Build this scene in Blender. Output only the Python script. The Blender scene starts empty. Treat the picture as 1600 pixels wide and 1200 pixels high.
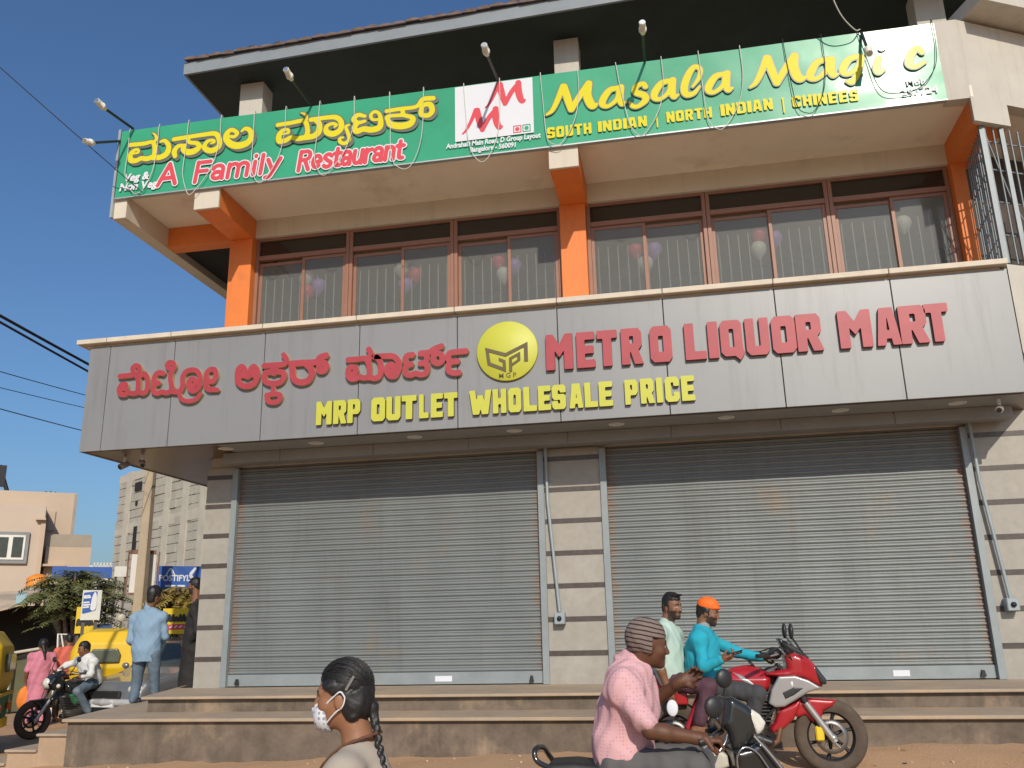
import bpy, bmesh, math, random
import numpy as np
from mathutils import Vector, Matrix
R = math.radians
random.seed(7); rng = np.random.default_rng(7)
S = bpy.context.scene
COL = S.collection
# ------------------------------------------------------------------ camera (eye level is z = 0)
cam = bpy.data.cameras.new("camera"); camo = bpy.data.objects.new("camera", cam); COL.objects.link(camo)
cam.sensor_width = 36; cam.lens = 30.578; cam.clip_start = .1; cam.clip_end = 3000
_p, _r, _y = R(15.516), R(-1.3053), R(-10.3855)
fw = Vector((math.sin(_y)*math.cos(_p), math.cos(_y)*math.cos(_p), math.sin(_p)))
r0 = Vector((math.cos(_y), -math.sin(_y), 0)); u0 = r0.cross(fw)
r2 = r0*math.cos(_r)+u0*math.sin(_r); u2 = u0*math.cos(_r)-r0*math.sin(_r)
camo.matrix_world = Matrix(((r2.x, u2.x, -fw.x, 0), (r2.y, u2.y, -fw.y, 0), (r2.z, u2.z, -fw.z, 0), (0, 0, 0, 1)))
S.camera = camo
# ------------------------------------------------------------------ light
SUN = Vector((.245, -.814, .526)).normalized()
wd = bpy.data.worlds.new("World"); S.world = wd; wd.use_nodes = True
nt = wd.node_tree; bg = nt.nodes["Background"]; sky = nt.nodes.new("ShaderNodeTexSky")
sky.sky_type = 'NISHITA'; sky.sun_disc = False
sky.sun_elevation = math.asin(SUN.z); sky.sun_rotation = math.atan2(SUN.x, SUN.y)
sky.air_density = 1.4; sky.dust_density = 4; sky.ozone_density = 9; sky.altitude = 900
nt.links.new(sky.outputs[0], bg.inputs[0]); bg.inputs[1].default_value = .1
sl = bpy.data.lights.new("sun", 'SUN'); sl.energy = 3.3; sl.angle = R(.6); sl.color = (1, .915, .78)
so = bpy.data.objects.new("sun", sl); COL.objects.link(so); so.rotation_euler = SUN.to_track_quat('Z', 'Y').to_euler()
S.view_settings.view_transform = 'Standard'; S.view_settings.look = 'None'; S.view_settings.exposure = .15
S.cycles.max_bounces = 6
# ------------------------------------------------------------------ materials
MATS = {}
def mat(name, col, rough=.6, metal=0., var=.12, vs=3., bump=0., bs=60., dirt=None, dirt_s=1.2, dirt_t=.55, streak=None, spec=.5, coat=0., coat_r=.05, stretch=(1, 1, 1)):
    if name in MATS: return MATS[name]
    m = bpy.data.materials.new(name); m.use_nodes = True; MATS[name] = m
    n = m.node_tree.nodes; L = m.node_tree.links; b = n["Principled BSDF"]
    b.inputs["Roughness"].default_value = rough; b.inputs["Metallic"].default_value = metal
    b.inputs["Specular IOR Level"].default_value = spec; b.inputs["Coat Weight"].default_value = coat; b.inputs["Coat Roughness"].default_value = coat_r
    tc = n.new("ShaderNodeTexCoord"); src = tc.outputs["Object"]
    if stretch != (1, 1, 1):
        mp = n.new("ShaderNodeMapping"); mp.inputs["Scale"].default_value = stretch; L.new(src, mp.inputs[0]); vsrc = mp.outputs[0]
    else: vsrc = src
    ns = n.new("ShaderNodeTexNoise"); ns.inputs["Scale"].default_value = vs; ns.inputs["Detail"].default_value = 7; ns.inputs["Roughness"].default_value = .65
    L.new(vsrc, ns.inputs["Vector"])
    cr = n.new("ShaderNodeValToRGB"); e = cr.color_ramp.elements
    e[0].position = .28; e[1].position = .74
    e[0].color = tuple(c*(1-var) for c in col)+(1,); e[1].color = tuple(min(1, c*(1+var)) for c in col)+(1,)
    L.new(ns.outputs["Fac"], cr.inputs[0]); out = cr.outputs[0]
    def over(out, col2, fac):
        mx = n.new("ShaderNodeMix"); mx.data_type = 'RGBA'; L.new(fac, mx.inputs[0]); L.new(out, mx.inputs[6]); mx.inputs[7].default_value = tuple(col2)+(1,)
        return mx.outputs[2]
    def thresh(scale, vec, lo, hi, amp):
        n2 = n.new("ShaderNodeTexNoise"); n2.inputs["Scale"].default_value = scale; n2.inputs["Detail"].default_value = 8; n2.inputs["Roughness"].default_value = .7
        L.new(vec, n2.inputs["Vector"]); mr = n.new("ShaderNodeMapRange"); mr.inputs[1].default_value = lo; mr.inputs[2].default_value = hi; mr.inputs[4].default_value = amp
        L.new(n2.outputs["Fac"], mr.inputs[0]); return mr.outputs[0]
    if dirt: out = over(out, dirt, thresh(dirt_s, src, dirt_t, dirt_t+.2, .8))
    if streak:
        mp = n.new("ShaderNodeMapping"); mp.inputs["Scale"].default_value = (streak[1], streak[1], streak[1]*.07); L.new(src, mp.inputs[0])
        out = over(out, streak[0], thresh(1., mp.outputs[0], .52, .78, streak[2]))
    L.new(out, b.inputs["Base Color"])
    if bump:
        nb = n.new("ShaderNodeTexNoise"); nb.inputs["Scale"].default_value = bs; nb.inputs["Detail"].default_value = 5; L.new(src, nb.inputs["Vector"])
        bp = n.new("ShaderNodeBump"); bp.inputs["Strength"].default_value = bump; bp.inputs["Distance"].default_value = .02
        L.new(nb.outputs["Fac"], bp.inputs["Height"]); L.new(bp.outputs[0], b.inputs["Normal"])
    return m
# ------------------------------------------------------------------ mesh builder
class MB:
    def __init__(s): s.v = []; s.f = []; s.m = []; s.sm = []
    def add(s, vs, fs, mi=0, smooth=False):
        o = len(s.v); s.v += [tuple(v) for v in vs]
        for f in fs: s.f.append(tuple(i+o for i in f)); s.m.append(mi); s.sm.append(smooth)
        return s
    def box(s, x0, x1, y0, y1, z0, z1, mi=0):
        return s.add([(x, y, z) for z in (z0, z1) for y in (y0, y1) for x in (x0, x1)], [(0, 2, 3, 1), (4, 5, 7, 6), (0, 1, 5, 4), (2, 6, 7, 3), (0, 4, 6, 2), (1, 3, 7, 5)], mi)
    def obox(s, c, ax, h, mi=0):      # oriented box: centre, 3 axes, half sizes
        c = Vector(c); ax = [Vector(a).normalized() for a in ax]
        vs = [c+ax[0]*h[0]*i+ax[1]*h[1]*j+ax[2]*h[2]*k for k in (-1, 1) for j in (-1, 1) for i in (-1, 1)]
        return s.add(vs, [(0, 2, 3, 1), (4, 5, 7, 6), (0, 1, 5, 4), (2, 6, 7, 3), (0, 4, 6, 2), (1, 3, 7, 5)], mi)
    def prism(s, poly, fn, d0, d1, mi=0, smooth=False):   # poly 2D, fn(a,b,d)->3D
        n = len(poly); vs = [fn(a, b, d0) for a, b in poly]+[fn(a, b, d1) for a, b in poly]
        return s.add(vs, [tuple(range(n))[::-1], tuple(range(n, 2*n))]+[(i, (i+1) % n, n+(i+1) % n, n+i) for i in range(n)], mi, smooth)
    def tube(s, pts, r, n=8, mi=0, caps=True, smooth=True):
        pts = [Vector(p) for p in pts]; rs = r if isinstance(r, (list, tuple)) else [r]*len(pts)
        vs = []; prev = None
        for i, p in enumerate(pts):
            t = (pts[min(i+1, len(pts)-1)]-pts[max(i-1, 0)]).normalized()
            if prev is None: a = t.orthogonal().normalized()
            else: a = (prev-t*prev.dot(t)); a = a.normalized() if a.length > 1e-6 else t.orthogonal().normalized()
            prev = a; b = t.cross(a)
            for k in range(n):
                an = 2*math.pi*k/n; vs.append(p+(a*math.cos(an)+b*math.sin(an))*rs[i])
        fs = [(i*n+k, i*n+(k+1) % n, (i+1)*n+(k+1) % n, (i+1)*n+k) for i in range(len(pts)-1) for k in range(n)]
        s.add(vs, fs, mi, smooth)
        if caps: s.add(vs[:n], [tuple(range(n))[::-1]], mi); s.add(vs[-n:], [tuple(range(n))], mi)
        return s
    def lathe(s, prof, fn, n=24, mi=0, smooth=True):      # prof (r,h); fn(x,y,h)->3D
        k = len(prof); vs = [fn(r*math.cos(2*math.pi*j/n), r*math.sin(2*math.pi*j/n), h) for j in range(n) for r, h in prof]
        return s.add(vs, [(j*k+i, ((j+1) % n)*k+i, ((j+1) % n)*k+i+1, j*k+i+1) for j in range(n) for i in range(k-1)], mi, smooth)
    def sphere(s, c, r, n=14, mi=0, sc=(1, 1, 1)):
        c = Vector(c); pr = [(r*math.sin(math.pi*i/(n//2))+1e-5, -r*math.cos(math.pi*i/(n//2))) for i in range(n//2+1)]
        return s.lathe(pr, lambda x, y, h: c+Vector((x*sc[0], y*sc[1], h*sc[2])), n, mi)
    def build(s, name, mats, parent=None, at=None):
        me = bpy.data.meshes.new(name); me.from_pydata(s.v, [], s.f)
        for m in (mats if isinstance(mats, (list, tuple)) else [mats]): me.materials.append(m)
        me.polygons.foreach_set("material_index", s.m); me.polygons.foreach_set("use_smooth", s.sm); me.update()
        bm = bmesh.new(); bm.from_mesh(me); bmesh.ops.recalc_face_normals(bm, faces=bm.faces); bm.to_mesh(me); bm.free()
        o = bpy.data.objects.new(name, me); COL.objects.link(o)
        if parent: o.parent = parent
        return o
def tag(o, label=None, cat=None, group=None, kind=None):
    if label: o["label"] = label
    if cat: o["category"] = cat
    if group: o["group"] = group
    if kind: o["kind"] = kind
    return o
def thing(name, label, cat, loc=(0, 0, 0), rz=0, group=None):
    o = bpy.data.objects.new(name, None); COL.objects.link(o); o.empty_display_size = .2
    o.location = loc; o.rotation_euler = (0, 0, rz)
    return tag(o, label, cat, group)
def bev(o, w, seg=2):
    md = o.modifiers.new("bevel", 'BEVEL'); md.width = w; md.segments = seg; md.limit_method = 'ANGLE'; md.angle_limit = R(35); return o
def curve_pts(P, n=8):                # Catmull-Rom through points of any dimension
    P = [np.array(p, float) for p in P]
    if len(P) < 3: return [P[0]+(P[-1]-P[0])*t for t in np.linspace(0, 1, n+1)]
    out = []; Q = [2*P[0]-P[1]]+P+[2*P[-1]-P[-2]]
    for i in range(1, len(Q)-2):
        a, b, c, d = Q[i-1:i+3]
        for t in np.linspace(0, 1, n, endpoint=False):
            out.append(.5*((2*b)+(c-a)*t+(2*a-5*b+4*c-d)*t*t+(-a+3*b-3*c+d)*t**3))
    out.append(P[-1]); return out
# ------------------------------------------------------------------ flat lettering from strokes / polygons (2D distance field)
def fld_strokes(strokes, n=7):
    segs = []
    for st in strokes:
        c = curve_pts(st, n) if len(st) > 2 else [np.array(p, float) for p in st]
        segs += [(c[i], c[i+1]) for i in range(len(c)-1)]
    def f(X, Z):
        d = np.full(X.shape, 9.)
        for a, b in segs:
            bx, bz = b[0]-a[0], b[1]-a[1]; l2 = bx*bx+bz*bz+1e-12
            t = np.clip(((X-a[0])*bx+(Z-a[1])*bz)/l2, 0, 1)
            d = np.minimum(d, np.hypot(X-a[0]-t*bx, Z-a[1]-t*bz)-(a[2]+(b[2]-a[2])*t))
        return d
    pts = np.array([p for s_ in segs for p in s_])
    return f, (pts[:, 0]-pts[:, 2]).min(), (pts[:, 0]+pts[:, 2]).max(), (pts[:, 1]-pts[:, 2]).min(), (pts[:, 1]+pts[:, 2]).max()
def sd_poly(poly, X, Z):
    d = np.full(X.shape, 1e9); ins = np.zeros(X.shape, bool); n = len(poly)
    for i in range(n):
        ax, az = poly[i]; bx, bz = poly[(i+1) % n]; ex, ez = bx-ax, bz-az; l2 = ex*ex+ez*ez+1e-15
        t = np.clip(((X-ax)*ex+(Z-az)*ez)/l2, 0, 1); d = np.minimum(d, np.hypot(X-ax-t*ex, Z-az-t*ez))
        c = (az > Z) != (bz > Z)
        if abs(ez) > 1e-12: ins ^= c & (X < ax+(Z-az)*ex/ez)
    return np.where(ins, -d, d)
def fld_polys(polys, rnd=0.):         # first polygon(s) minus holes, each (sign, pts)
    def f(X, Z):
        d = np.full(X.shape, 1e9)
        for sg, p in polys:
            q = sd_poly(p, X, Z)
            d = np.minimum(d, q) if sg > 0 else np.maximum(d, -q)
        return d-rnd
    P = np.array([q for sg, p in polys for q in p])
    return f, P[:, 0].min(), P[:, 0].max(), P[:, 1].min(), P[:, 1].max()
def flat(mb, fld, res, grow, fn, d0, d1, mi=0, mside=None):
    """marching squares of field < grow; fn(x,z,d)->3D, front at d0, back at d1"""
    f, xa, xb, za, zb = fld; pad = grow+2*res; xa -= pad; xb += pad; za -= pad; zb += pad
    nx = max(3, int((xb-xa)/res)+2); nz = max(3, int((zb-za)/res)+2)
    xs = xa+np.arange(nx)*res; zs = za+np.arange(nz)*res; X, Z = np.meshgrid(xs, zs, indexing='ij'); D = f(X, Z)-grow
    D = np.where(np.abs(D) < res*.02, res*.02, D); I = D < 0
    front = {}; V = []; F = []; side = []
    def vid(key, x, z):
        if key not in front: front[key] = len(V); V.append((x, z))
        return front[key]
    for j in range(nz-1):
        i = 0
        while i < nx-1:
            c = (I[i, j], I[i+1, j], I[i+1, j+1], I[i, j+1]); s_ = sum(c)
            if s_ == 0: i += 1; continue
            if s_ == 4:
                k = i
                while k+1 < nx-1 and I[k+2, j] and I[k+2, j+1]: k += 1
                F.append([vid((a, b), xs[a], zs[b]) for a, b in ((i, j), (k+1, j), (k+1, j+1), (i, j+1))]); i = k+1; continue
            cs = [(i, j), (i+1, j), (i+1, j+1), (i, j+1)]; poly = []; cut = []
            for q in range(4):
                a, b = cs[q], cs[(q+1) % 4]
                if c[q]: poly.append(vid(a, xs[a[0]], zs[a[1]]))
                if c[q] != c[(q+1) % 4]:
                    t = D[a]/(D[a]-D[b]); key = (a, b) if a < b else (b, a)
                    w = vid(key, xs[a[0]]+(xs[b[0]]-xs[a[0]])*t, zs[a[1]]+(zs[b[1]]-zs[a[1]])*t); poly.append(w); cut.append(w)
            if len(poly) > 2: F.append(poly)
            if len(cut) == 2: side.append(tuple(cut))
            elif len(cut) == 4: side += [(cut[0], cut[1]), (cut[2], cut[3])]
            i += 1
    mb.add([fn(x, z, d0) for x, z in V], F, mi)
    if d1 is not None and abs(d1-d0) > 1e-6:
        n = len(V); mb.add([fn(x, z, d) for d in (d0, d1) for x, z in V], [(a, b, b+n, a+n) for a, b in side], mi if mside is None else mside)
    return mb
# block capitals on the unit box (x 0..1, y 0..1), chunky condensed signboard face
def _ring(t, c=.16): return [(1, [(c, 0), (1-c, 0), (1, c*.7), (1, 1-c*.7), (1-c, 1), (c, 1), (0, 1-c*.7), (0, c*.7)]), (-1, [(t, t*.72), (1-t, t*.72), (1-t, 1-t*.72), (t, 1-t*.72)])]
G = {
 'M': [(1, [(0, 0), (.3, 0), (.3, .58), (.5, .36), (.7, .58), (.7, 0), (1, 0), (1, 1), (.74, 1), (.5, .68), (.26, 1), (0, 1)])],
 'E': [(1, [(0, 0), (1, 0), (1, .2), (.42, .2), (.42, .4), (.92, .4), (.92, .6), (.42, .6), (.42, .8), (1, .8), (1, 1), (0, 1)])],
 'T': [(1, [(.3, 0), (.7, 0), (.7, .79), (1, .79), (1, 1), (0, 1), (0, .79), (.3, .79)])],
 'R': [(1, [(0, 0), (.36, 0), (.36, .36), (.44, .36), (.62, 0), (1, 0), (.78, .4), (.96, .52), (.96, .88), (.82, 1), (0, 1)]), (-1, [(.36, .56), (.6, .56), (.6, .8), (.36, .8)])],
 'P': [(1, [(0, 0), (.36, 0), (.36, .38), (.8, .38), (.96, .5), (.96, .88), (.82, 1), (0, 1)]), (-1, [(.36, .56), (.6, .56), (.6, .82), (.36, .82)])],
 'O': _ring(.36), 'L': [(1, [(0, 0), (1, 0), (1, .2), (.42, .2), (.42, 1), (0, 1)])],
 'I': [(1, [(0, 0), (1, 0), (1, 1), (0, 1)])],
 'Q': [(1, [(.16, .02), (.6, .02), (.8, -.1), (1, .08), (.93, .2), (.93, .9), (.8, 1), (.14, 1), (0, .9), (0, .13)]), (-1, [(.35, .24), (.6, .24), (.6, .78), (.35, .78)])],
 'U': [(1, [(.16, 0), (.84, 0), (1, .12), (1, 1), (.64, 1), (.64, .22), (.36, .22), (.36, 1), (0, 1), (0, .12)])],
 'A': [(1, [(0, 0), (.34, 0), (.38, .18), (.64, .18), (.68, 0), (1, 0), (.78, 1), (.22, 1)]), (-1, [(.42, .38), (.6, .38), (.54, .74), (.47, .74)])],
 'W': [(1, [(.16, 0), (.42, 0), (.5, .34), (.58, 0), (.84, 0), (1, 1), (.76, 1), (.69, .4), (.6, .78), (.4, .78), (.31, .4), (.24, 1), (0, 1)])],
 'H': [(1, [(0, 0), (.36, 0), (.36, .38), (.64, .38), (.64, 0), (1, 0), (1, 1), (.64, 1), (.64, .6), (.36, .6), (.36, 1), (0, 1)])],
 'S': [(1, [(.14, 0), (.86, 0), (1, .1), (1, .5), (.86, .6), (.38, .6), (.38, .8), (.62, .8), (.62, .7), (1, .7), (1, .9), (.86, 1), (.14, 1), (0, .9), (0, .5), (.14, .4), (.62, .4), (.62, .2), (.38, .2), (.38, .32), (0, .32), (0, .1)])],
 'C': [(1, [(.16, 0), (.84, 0), (1, .12), (1, .36), (.64, .36), (.64, .2), (.38, .2), (.38, .8), (.64, .8), (.64, .64), (1, .64), (1, .88), (.84, 1), (.16, 1), (0, .88), (0, .12)])],
 'N': [(1, [(0, 0), (.34, 0), (.34, .5), (.64, 0), (1, 0), (1, 1), (.66, 1), (.66, .5), (.36, 1), (0, 1)])],
 'D': [(1, [(0, 0), (.8, 0), (1, .16), (1, .84), (.8, 1), (0, 1)]), (-1, [(.36, .2), (.64, .2), (.64, .8), (.36, .8)])],
 '|': [(1, [(.2, 0), (.8, 0), (.8, 1), (.2, 1)])],
}
def glyph(ch, x0, x1, z0, z1, rnd=0.):
    return fld_polys([(s_, [(x0+(x1-x0)*a, z0+(z1-z0)*b) for a, b in p]) for s_, p in G[ch]], rnd)
# stroke sans (x advance, strokes), x-height .72, cap 1
def _arc(cx, cy, rx, ry, a0, a1, n=9): return [(cx+rx*math.cos(R(a0+(a1-a0)*i/n)), cy+ry*math.sin(R(a0+(a1-a0)*i/n))) for i in range(n+1)]
_a = [_arc(.28, .17, .17, .155, 20, 340), [(.1, .55)]+_arc(.3, .5, .2, .17, 130, 10, 5)+[(.5, .3), (.51, .03)]]
SG = {'A': (.82, [[(.06, 0), (.38, .97)], [(.38, .97), (.72, 0)], [(.2, .3), (.6, .3)]]), 'F': (.66, [[(.1, 0), (.1, .95)], [(.1, .93), (.58, .93)], [(.1, .5), (.5, .5)]]),
 'a': (.62, [_arc(.28, .21, .17, .16, 30, 330), [(.1, .54)]+_arc(.29, .48, .2, .2, 130, 0, 5)+[(.49, .3), (.5, .04)]]),
 'm': (.98, [[(.1, .03), (.1, .68)], [(.1, .45)]+_arc(.29, .47, .18, .2, 150, 0, 5)+[(.47, .03)], [(.47, .45)]+_arc(.66, .47, .18, .2, 150, 0, 5)+[(.84, .03)]]),
 'i': (.28, [[(.12, .03), (.12, .66)], [(.12, .93), (.12, .95)]]), 'l': (.28, [[(.12, .03), (.12, .96)]]),
 'y': (.62, [[(.06, .68), (.3, .12)], [(.54, .68), (.3, .05), (.2, -.16), (.06, -.2)]]),
 'R': (.74, [[(.1, .02), (.1, .95)], [(.1, .93), (.4, .93)]+_arc(.42, .73, .2, .2, 80, -80, 5)+[(.4, .52), (.1, .52)], [(.38, .5), (.62, .02)]]),
 'e': (.62, [[(.1, .34), (.5, .36)]+_arc(.3, .37, .2, .28, 20, 310, 10)]),
 's': (.56, [[(.46, .56)]+_arc(.27, .52, .17, .14, 40, 190, 5)+[(.28, .35)]+_arc(.27, .19, .19, .15, 30, -150, 6)]),
 't': (.42, [[(.18, .88), (.18, .2), (.24, .06), (.38, .05)], [(.04, .66), (.38, .66)]]),
 'u': (.62, [[(.1, .67), (.1, .25), (.18, .07), (.34, .06), (.46, .2)], [(.5, .67), (.5, .03)]]),
 'r': (.44, [[(.1, .03), (.1, .67)], [(.1, .42), (.2, .6), (.38, .65)]]), 'n': (.62, [[(.1, .03), (.1, .67)], [(.1, .45)]+_arc(.3, .46, .2, .2, 150, 0, 5)+[(.5, .03)]]), ' ': (.4, [])}
def sans(word, x0, x1, z0, h0, h1, w, slant=.12):
    tot = sum(SG[c][0] for c in word); k = (x1-x0)/tot; x = 0; out = []
    for c in word:
        a, st = SG[c]; h = h0+(h1-h0)*x/tot
        if st: out.append((c, [[(x0+(x+p[0])*k+slant*h*p[1], z0+h*p[1], w) for p in s_] for s_ in st]))
        x += a
    return out
def text(body, size, x, y, z, m, name, parent, align='LEFT', bold=.0, sx=1., shear=0., rz=0.):
    c = bpy.data.curves.new(name, 'FONT'); c.body = body; c.size = size; c.align_x = align; c.offset = bold; c.shear = shear; c.extrude = .0006; c.resolution_u = 3
    o = bpy.data.objects.new(name, c); COL.objects.link(o); o.rotation_euler = (R(90), 0, rz); o.location = (x, y, z); o.scale = (sx, 1, 1)
    bpy.context.view_layer.update()
    me = bpy.data.meshes.new_from_object(o.evaluated_get(bpy.context.evaluated_depsgraph_get())); mw = o.matrix_world.copy()
    bpy.data.objects.remove(o); me.transform(mw); me.materials.clear(); me.materials.append(m)
    q = bpy.data.objects.new(name, me); COL.objects.link(q)
    if parent: q.parent = parent
    return q

# ------------------------------------------------------------------ lettering outlines (metres on their sign planes)
RED=[[[[-7.569,3.515,0.029],[-7.439,3.516,0.029],[-7.327,3.518,0.029],[-7.282,3.456,0.029],[-7.266,3.361,0.029],[-7.268,3.266,0.028]],[[-7.36,3.563,0.029],[-7.38,3.617,0.029],[-7.341,3.652,0.029],[-7.285,3.631,0.029],[-7.271,3.572,0.029],[-7.304,3.511,0.029]],[[-7.516,3.337,0.029],[-7.464,3.328,0.029],[-7.464,3.38,0.029],[-7.527,3.388,0.029],[-7.559,3.324,0.029],[-7.535,3.254,0.029],[-7.466,3.239,0.028],[-7.413,3.266,0.028],[-7.355,3.247,0.028],[-7.289,3.252,0.028],[-7.246,3.265,0.028],[-7.188,3.24,0.028],[-7.13,3.277,0.028],[-7.122,3.382,0.029],[-7.15,3.478,0.029],[-7.194,3.524,0.029],[-7.231,3.505,0.029]]],[[[-6.898,3.507,0.029],[-6.971,3.523,0.029],[-7.022,3.479,0.029],[-7.02,3.395,0.029],[-6.957,3.369,0.028]],[[-6.979,3.371,0.028],[-7.025,3.333,0.028],[-7.026,3.26,0.028],[-6.965,3.222,0.028],[-6.9,3.24,0.028],[-6.832,3.22,0.028],[-6.758,3.24,0.028],[-6.74,3.291,0.028]],[[-6.821,3.58,0.029],[-6.847,3.624,0.029],[-6.817,3.659,0.029],[-6.755,3.638,0.029],[-6.739,3.584,0.029],[-6.777,3.513,0.029],[-6.779,3.419,0.028],[-6.753,3.313,0.028],[-6.747,3.25,0.028]],[[-6.758,3.246,0.028],[-6.69,3.225,0.028],[-6.615,3.235,0.028],[-6.583,3.311,0.028],[-6.593,3.426,0.028],[-6.556,3.502,0.028],[-6.465,3.526,0.028],[-6.375,3.493,0.028],[-6.329,3.396,0.028],[-6.326,3.292,0.028],[-6.375,3.228,0.028],[-6.451,3.229,0.028],[-6.488,3.304,0.028],[-6.475,3.386,0.028],[-6.421,3.387,0.028],[-6.389,3.338,0.028],[-6.418,3.294,0.028]],[[-6.621,3.179,0.021],[-6.577,3.109,0.023],[-6.482,3.076,0.023],[-6.375,3.095,0.023],[-6.305,3.167,0.021]]],[[[-6.21,3.335,0.029],[-6.238,3.441,0.029],[-6.191,3.505,0.029],[-6.114,3.494,0.029],[-6.095,3.41,0.029],[-6.13,3.34,0.029],[-6.21,3.33,0.029],[-6.229,3.275,0.029],[-6.186,3.225,0.029],[-6.115,3.217,0.029],[-6.05,3.205,0.019]]],[[[-5.715,3.384,0.034],[-5.674,3.417,0.034],[-5.678,3.479,0.034],[-5.723,3.512,0.034],[-5.763,3.465,0.034],[-5.767,3.372,0.034],[-5.752,3.299,0.034],[-5.689,3.243,0.034],[-5.603,3.227,0.034],[-5.521,3.257,0.034],[-5.478,3.341,0.034],[-5.487,3.434,0.034],[-5.53,3.496,0.034],[-5.573,3.471,0.034],[-5.572,3.409,0.034],[-5.528,3.38,0.034]],[[-5.673,3.407,0.034],[-5.623,3.367,0.034],[-5.572,3.399,0.034]]],[[[-5.382,3.5,0.032],[-5.239,3.497,0.032],[-5.118,3.498,0.032],[-5.067,3.525,0.032],[-5.069,3.576,0.032],[-5.107,3.636,0.027]],[[-5.243,3.477,0.052],[-5.234,3.404,0.051]],[[-5.36,3.398,0.032],[-5.234,3.406,0.032],[-5.107,3.384,0.032],[-5.087,3.311,0.032],[-5.141,3.249,0.032],[-5.246,3.237,0.032],[-5.342,3.269,0.032],[-5.37,3.332,0.032],[-5.36,3.398,0.032]],[[-5.234,3.18,0.024],[-5.23,3.114,0.024]],[[-5.321,3.08,0.026],[-5.217,3.089,0.026],[-5.132,3.071,0.026],[-5.126,3.021,0.026],[-5.169,2.978,0.026],[-5.241,2.973,0.026],[-5.304,3.003,0.026],[-5.321,3.08,0.026]]],[[[-4.985,3.498,0.036],[-4.84,3.499,0.036],[-4.632,3.496,0.036],[-4.573,3.556,0.036],[-4.491,3.577,0.036]],[[-4.981,3.487,0.036],[-4.966,3.404,0.036],[-4.958,3.332,0.036],[-4.918,3.258,0.036],[-4.828,3.223,0.036],[-4.731,3.244,0.035],[-4.685,3.322,0.036],[-4.701,3.404,0.036],[-4.755,3.46,0.036]],[[-4.583,3.416,0.036],[-4.559,3.477,0.036],[-4.499,3.465,0.036],[-4.482,3.408,0.036],[-4.519,3.362,0.036],[-4.574,3.369,0.036],[-4.583,3.416,0.036]]],[[[-4.17,3.489,0.031],[-4.049,3.489,0.031],[-3.93,3.488,0.031],[-3.882,3.419,0.031],[-3.868,3.324,0.03],[-3.871,3.219,0.03]],[[-3.884,3.614,0.031],[-3.855,3.559,0.031],[-3.877,3.478,0.031]],[[-4.091,3.289,0.031],[-4.057,3.327,0.031],[-4.076,3.375,0.031],[-4.147,3.379,0.031],[-4.168,3.288,0.031],[-4.125,3.221,0.03],[-4.054,3.221,0.03],[-4.007,3.241,0.03],[-3.948,3.219,0.03],[-3.865,3.225,0.03],[-3.795,3.202,0.03],[-3.725,3.232,0.03],[-3.709,3.336,0.03],[-3.729,3.443,0.031],[-3.771,3.493,0.031]]],[[[-3.801,3.505,0.032],[-3.648,3.501,0.032],[-3.536,3.486,0.032],[-3.467,3.41,0.032],[-3.464,3.305,0.031],[-3.503,3.221,0.031],[-3.573,3.218,0.031],[-3.624,3.282,0.031],[-3.608,3.36,0.032],[-3.552,3.37,0.032],[-3.528,3.322,0.031],[-3.551,3.288,0.031]]],[[[-3.274,3.489,0.032],[-3.344,3.48,0.032],[-3.372,3.426,0.032],[-3.348,3.36,0.031],[-3.29,3.356,0.031]],[[-3.331,3.353,0.031],[-3.369,3.309,0.031],[-3.359,3.233,0.031],[-3.295,3.211,0.031],[-3.226,3.229,0.031],[-3.157,3.206,0.031],[-3.088,3.224,0.031],[-3.067,3.298,0.031],[-3.1,3.356,0.031],[-3.163,3.361,0.031]],[[-3.161,3.497,0.032],[-3.089,3.483,0.032],[-3.077,3.415,0.031],[-3.1,3.358,0.031]],[[-3.158,3.5,0.032],[-3.043,3.505,0.032],[-2.974,3.546,0.032],[-2.876,3.576,0.032]],[[-2.985,3.442,0.031],[-2.939,3.483,0.031],[-2.873,3.454,0.031],[-2.868,3.375,0.031],[-2.928,3.345,0.031],[-2.983,3.375,0.031],[-2.985,3.442,0.031]]],[[[-2.545,3.482,0.031],[-2.676,3.481,0.031],[-2.765,3.469,0.031],[-2.787,3.403,0.031],[-2.745,3.354,0.031],[-2.66,3.353,0.031]],[[-2.745,3.354,0.031],[-2.785,3.299,0.031],[-2.777,3.229,0.031],[-2.712,3.196,0.031],[-2.641,3.196,0.031]]]]
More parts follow.
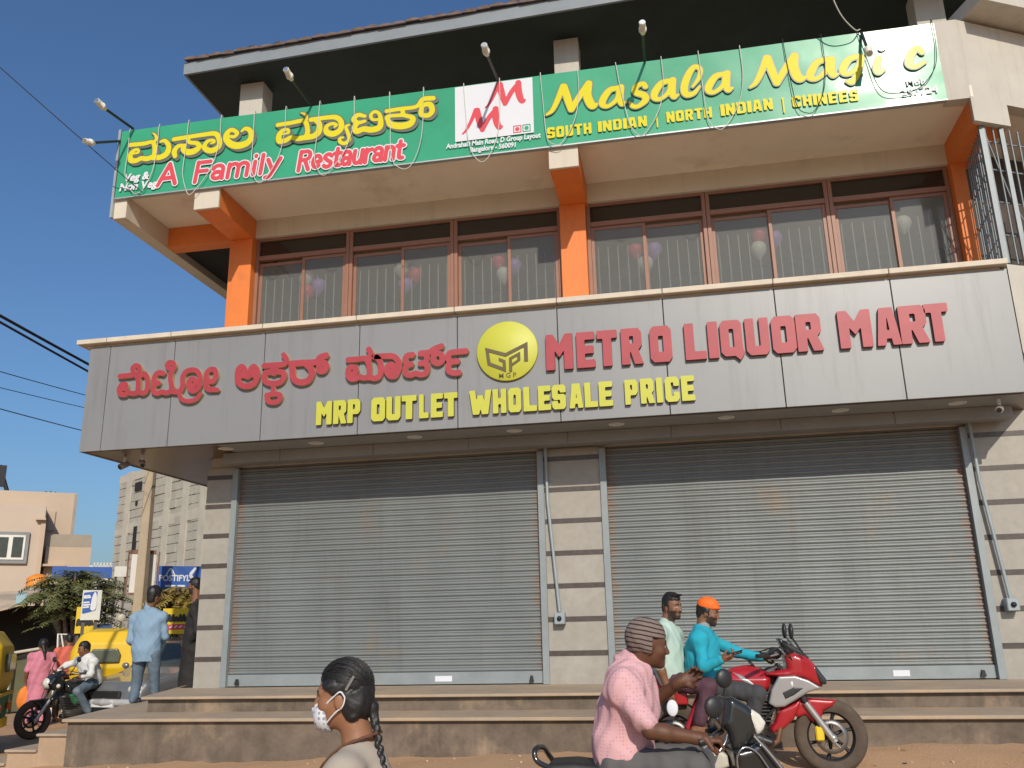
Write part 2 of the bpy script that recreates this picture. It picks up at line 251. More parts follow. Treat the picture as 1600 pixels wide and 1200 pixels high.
YEL=[[[[-7.752,7.174,0.035],[-7.52,7.166,0.035],[-7.375,7.171,0.032],[-7.324,7.039,0.041],[-7.333,6.9,0.041]],[[-7.39,7.33,0.008],[-7.345,7.292,0.019],[-7.319,7.226,0.024],[-7.348,7.167,0.025]],[[-7.674,7.014,0.016],[-7.598,7.028,0.021],[-7.619,7.078,0.024],[-7.686,7.063,0.032],[-7.731,6.998,0.041],[-7.709,6.91,0.044],[-7.623,6.891,0.041],[-7.541,6.919,0.038],[-7.447,6.899,0.041],[-7.342,6.914,0.044],[-7.234,6.895,0.044],[-7.125,6.943,0.05],[-7.098,7.063,0.039],[-7.168,7.166,0.032],[-7.241,7.165,0.022]]],[[[-7.024,7.174,0.035],[-6.805,7.18,0.035],[-6.535,7.186,0.036],[-6.347,7.176,0.039],[-6.276,7.07,0.041],[-6.272,6.962,0.042],[-6.349,6.903,0.047],[-6.446,6.911,0.043],[-6.511,6.978,0.039],[-6.466,7.062,0.031],[-6.377,7.071,0.025],[-6.352,7.034,0.019],[-6.41,7.019,0.012]],[[-6.839,7.045,0.028],[-6.944,7.043,0.035],[-6.998,6.965,0.042],[-6.978,6.882,0.034]],[[-6.796,7.156,0.032],[-6.76,7.089,0.031],[-6.637,7.053,0.034],[-6.594,6.989,0.041],[-6.664,6.929,0.05],[-6.776,6.923,0.05],[-6.856,6.985,0.039],[-6.824,7.043,0.028]]],[[[-6.112,7.102,0.022],[-6.037,7.084,0.028],[-5.993,7.14,0.031],[-6.082,7.206,0.034],[-6.153,7.162,0.042],[-6.166,7.071,0.047],[-6.088,6.971,0.053],[-5.967,6.924,0.056],[-5.822,6.951,0.052],[-5.763,7.047,0.043],[-5.791,7.156,0.037],[-5.867,7.197,0.03],[-5.921,7.161,0.019]]],[[[-5.35,7.187,0.034],[-5.147,7.192,0.034],[-4.937,7.195,0.034],[-4.878,7.044,0.037],[-4.89,6.916,0.043]],[[-4.996,7.34,0.008],[-4.921,7.301,0.021],[-4.9,7.229,0.024],[-4.928,7.184,0.026]],[[-5.262,7.022,0.015],[-5.175,7.032,0.021],[-5.191,7.087,0.024],[-5.274,7.079,0.032],[-5.322,7.002,0.043],[-5.309,6.913,0.043],[-5.221,6.909,0.039],[-5.135,6.945,0.037],[-5.029,6.916,0.041],[-4.908,6.918,0.044],[-4.786,6.924,0.046],[-4.706,6.983,0.05],[-4.699,7.111,0.041],[-4.763,7.191,0.034]],[[-4.833,7.201,0.036],[-4.624,7.203,0.035],[-4.451,7.188,0.039],[-4.365,7.102,0.041],[-4.37,6.974,0.044],[-4.476,6.919,0.048],[-4.581,6.966,0.042],[-4.584,7.055,0.032],[-4.499,7.089,0.026],[-4.433,7.06,0.022],[-4.462,7.027,0.015]],[[-4.24,7.033,0.018],[-4.287,7.008,0.024],[-4.253,6.903,0.026],[-4.229,6.791,0.029],[-4.299,6.74,0.029],[-4.368,6.776,0.027],[-4.37,6.833,0.022],[-4.323,6.84,0.016]]],[[[-4.001,7.143,0.026],[-4.107,7.177,0.035],[-4.17,7.116,0.039],[-4.104,7.051,0.031],[-4.002,7.061,0.026]],[[-4.104,7.047,0.033],[-4.156,6.981,0.04],[-4.117,6.912,0.044],[-4.016,6.935,0.044],[-3.897,6.906,0.047],[-3.779,6.929,0.047],[-3.759,7.036,0.037],[-3.783,7.149,0.026],[-3.852,7.196,0.026],[-3.911,7.149,0.026],[-3.883,7.072,0.022],[-3.79,7.059,0.022]]],[[[-3.674,7.18,0.031],[-3.464,7.187,0.031],[-3.23,7.19,0.031],[-3.13,7.295,0.037],[-2.981,7.291,0.037]],[[-3.439,7.174,0.031],[-3.421,7.08,0.033]],[[-3.429,7.081,0.029],[-3.656,7.089,0.028],[-3.646,7.02,0.035],[-3.603,6.951,0.047],[-3.46,6.907,0.054],[-3.319,6.924,0.051],[-3.282,7.015,0.036],[-3.429,7.081,0.029]],[[-3.162,7.098,0.035],[-3.13,7.194,0.035],[-3.03,7.198,0.04],[-2.993,7.092,0.04],[-3.049,7.024,0.036],[-3.146,7.045,0.035],[-3.162,7.098,0.035]]]]
MAS=[[[[-1.354,6.795,0.016],[-1.274,6.852,0.031],[-1.19,7.016,0.039],[-1.114,7.212,0.039]],[[-1.097,7.2,0.047],[-1.053,6.996,0.051],[-1.016,6.825,0.039]],[[-1.008,6.824,0.039],[-0.906,6.995,0.043],[-0.759,7.209,0.039]],[[-0.751,7.197,0.047],[-0.781,7.015,0.058],[-0.724,6.847,0.054],[-0.652,6.864,0.015]]],[[[-0.372,7.072,0.035],[-0.476,7.049,0.043],[-0.567,6.926,0.05],[-0.58,6.84,0.042],[-0.505,6.806,0.027],[-0.382,6.899,0.031],[-0.34,7.048,0.035]],[[-0.318,7.074,0.046],[-0.338,6.931,0.05],[-0.319,6.812,0.034],[-0.259,6.838,0.015]]],[[[0.013,7.034,0.035],[-0.017,7.088,0.031],[-0.111,7.053,0.039],[-0.125,6.968,0.042],[-0.012,6.903,0.046],[0.0,6.824,0.042],[-0.105,6.747,0.03],[-0.179,6.763,0.03],[-0.209,6.825,0.015]]],[[[0.33,7.078,0.035],[0.229,7.055,0.042],[0.137,6.933,0.05],[0.124,6.848,0.042],[0.196,6.815,0.027],[0.318,6.906,0.03],[0.362,7.054,0.034]],[[0.384,7.08,0.046],[0.362,6.938,0.05],[0.379,6.821,0.034],[0.438,6.846,0.015]]],[[[0.638,6.941,0.015],[0.729,7.062,0.027],[0.759,7.193,0.031],[0.68,7.24,0.035],[0.589,7.122,0.046],[0.526,6.939,0.049],[0.548,6.834,0.042],[0.646,6.839,0.03],[0.727,6.928,0.015]]],[[[1.049,7.075,0.034],[0.95,7.052,0.042],[0.858,6.932,0.049],[0.843,6.848,0.041],[0.914,6.815,0.026],[1.035,6.905,0.03],[1.08,7.051,0.034]],[[1.102,7.077,0.045],[1.078,6.937,0.049],[1.092,6.821,0.034],[1.151,6.846,0.015]]],[[[1.38,6.82,0.015],[1.46,6.883,0.031],[1.55,7.046,0.039],[1.627,7.241,0.037]],[[1.642,7.229,0.047],[1.68,7.026,0.05],[1.718,6.834,0.038]],[[1.726,6.833,0.038],[1.844,7.02,0.042],[1.98,7.225,0.035]],[[1.995,7.213,0.043],[1.962,7.022,0.058],[2.007,6.863,0.054],[2.096,6.865,0.015]]],[[[2.372,7.095,0.035],[2.256,7.064,0.042],[2.168,6.931,0.05],[2.152,6.852,0.042],[2.229,6.825,0.027],[2.353,6.922,0.031],[2.418,7.068,0.035]],[[2.44,7.088,0.046],[2.421,6.951,0.05],[2.432,6.843,0.034],[2.49,6.853,0.015]]],[[[2.78,7.079,0.034],[2.657,7.05,0.042],[2.57,6.928,0.046],[2.577,6.849,0.034],[2.647,6.839,0.026],[2.753,6.919,0.03],[2.808,7.046,0.03]],[[2.818,7.064,0.034],[2.754,6.861,0.038],[2.664,6.711,0.034],[2.603,6.73,0.023]]],[[[3.025,7.002,0.038],[2.977,6.875,0.041],[2.991,6.802,0.034],[3.066,6.832,0.015]]],[[[3.552,7.015,0.03],[3.499,7.087,0.034],[3.411,6.99,0.045],[3.376,6.87,0.045],[3.446,6.816,0.03],[3.57,6.869,0.015]]]]
IDOT=[[[3.075,7.149,0.042],[3.1,7.155,0.034]]]
LOGO1=[[[-2.551,6.659,0.012],[-2.502,6.705,0.019],[-2.425,6.849,0.026],[-2.359,7.013,0.031]],[[-2.337,7.004,0.041],[-2.312,6.845,0.047],[-2.271,6.68,0.031]],[[-2.266,6.679,0.031],[-2.178,6.85,0.036],[-2.063,6.995,0.031]],[[-2.074,6.99,0.043],[-2.071,6.835,0.05],[-2.031,6.694,0.04],[-1.978,6.704,0.009]]]
LOGO2=[[[-2.218,7.029,0.012],[-2.169,7.075,0.019],[-2.092,7.219,0.026],[-2.026,7.383,0.031]],[[-2.004,7.374,0.041],[-1.979,7.215,0.047],[-1.938,7.05,0.031]],[[-1.933,7.049,0.031],[-1.845,7.22,0.036],[-1.73,7.365,0.031]],[[-1.741,7.36,0.043],[-1.738,7.205,0.05],[-1.698,7.064,0.04],[-1.645,7.074,0.009]]]
MGP=[[[-2.274,3.572,0.022],[-2.255,3.337,0.022],[-2.047,3.241,0.021],[-2.045,3.321,0.021],[-2.107,3.365,0.022]],[[-2.274,3.58,0.022],[-2.004,3.433,0.022],[-1.726,3.582,0.022],[-1.736,3.324,0.021]],[[-1.963,3.203,0.021],[-1.958,3.353,0.021],[-1.834,3.415,0.021],[-1.833,3.32,0.021],[-1.938,3.272,0.021]]]
ROW1=[["M",-1.488,-1.142,3.127,3.588],["E",-1.091,-0.859,3.133,3.591],["T",-0.828,-0.572,3.129,3.594],["R",-0.521,-0.253,3.136,3.594],["O",-0.161,0.109,3.146,3.616],["L",0.271,0.527,3.144,3.605],["I",0.555,0.679,3.138,3.608],["Q",0.706,0.989,3.154,3.612],["U",1.011,1.292,3.144,3.61],["O",1.325,1.606,3.147,3.619],["R",1.617,1.919,3.144,3.613],["M",2.111,2.488,3.15,3.616],["A",2.534,2.806,3.145,3.614],["R",2.809,3.127,3.143,3.612],["T",3.1,3.369,3.147,3.619]]
ROW2=[["M",-4.6,-4.38,2.565,2.884],["R",-4.36,-4.173,2.565,2.884],["P",-4.16,-3.978,2.565,2.884],["O",-3.831,-3.641,2.565,2.883],["U",-3.624,-3.431,2.564,2.883],["T",-3.415,-3.214,2.564,2.883],["L",-3.177,-3.05,2.564,2.883],["E",-3.02,-2.858,2.564,2.882],["T",-2.841,-2.664,2.563,2.882],["W",-2.506,-2.214,2.563,2.882],["H",-2.197,-2.02,2.563,2.881],["O",-1.994,-1.827,2.563,2.881],["L",-1.798,-1.626,2.562,2.881],["E",-1.607,-1.445,2.562,2.881],["S",-1.429,-1.253,2.562,2.88],["A",-1.209,-1.037,2.562,2.88],["L",-1.015,-0.85,2.562,2.88],["E",-0.834,-0.662,2.561,2.88],["P",-0.51,-0.343,2.561,2.879],["R",-0.317,-0.145,2.561,2.879],["I",-0.12,-0.045,2.561,2.879],["C",-0.014,0.16,2.56,2.878],["E",0.185,0.346,2.56,2.878]]
ROW3=[["S",-1.358,-1.25,6.422,6.59],["O",-1.231,-1.124,6.422,6.59],["U",-1.106,-0.999,6.422,6.59],["T",-0.98,-0.874,6.422,6.59],["H",-0.856,-0.749,6.422,6.589],["I",-0.66,-0.606,6.428,6.59],["N",-0.594,-0.475,6.428,6.59],["D",-0.455,-0.337,6.429,6.591],["I",-0.32,-0.267,6.429,6.59],["A",-0.255,-0.137,6.43,6.591],["N",-0.117,-0.0,6.43,6.591],["|",0.117,0.152,6.39,6.594],["N",0.262,0.368,6.444,6.607],["O",0.386,0.491,6.444,6.606],["R",0.509,0.614,6.443,6.606],["T",0.632,0.736,6.443,6.605],["H",0.754,0.858,6.442,6.604],["I",0.97,1.025,6.445,6.617],["N",1.038,1.158,6.447,6.619],["D",1.179,1.299,6.449,6.621],["I",1.316,1.37,6.45,6.621],["A",1.383,1.502,6.452,6.623],["N",1.523,1.641,6.454,6.625],["|",1.756,1.79,6.378,6.614],["C",1.888,2.0,6.445,6.61],["H",2.02,2.131,6.442,6.607],["I",2.148,2.198,6.44,6.604],["N",2.21,2.32,6.438,6.602],["E",2.34,2.45,6.435,6.599],["E",2.47,2.58,6.432,6.596],["S",2.599,2.709,6.429,6.592]]
CABLES=[[(-7.776,7.411),(-7.758,6.637),(-7.357,6.428),(-7.285,7.432)],[(-6.798,7.43),(-6.808,6.571),(-6.539,6.307),(-6.266,7.442)],[(-5.729,7.432),(-5.713,6.517),(-5.434,6.358),(-5.232,7.447)],[(-4.702,7.457),(-4.733,6.516),(-4.455,6.357),(-4.169,7.465)],[(-3.633,7.45),(-3.578,6.407),(-3.22,6.301),(-3.124,7.459)],[(-2.529,7.423),(-2.454,6.471),(-2.12,6.278),(-2.009,7.438)],[(-1.423,7.432),(-1.357,6.423),(-1.093,6.388),(-0.9,7.435)],[(-0.368,7.434),(-0.222,6.464),(0.029,6.381),(0.252,7.439)],[(0.751,7.441),(0.796,6.419),(1.07,6.333),(1.3,7.444)],[(1.859,7.454),(1.934,6.449),(2.209,6.409),(2.35,7.453)],[(2.81,7.447),(2.98,6.533),(3.553,6.541),(3.728,7.451)]]
BALL=[(-5.47,5.37,'white'),(-5.26,5.21,'purple'),(-5.45,5.12,'red'),(-3.9,5.36,'white'),(-3.68,5.24,'red'),(-3.84,5.09,'purple'),(-2.37,5.33,'red'),(-2.13,5.23,'purple'),(-2.29,5.11,'white'),(-0.3,5.29,'red'),(-0.03,5.28,'purple'),(-0.17,5.07,'white'),(1.47,5.34,'red'),(1.68,5.27,'purple'),(1.45,5.13,'white'),(3.43,5.31,'white')]
BALLW=['in the window bay farthest left', 'in the window bay farthest left', 'in the window bay farthest left', 'in the window bay second from the left', 'in the window bay second from the left', 'in the window bay second from the left', 'in the window bay third from the left', 'in the window bay third from the left', 'in the window bay third from the left', 'in the window bay just right of the middle column', 'in the window bay just right of the middle column', 'in the window bay just right of the middle column', 'in the window bay second right of the middle column', 'in the window bay second right of the middle column', 'in the window bay second right of the middle column', 'in the window bay farthest right']

# ------------------------------------------------------------------ palette
M_cream = mat("cream_plaster", (.58, .52, .42), .8, var=.06, vs=1.5, bump=.06, bs=30, streak=((.3, .24, .17), 5, .35))
M_soff = mat("cream_soffit", (.78, .71, .58), .85, var=.07, vs=1.2, dirt=(.5, .42, .32), dirt_s=.9, dirt_t=.56)
M_white = mat("white_plaster", (.5, .47, .405), .85, var=.07, vs=2, bump=.08, bs=25, streak=((.32, .27, .2), 5, .6))
M_orange = mat("orange_paint", (.7, .19, .035), .6, var=.08, vs=2, bump=.03, dirt=(.5, .15, .045), dirt_s=2.2, dirt_t=.56, streak=((.36, .11, .04), 6, .5))
M_gran = mat("pale_granite", (.315, .292, .25), .5, var=.1, vs=9, bump=.03, dirt=(.4, .37, .315), dirt_s=1.6, dirt_t=.52, streak=((.4, .33, .25), 4, .3))
M_band = mat("dark_granite_band", (.075, .058, .05), .4, var=.3, vs=25)
M_acp = mat("grey_panel", (.238, .24, .238), .42, metal=.12, var=.05, vs=.7, streak=((.15, .14, .125), 7, .5))
M_dark = mat("dark_void", (.015, .015, .015), .9)
M_cope = mat("coping_stone", (.6, .52, .41), .75, var=.1, vs=5, dirt=(.45, .38, .29), dirt_s=3)
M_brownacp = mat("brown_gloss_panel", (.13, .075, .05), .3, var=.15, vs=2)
M_lintel = mat("grey_panel_low", (.25, .25, .24), .55, var=.1, vs=2)
M_steel = mat("blue_grey_steel", (.3, .345, .36), .5, metal=.2, var=.12, vs=5, dirt=(.2, .11, .06), dirt_s=2.5, dirt_t=.66)
M_rust = mat("rust", (.3, .12, .05), .9, var=.35, vs=20)
M_frame = mat("brown_window_frame", (.26, .125, .08), .5, var=.1, vs=4)
M_concstep = mat("grey_step_stone", (.36, .28, .2), .75, var=.14, vs=3, bump=.1, bs=50, dirt=(.47, .33, .2), dirt_s=1.1, dirt_t=.48)
M_plinth = mat("stained_cement", (.15, .115, .085), .92, var=.4, vs=3.2, bump=.35, bs=18, dirt=(.36, .26, .17), dirt_s=1.5, dirt_t=.53, streak=((.05, .042, .034), 4, .75))
M_green = mat("green_vinyl", (.045, .33, .18), .36, var=.16, vs=.55, bump=.015, bs=7, spec=.22, coat=.07, coat_r=.14)
M_yellow = mat("yellow_print", (.66, .58, .03), .4, var=.03, spec=.1, coat=.02, coat_r=.15)
M_red = mat("red_print", (.62, .075, .09), .36, var=.03, spec=.24, coat=.08, coat_r=.15)
M_wh = mat("white_print", (.66, .67, .7), .4, var=.02, spec=.12)
M_greyo = mat("grey_print", (.13, .14, .11), .4, var=.05)
M_redl = mat("red_acrylic", (.36, .04, .05), .45, var=.12, vs=4)
M_redside = mat("pale_letter_edge", (.5, .36, .2), .6)
M_yell = mat("yellow_acrylic", (.5, .5, .05), .5, var=.05, vs=4)
M_darkside = mat("letter_side_dark", (.16, .13, .06), .6)
M_olive = mat("logo_dark", (.11, .085, .03), .6)
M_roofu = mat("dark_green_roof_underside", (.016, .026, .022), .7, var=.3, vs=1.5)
M_eave = mat("blue_grey_eave", (.21, .24, .26), .6, var=.1, vs=3)
M_tile = mat("clay_tile", (.14, .1, .085), .85, var=.4, vs=6)
M_black = mat("black_plastic", (.02, .02, .021), .45, var=.2)
M_wire = mat("pale_wire", (.55, .55, .5), .6)
M_dwire = mat("dark_wire", (.015, .015, .018), .7)
M_metal = mat("bright_metal", (.6, .6, .58), .3, metal=.9, var=.08)
M_chrome = mat("worn_chrome", (.5, .5, .5), .25, metal=1, var=.1)
def glass_mat(name, tint=(.055, .06, .058), dens=.72, rough=.06):
    m = bpy.data.materials.new(name); m.use_nodes = True; n = m.node_tree.nodes; L = m.node_tree.links; b = n["Principled BSDF"]
    b.inputs["Base Color"].default_value = tint+(1,); b.inputs["Roughness"].default_value = rough; b.inputs["Specular IOR Level"].default_value = .8
    tr = n.new("ShaderNodeBsdfTransparent"); tr.inputs[0].default_value = (.8, .82, .8, 1)
    mx = n.new("ShaderNodeMixShader"); mx.inputs[0].default_value = dens
    L.new(tr.outputs[0], mx.inputs[1]); L.new(b.outputs[0], mx.inputs[2]); L.new(mx.outputs[0], n["Material Output"].inputs[0]); return m
M_glass = glass_mat("dusty_window_glass", (.33, .33, .31), .24, .1)
M_tglass = glass_mat("dark_transom_glass", (.03, .028, .024), .8)
# ------------------------------------------------------------------ ground
def ss(t): t = np.clip(t, 0, 1); return t*t*(3-2*t)
def gz(x, y):
    x = np.asarray(x, float); y = np.asarray(y, float)
    e = np.interp(x, [-14, -10.5, -8.3, -7.3, -6.6, 1.6, 8], [-1.66, -1.6, -1.55, -1.44, -1.405, -1.19, -1.15])
    t = ss((y-5.6)/3.8); base = -1.5+.0*x
    return base*(1-t)+e*t
def bumps(x, y): return .018*np.sin(x*3.1+np.sin(y*2.3)*1.4)*np.sin(y*2.7+1)+.012*np.sin(x*7.3+y*5.1)
def gnd(x, y): return float(gz(x, y))
gx = np.concatenate([[-900, -300, -120, -60], np.arange(-34, -13, .7), np.arange(-13, 6.5, .14), [7, 8, 10, 14, 20, 40, 120, 300, 900]])
gy = np.concatenate([[-300, -100, -40, -15, -6, -2, 0], np.arange(1, 18, .14), np.arange(18, 42, .9), [44, 50, 60, 80, 120, 300, 900, 1500]])
GX, GY = np.meshgrid(gx, gy, indexing='ij'); GZ = gz(GX, GY)+bumps(GX, GY)*.6+rng.normal(0, .006, GX.shape)
mb = MB(); ny = len(gy)
mb.add(np.stack([GX, GY, GZ], -1).reshape(-1, 3).tolist(), [(i*ny+j, (i+1)*ny+j, (i+1)*ny+j+1, i*ny+j+1) for i in range(len(gx)-1) for j in range(ny-1)], 0, True)
M_dirt = mat("orange_dirt", (.46, .275, .145), .95, var=.16, vs=.9, bump=.5, bs=38, dirt=(.34, .225, .14), dirt_s=.45, dirt_t=.47)
tag(mb.build("ground", M_dirt), kind="structure")
st = MB()      # loose stones and clods, far too many to count
for _ in range(900):
    x, y = random.uniform(-8.5, 6), random.uniform(5.5, 9.35)
    if x > -6.9 or y < 9.4:
        r = random.choice((.006, .01, .014, .022)); st.sphere((x, y, gnd(x, y)+float(bumps(x, y))*.6+r*.2), r, 6, 0, (1, random.uniform(.6, 1.2), .6))
for _ in range(70):
    x, y, a = random.uniform(-6.5, 5.5), random.uniform(6.5, 9.2), random.uniform(0, 3); s_ = random.uniform(.012, .04); z = gnd(x, y)+float(bumps(x, y))*.6+.012; c_, d_ = math.cos(a)*s_, math.sin(a)*s_
    st.add([(x+c_, y+d_, z), (x-d_*.6, y+c_*.6, z+.008), (x-c_, y-d_, z+.003), (x+d_*.5, y-c_*.5, z)], [(0, 1, 2, 3)], 1)
tag(st.build("gravel", [mat("pebble", (.42, .3, .2), .9, var=.3, vs=3), mat("scraps", (.4, .36, .3), .8, var=.5, vs=2)]), kind="stuff")
# ------------------------------------------------------------------ plinth and steps
plinth = thing("stone_plinth", "long grey stone-topped plinth with two steps under the shop shutters", "steps", (-1, 9.5, -1.3))
def part(mbx, name, mats, par, bevel=0, seg=1):
    o = mbx.build(name, mats, par)
    if par: o.matrix_parent_inverse = Matrix.Translation(par.location).inverted() if par.rotation_euler.z == 0 else (Matrix.Translation(par.location) @ Matrix.Rotation(par.rotation_euler.z, 4, 'Z')).inverted()
    if bevel: bev(o, bevel, seg)
    return o
up = lambda a, b, d: (a, b, d)
mb = MB(); mb.prism([(-7.0, 9.5), (10, 9.5), (10, 11.6), (-7.49, 11.6)], up, -2.2, -.952); part(mb, "wall", M_plinth, plinth)
mb = MB(); mb.prism([(-7.04, 9.44), (10, 9.44), (10, 11.65), (-9.1, 17.6)], up, -.952, -.917)
part(mb, "lower_tread", M_concstep, plinth, .006)
mb = MB(); mb.prism([(-7.2, 10), (-7.1, 11.5), (-9.0, 17.5), (-9.05, 17.5), (-7.48, 11.5), (-7.0, 9.6)], up, -2.2, -.953); part(mb, "side_wall", M_plinth, plinth)
mb = MB(); mb.prism([(-6.47, 10.22), (10, 10.3), (10, 11.72), (-6.95, 11.72)], up, -.917, -.769); part(mb, "riser", M_plinth, plinth)
mb = MB(); mb.prism([(-6.52, 10.14), (10, 10.24), (10, 11.9), (-7.0, 11.75), (-7.4, 12.9), (-7.42, 12.9)], up, -.769, -.737); part(mb, "upper_tread", M_concstep, plinth, .006)
M_block = mat("plastered_step_block", (.4, .28, .18), .9, var=.15, vs=3, bump=.2, bs=25, dirt=(.3, .22, .15), dirt_s=1.5)
for x0, x1, zt, lab in ((-7.4, -7.02, -1.083, "tall"), (-7.79, -7.4, -1.255, "mid"), (-8.25, -7.79, -1.4, "low")):
    mb = MB(); mb.box(x0, x1, 9.56, 11.2, -2.2, zt-.03); mb.box(x0-.02, x1-.003, 9.53, 11.2, zt-.03, zt, 1); part(mb, "side_step", [M_block, M_concstep], plinth, .006)
# ------------------------------------------------------------------ shop building
bld = thing("shop_building", "two-storey corner building with grey fascia, orange columns and striped stone pillars", "building", (-1.3, 11.7, -.737))
BP = lambda mbx, name, mats, bevel=0, par=None: part(mbx, name, mats, par or bld, bevel)
def subpart(mbx, name, mats, par, bevel=0):
    o = mbx.build(name, mats, par)
    if bevel: bev(o, bevel, 1)
    return o
BANDS = [1.76-.424*k for k in range(-1, 7)]
def striped(name, x0, x1, y0, y1, zb, zt):
    mb = MB(); mb.box(x0, x1, y0, y1, zb, zt)
    for b in BANDS:
        if b+.033 < zt: mb.box(x0-.004, x1+.004, y0-.004, y0+.05, b-.033, b+.033, 1)
    return BP(mb, name, [M_gran, M_band])
striped("corner_pillar", -6.72, -6.27, 11.66, 12.12, -.737, 2.32)
striped("middle_pillar", -1.735, -.957, 11.66, 12.12, -.737, 2.32)
striped("side_wall", 3.69, 10, 11.66, 12.12, -.737, 3.2)
mb = MB(); mb.box(-6.715, -6.4, 12.125, 20, -.9, 4.0); mb.box(-6.4, 10, 19.7, 20, -.9, 8.5); mb.box(-6.4, 10, 12.13, 19.7, 3.6, 4.0); mb.box(-6.7, 10, 11.72, 12.12, 2.325, 3.95)
BP(mb, "rear_wall", M_white)
# shutters
def shutter(x0, x1, y=11.72):
    mb = MB(); pitch = .0745; prof = []; z = -.575; n = 0
    while z < 2.28:
        jit = random.uniform(-.003, .003)
        for t, d in ((0, .009), (.07, .003), (.2, -.010), (.38, -.015), (.54, -.008), (.62, .009), (.67, .003), (.78, -.006), (.9, .0), (.96, .008)): prof.append((z+pitch*t, y+d+jit))
        z += pitch
    xs = np.linspace(x0, x1, 25); k = len(prof)
    NS = 61; xs = np.linspace(x0, x1, NS); DN = [(random.uniform(x0, x1), random.uniform(-.3, 1.9), random.uniform(.1, .3), random.uniform(-.012, .016)) for _ in range(9)]
    wob = lambda x, zz: .004*math.sin(x*7+zz*.8)+.003*math.sin(x*2.6+zz*2)+sum(a*math.exp(-((x-cx)**2+(zz-cz)**2)/(w*w)) for cx, cz, w, a in DN)
    mb.add([(x, p[1]+wob(x, p[0]), p[0]) for i, x in enumerate(xs) for p in prof], [(i*k+j, (i+1)*k+j, (i+1)*k+j+1, i*k+j+1) for i in range(NS-1) for j in range(k-1)], 0, True)
    o = BP(mb, "rolling_shutter", [M_shut])
    q = MB(); q.box(x0, x1, y-.03, y+.02, -.725, -.573); subpart(q, "bottom_bar", M_steel2, o, .004)
    for xa, xb in ((x0-.075, x0+.012), (x1-.012, x1+.075)):
        q = MB(); q.box(xa, xb, y-.095, y-.06, -.735, 2.3); q.box(xa, xa+.012, y-.06, y+.05, -.735, 2.3); q.box(xb-.012, xb, y-.06, y+.05, -.735, 2.3)
        subpart(q, "guide_rail", M_steel2, o, .003)
    for lx in (x0+.13, x1-.2):
        q = MB(); q.prism([(0, 0), (.06, 0), (.045, .07), (.02, .075)], lambda a, b, d: (lx+a, d, -.7+b), y-.075, y-.034); subpart(q, "lock", M_black, o)
    q = MB(); q.box(x0+2.97 if x0 < -2 else x0+3.33, x0+3.2 if x0 < -2 else x0+3.52, y-.034, y-.031, -.69, -.62); subpart(q, "label", M_wh, o)
    return o
M_shut = mat("grey_shutter_paint", (.178, .194, .192), .46, metal=.14, var=.1, vs=1.2, dirt=(.25, .19, .135), dirt_s=1.3, dirt_t=.57, streak=((.12, .105, .09), 5, .5))
# rust creeping along the slats from both guide rails
def edge_rust(m):
    n = m.node_tree.nodes; L = m.node_tree.links; b = n["Principled BSDF"]; src = b.inputs["Base Color"].links[0].from_socket
    tc = n.new("ShaderNodeTexCoord"); sp = n.new("ShaderNodeSeparateXYZ"); L.new(tc.outputs["Object"], sp.inputs[0])
    fac = None
    for xe in (-6.24, -1.8, -.885, 3.61):
        s1 = n.new("ShaderNodeMath"); s1.operation = 'SUBTRACT'; L.new(sp.outputs[0], s1.inputs[0]); s1.inputs[1].default_value = xe
        s2 = n.new("ShaderNodeMath"); s2.operation = 'ABSOLUTE'; L.new(s1.outputs[0], s2.inputs[0])
        mr = n.new("ShaderNodeMapRange"); L.new(s2.outputs[0], mr.inputs[0]); mr.inputs[1].default_value = 0; mr.inputs[2].default_value = .3; mr.inputs[3].default_value = 1; mr.inputs[4].default_value = 0
        if fac is None: fac = mr.outputs[0]
        else:
            mx = n.new("ShaderNodeMath"); mx.operation = 'MAXIMUM'; L.new(fac, mx.inputs[0]); L.new(mr.outputs[0], mx.inputs[1]); fac = mx.outputs[0]
    mp = n.new("ShaderNodeMapping"); mp.inputs["Scale"].default_value = (2.2, 2, 9); L.new(tc.outputs["Object"], mp.inputs[0])
    ns = n.new("ShaderNodeTexNoise"); ns.inputs["Scale"].default_value = 1; ns.inputs["Detail"].default_value = 6; L.new(mp.outputs[0], ns.inputs["Vector"])
    ad = n.new("ShaderNodeMath"); ad.operation = 'ADD'; L.new(ns.outputs["Fac"], ad.inputs[0]); L.new(fac, ad.inputs[1])
    mr = n.new("ShaderNodeMapRange"); L.new(ad.outputs[0], mr.inputs[0]); mr.inputs[1].default_value = 1.1; mr.inputs[2].default_value = 1.55; mr.inputs[4].default_value = .55
    mx = n.new("ShaderNodeMix"); mx.data_type = 'RGBA'; L.new(mr.outputs[0], mx.inputs[0]); L.new(src, mx.inputs[6]); mx.inputs[7].default_value = (.26, .12, .055, 1); L.new(mx.outputs[2], b.inputs["Base Color"])
edge_rust(M_shut)
M_steel2 = mat("blue_grey_rail", (.25, .28, .285), .5, metal=.2, var=.12, vs=4, dirt=(.36, .25, .16), dirt_s=2, dirt_t=.62)
shutter(-6.232, -1.80); shutter(-.885, 3.615)
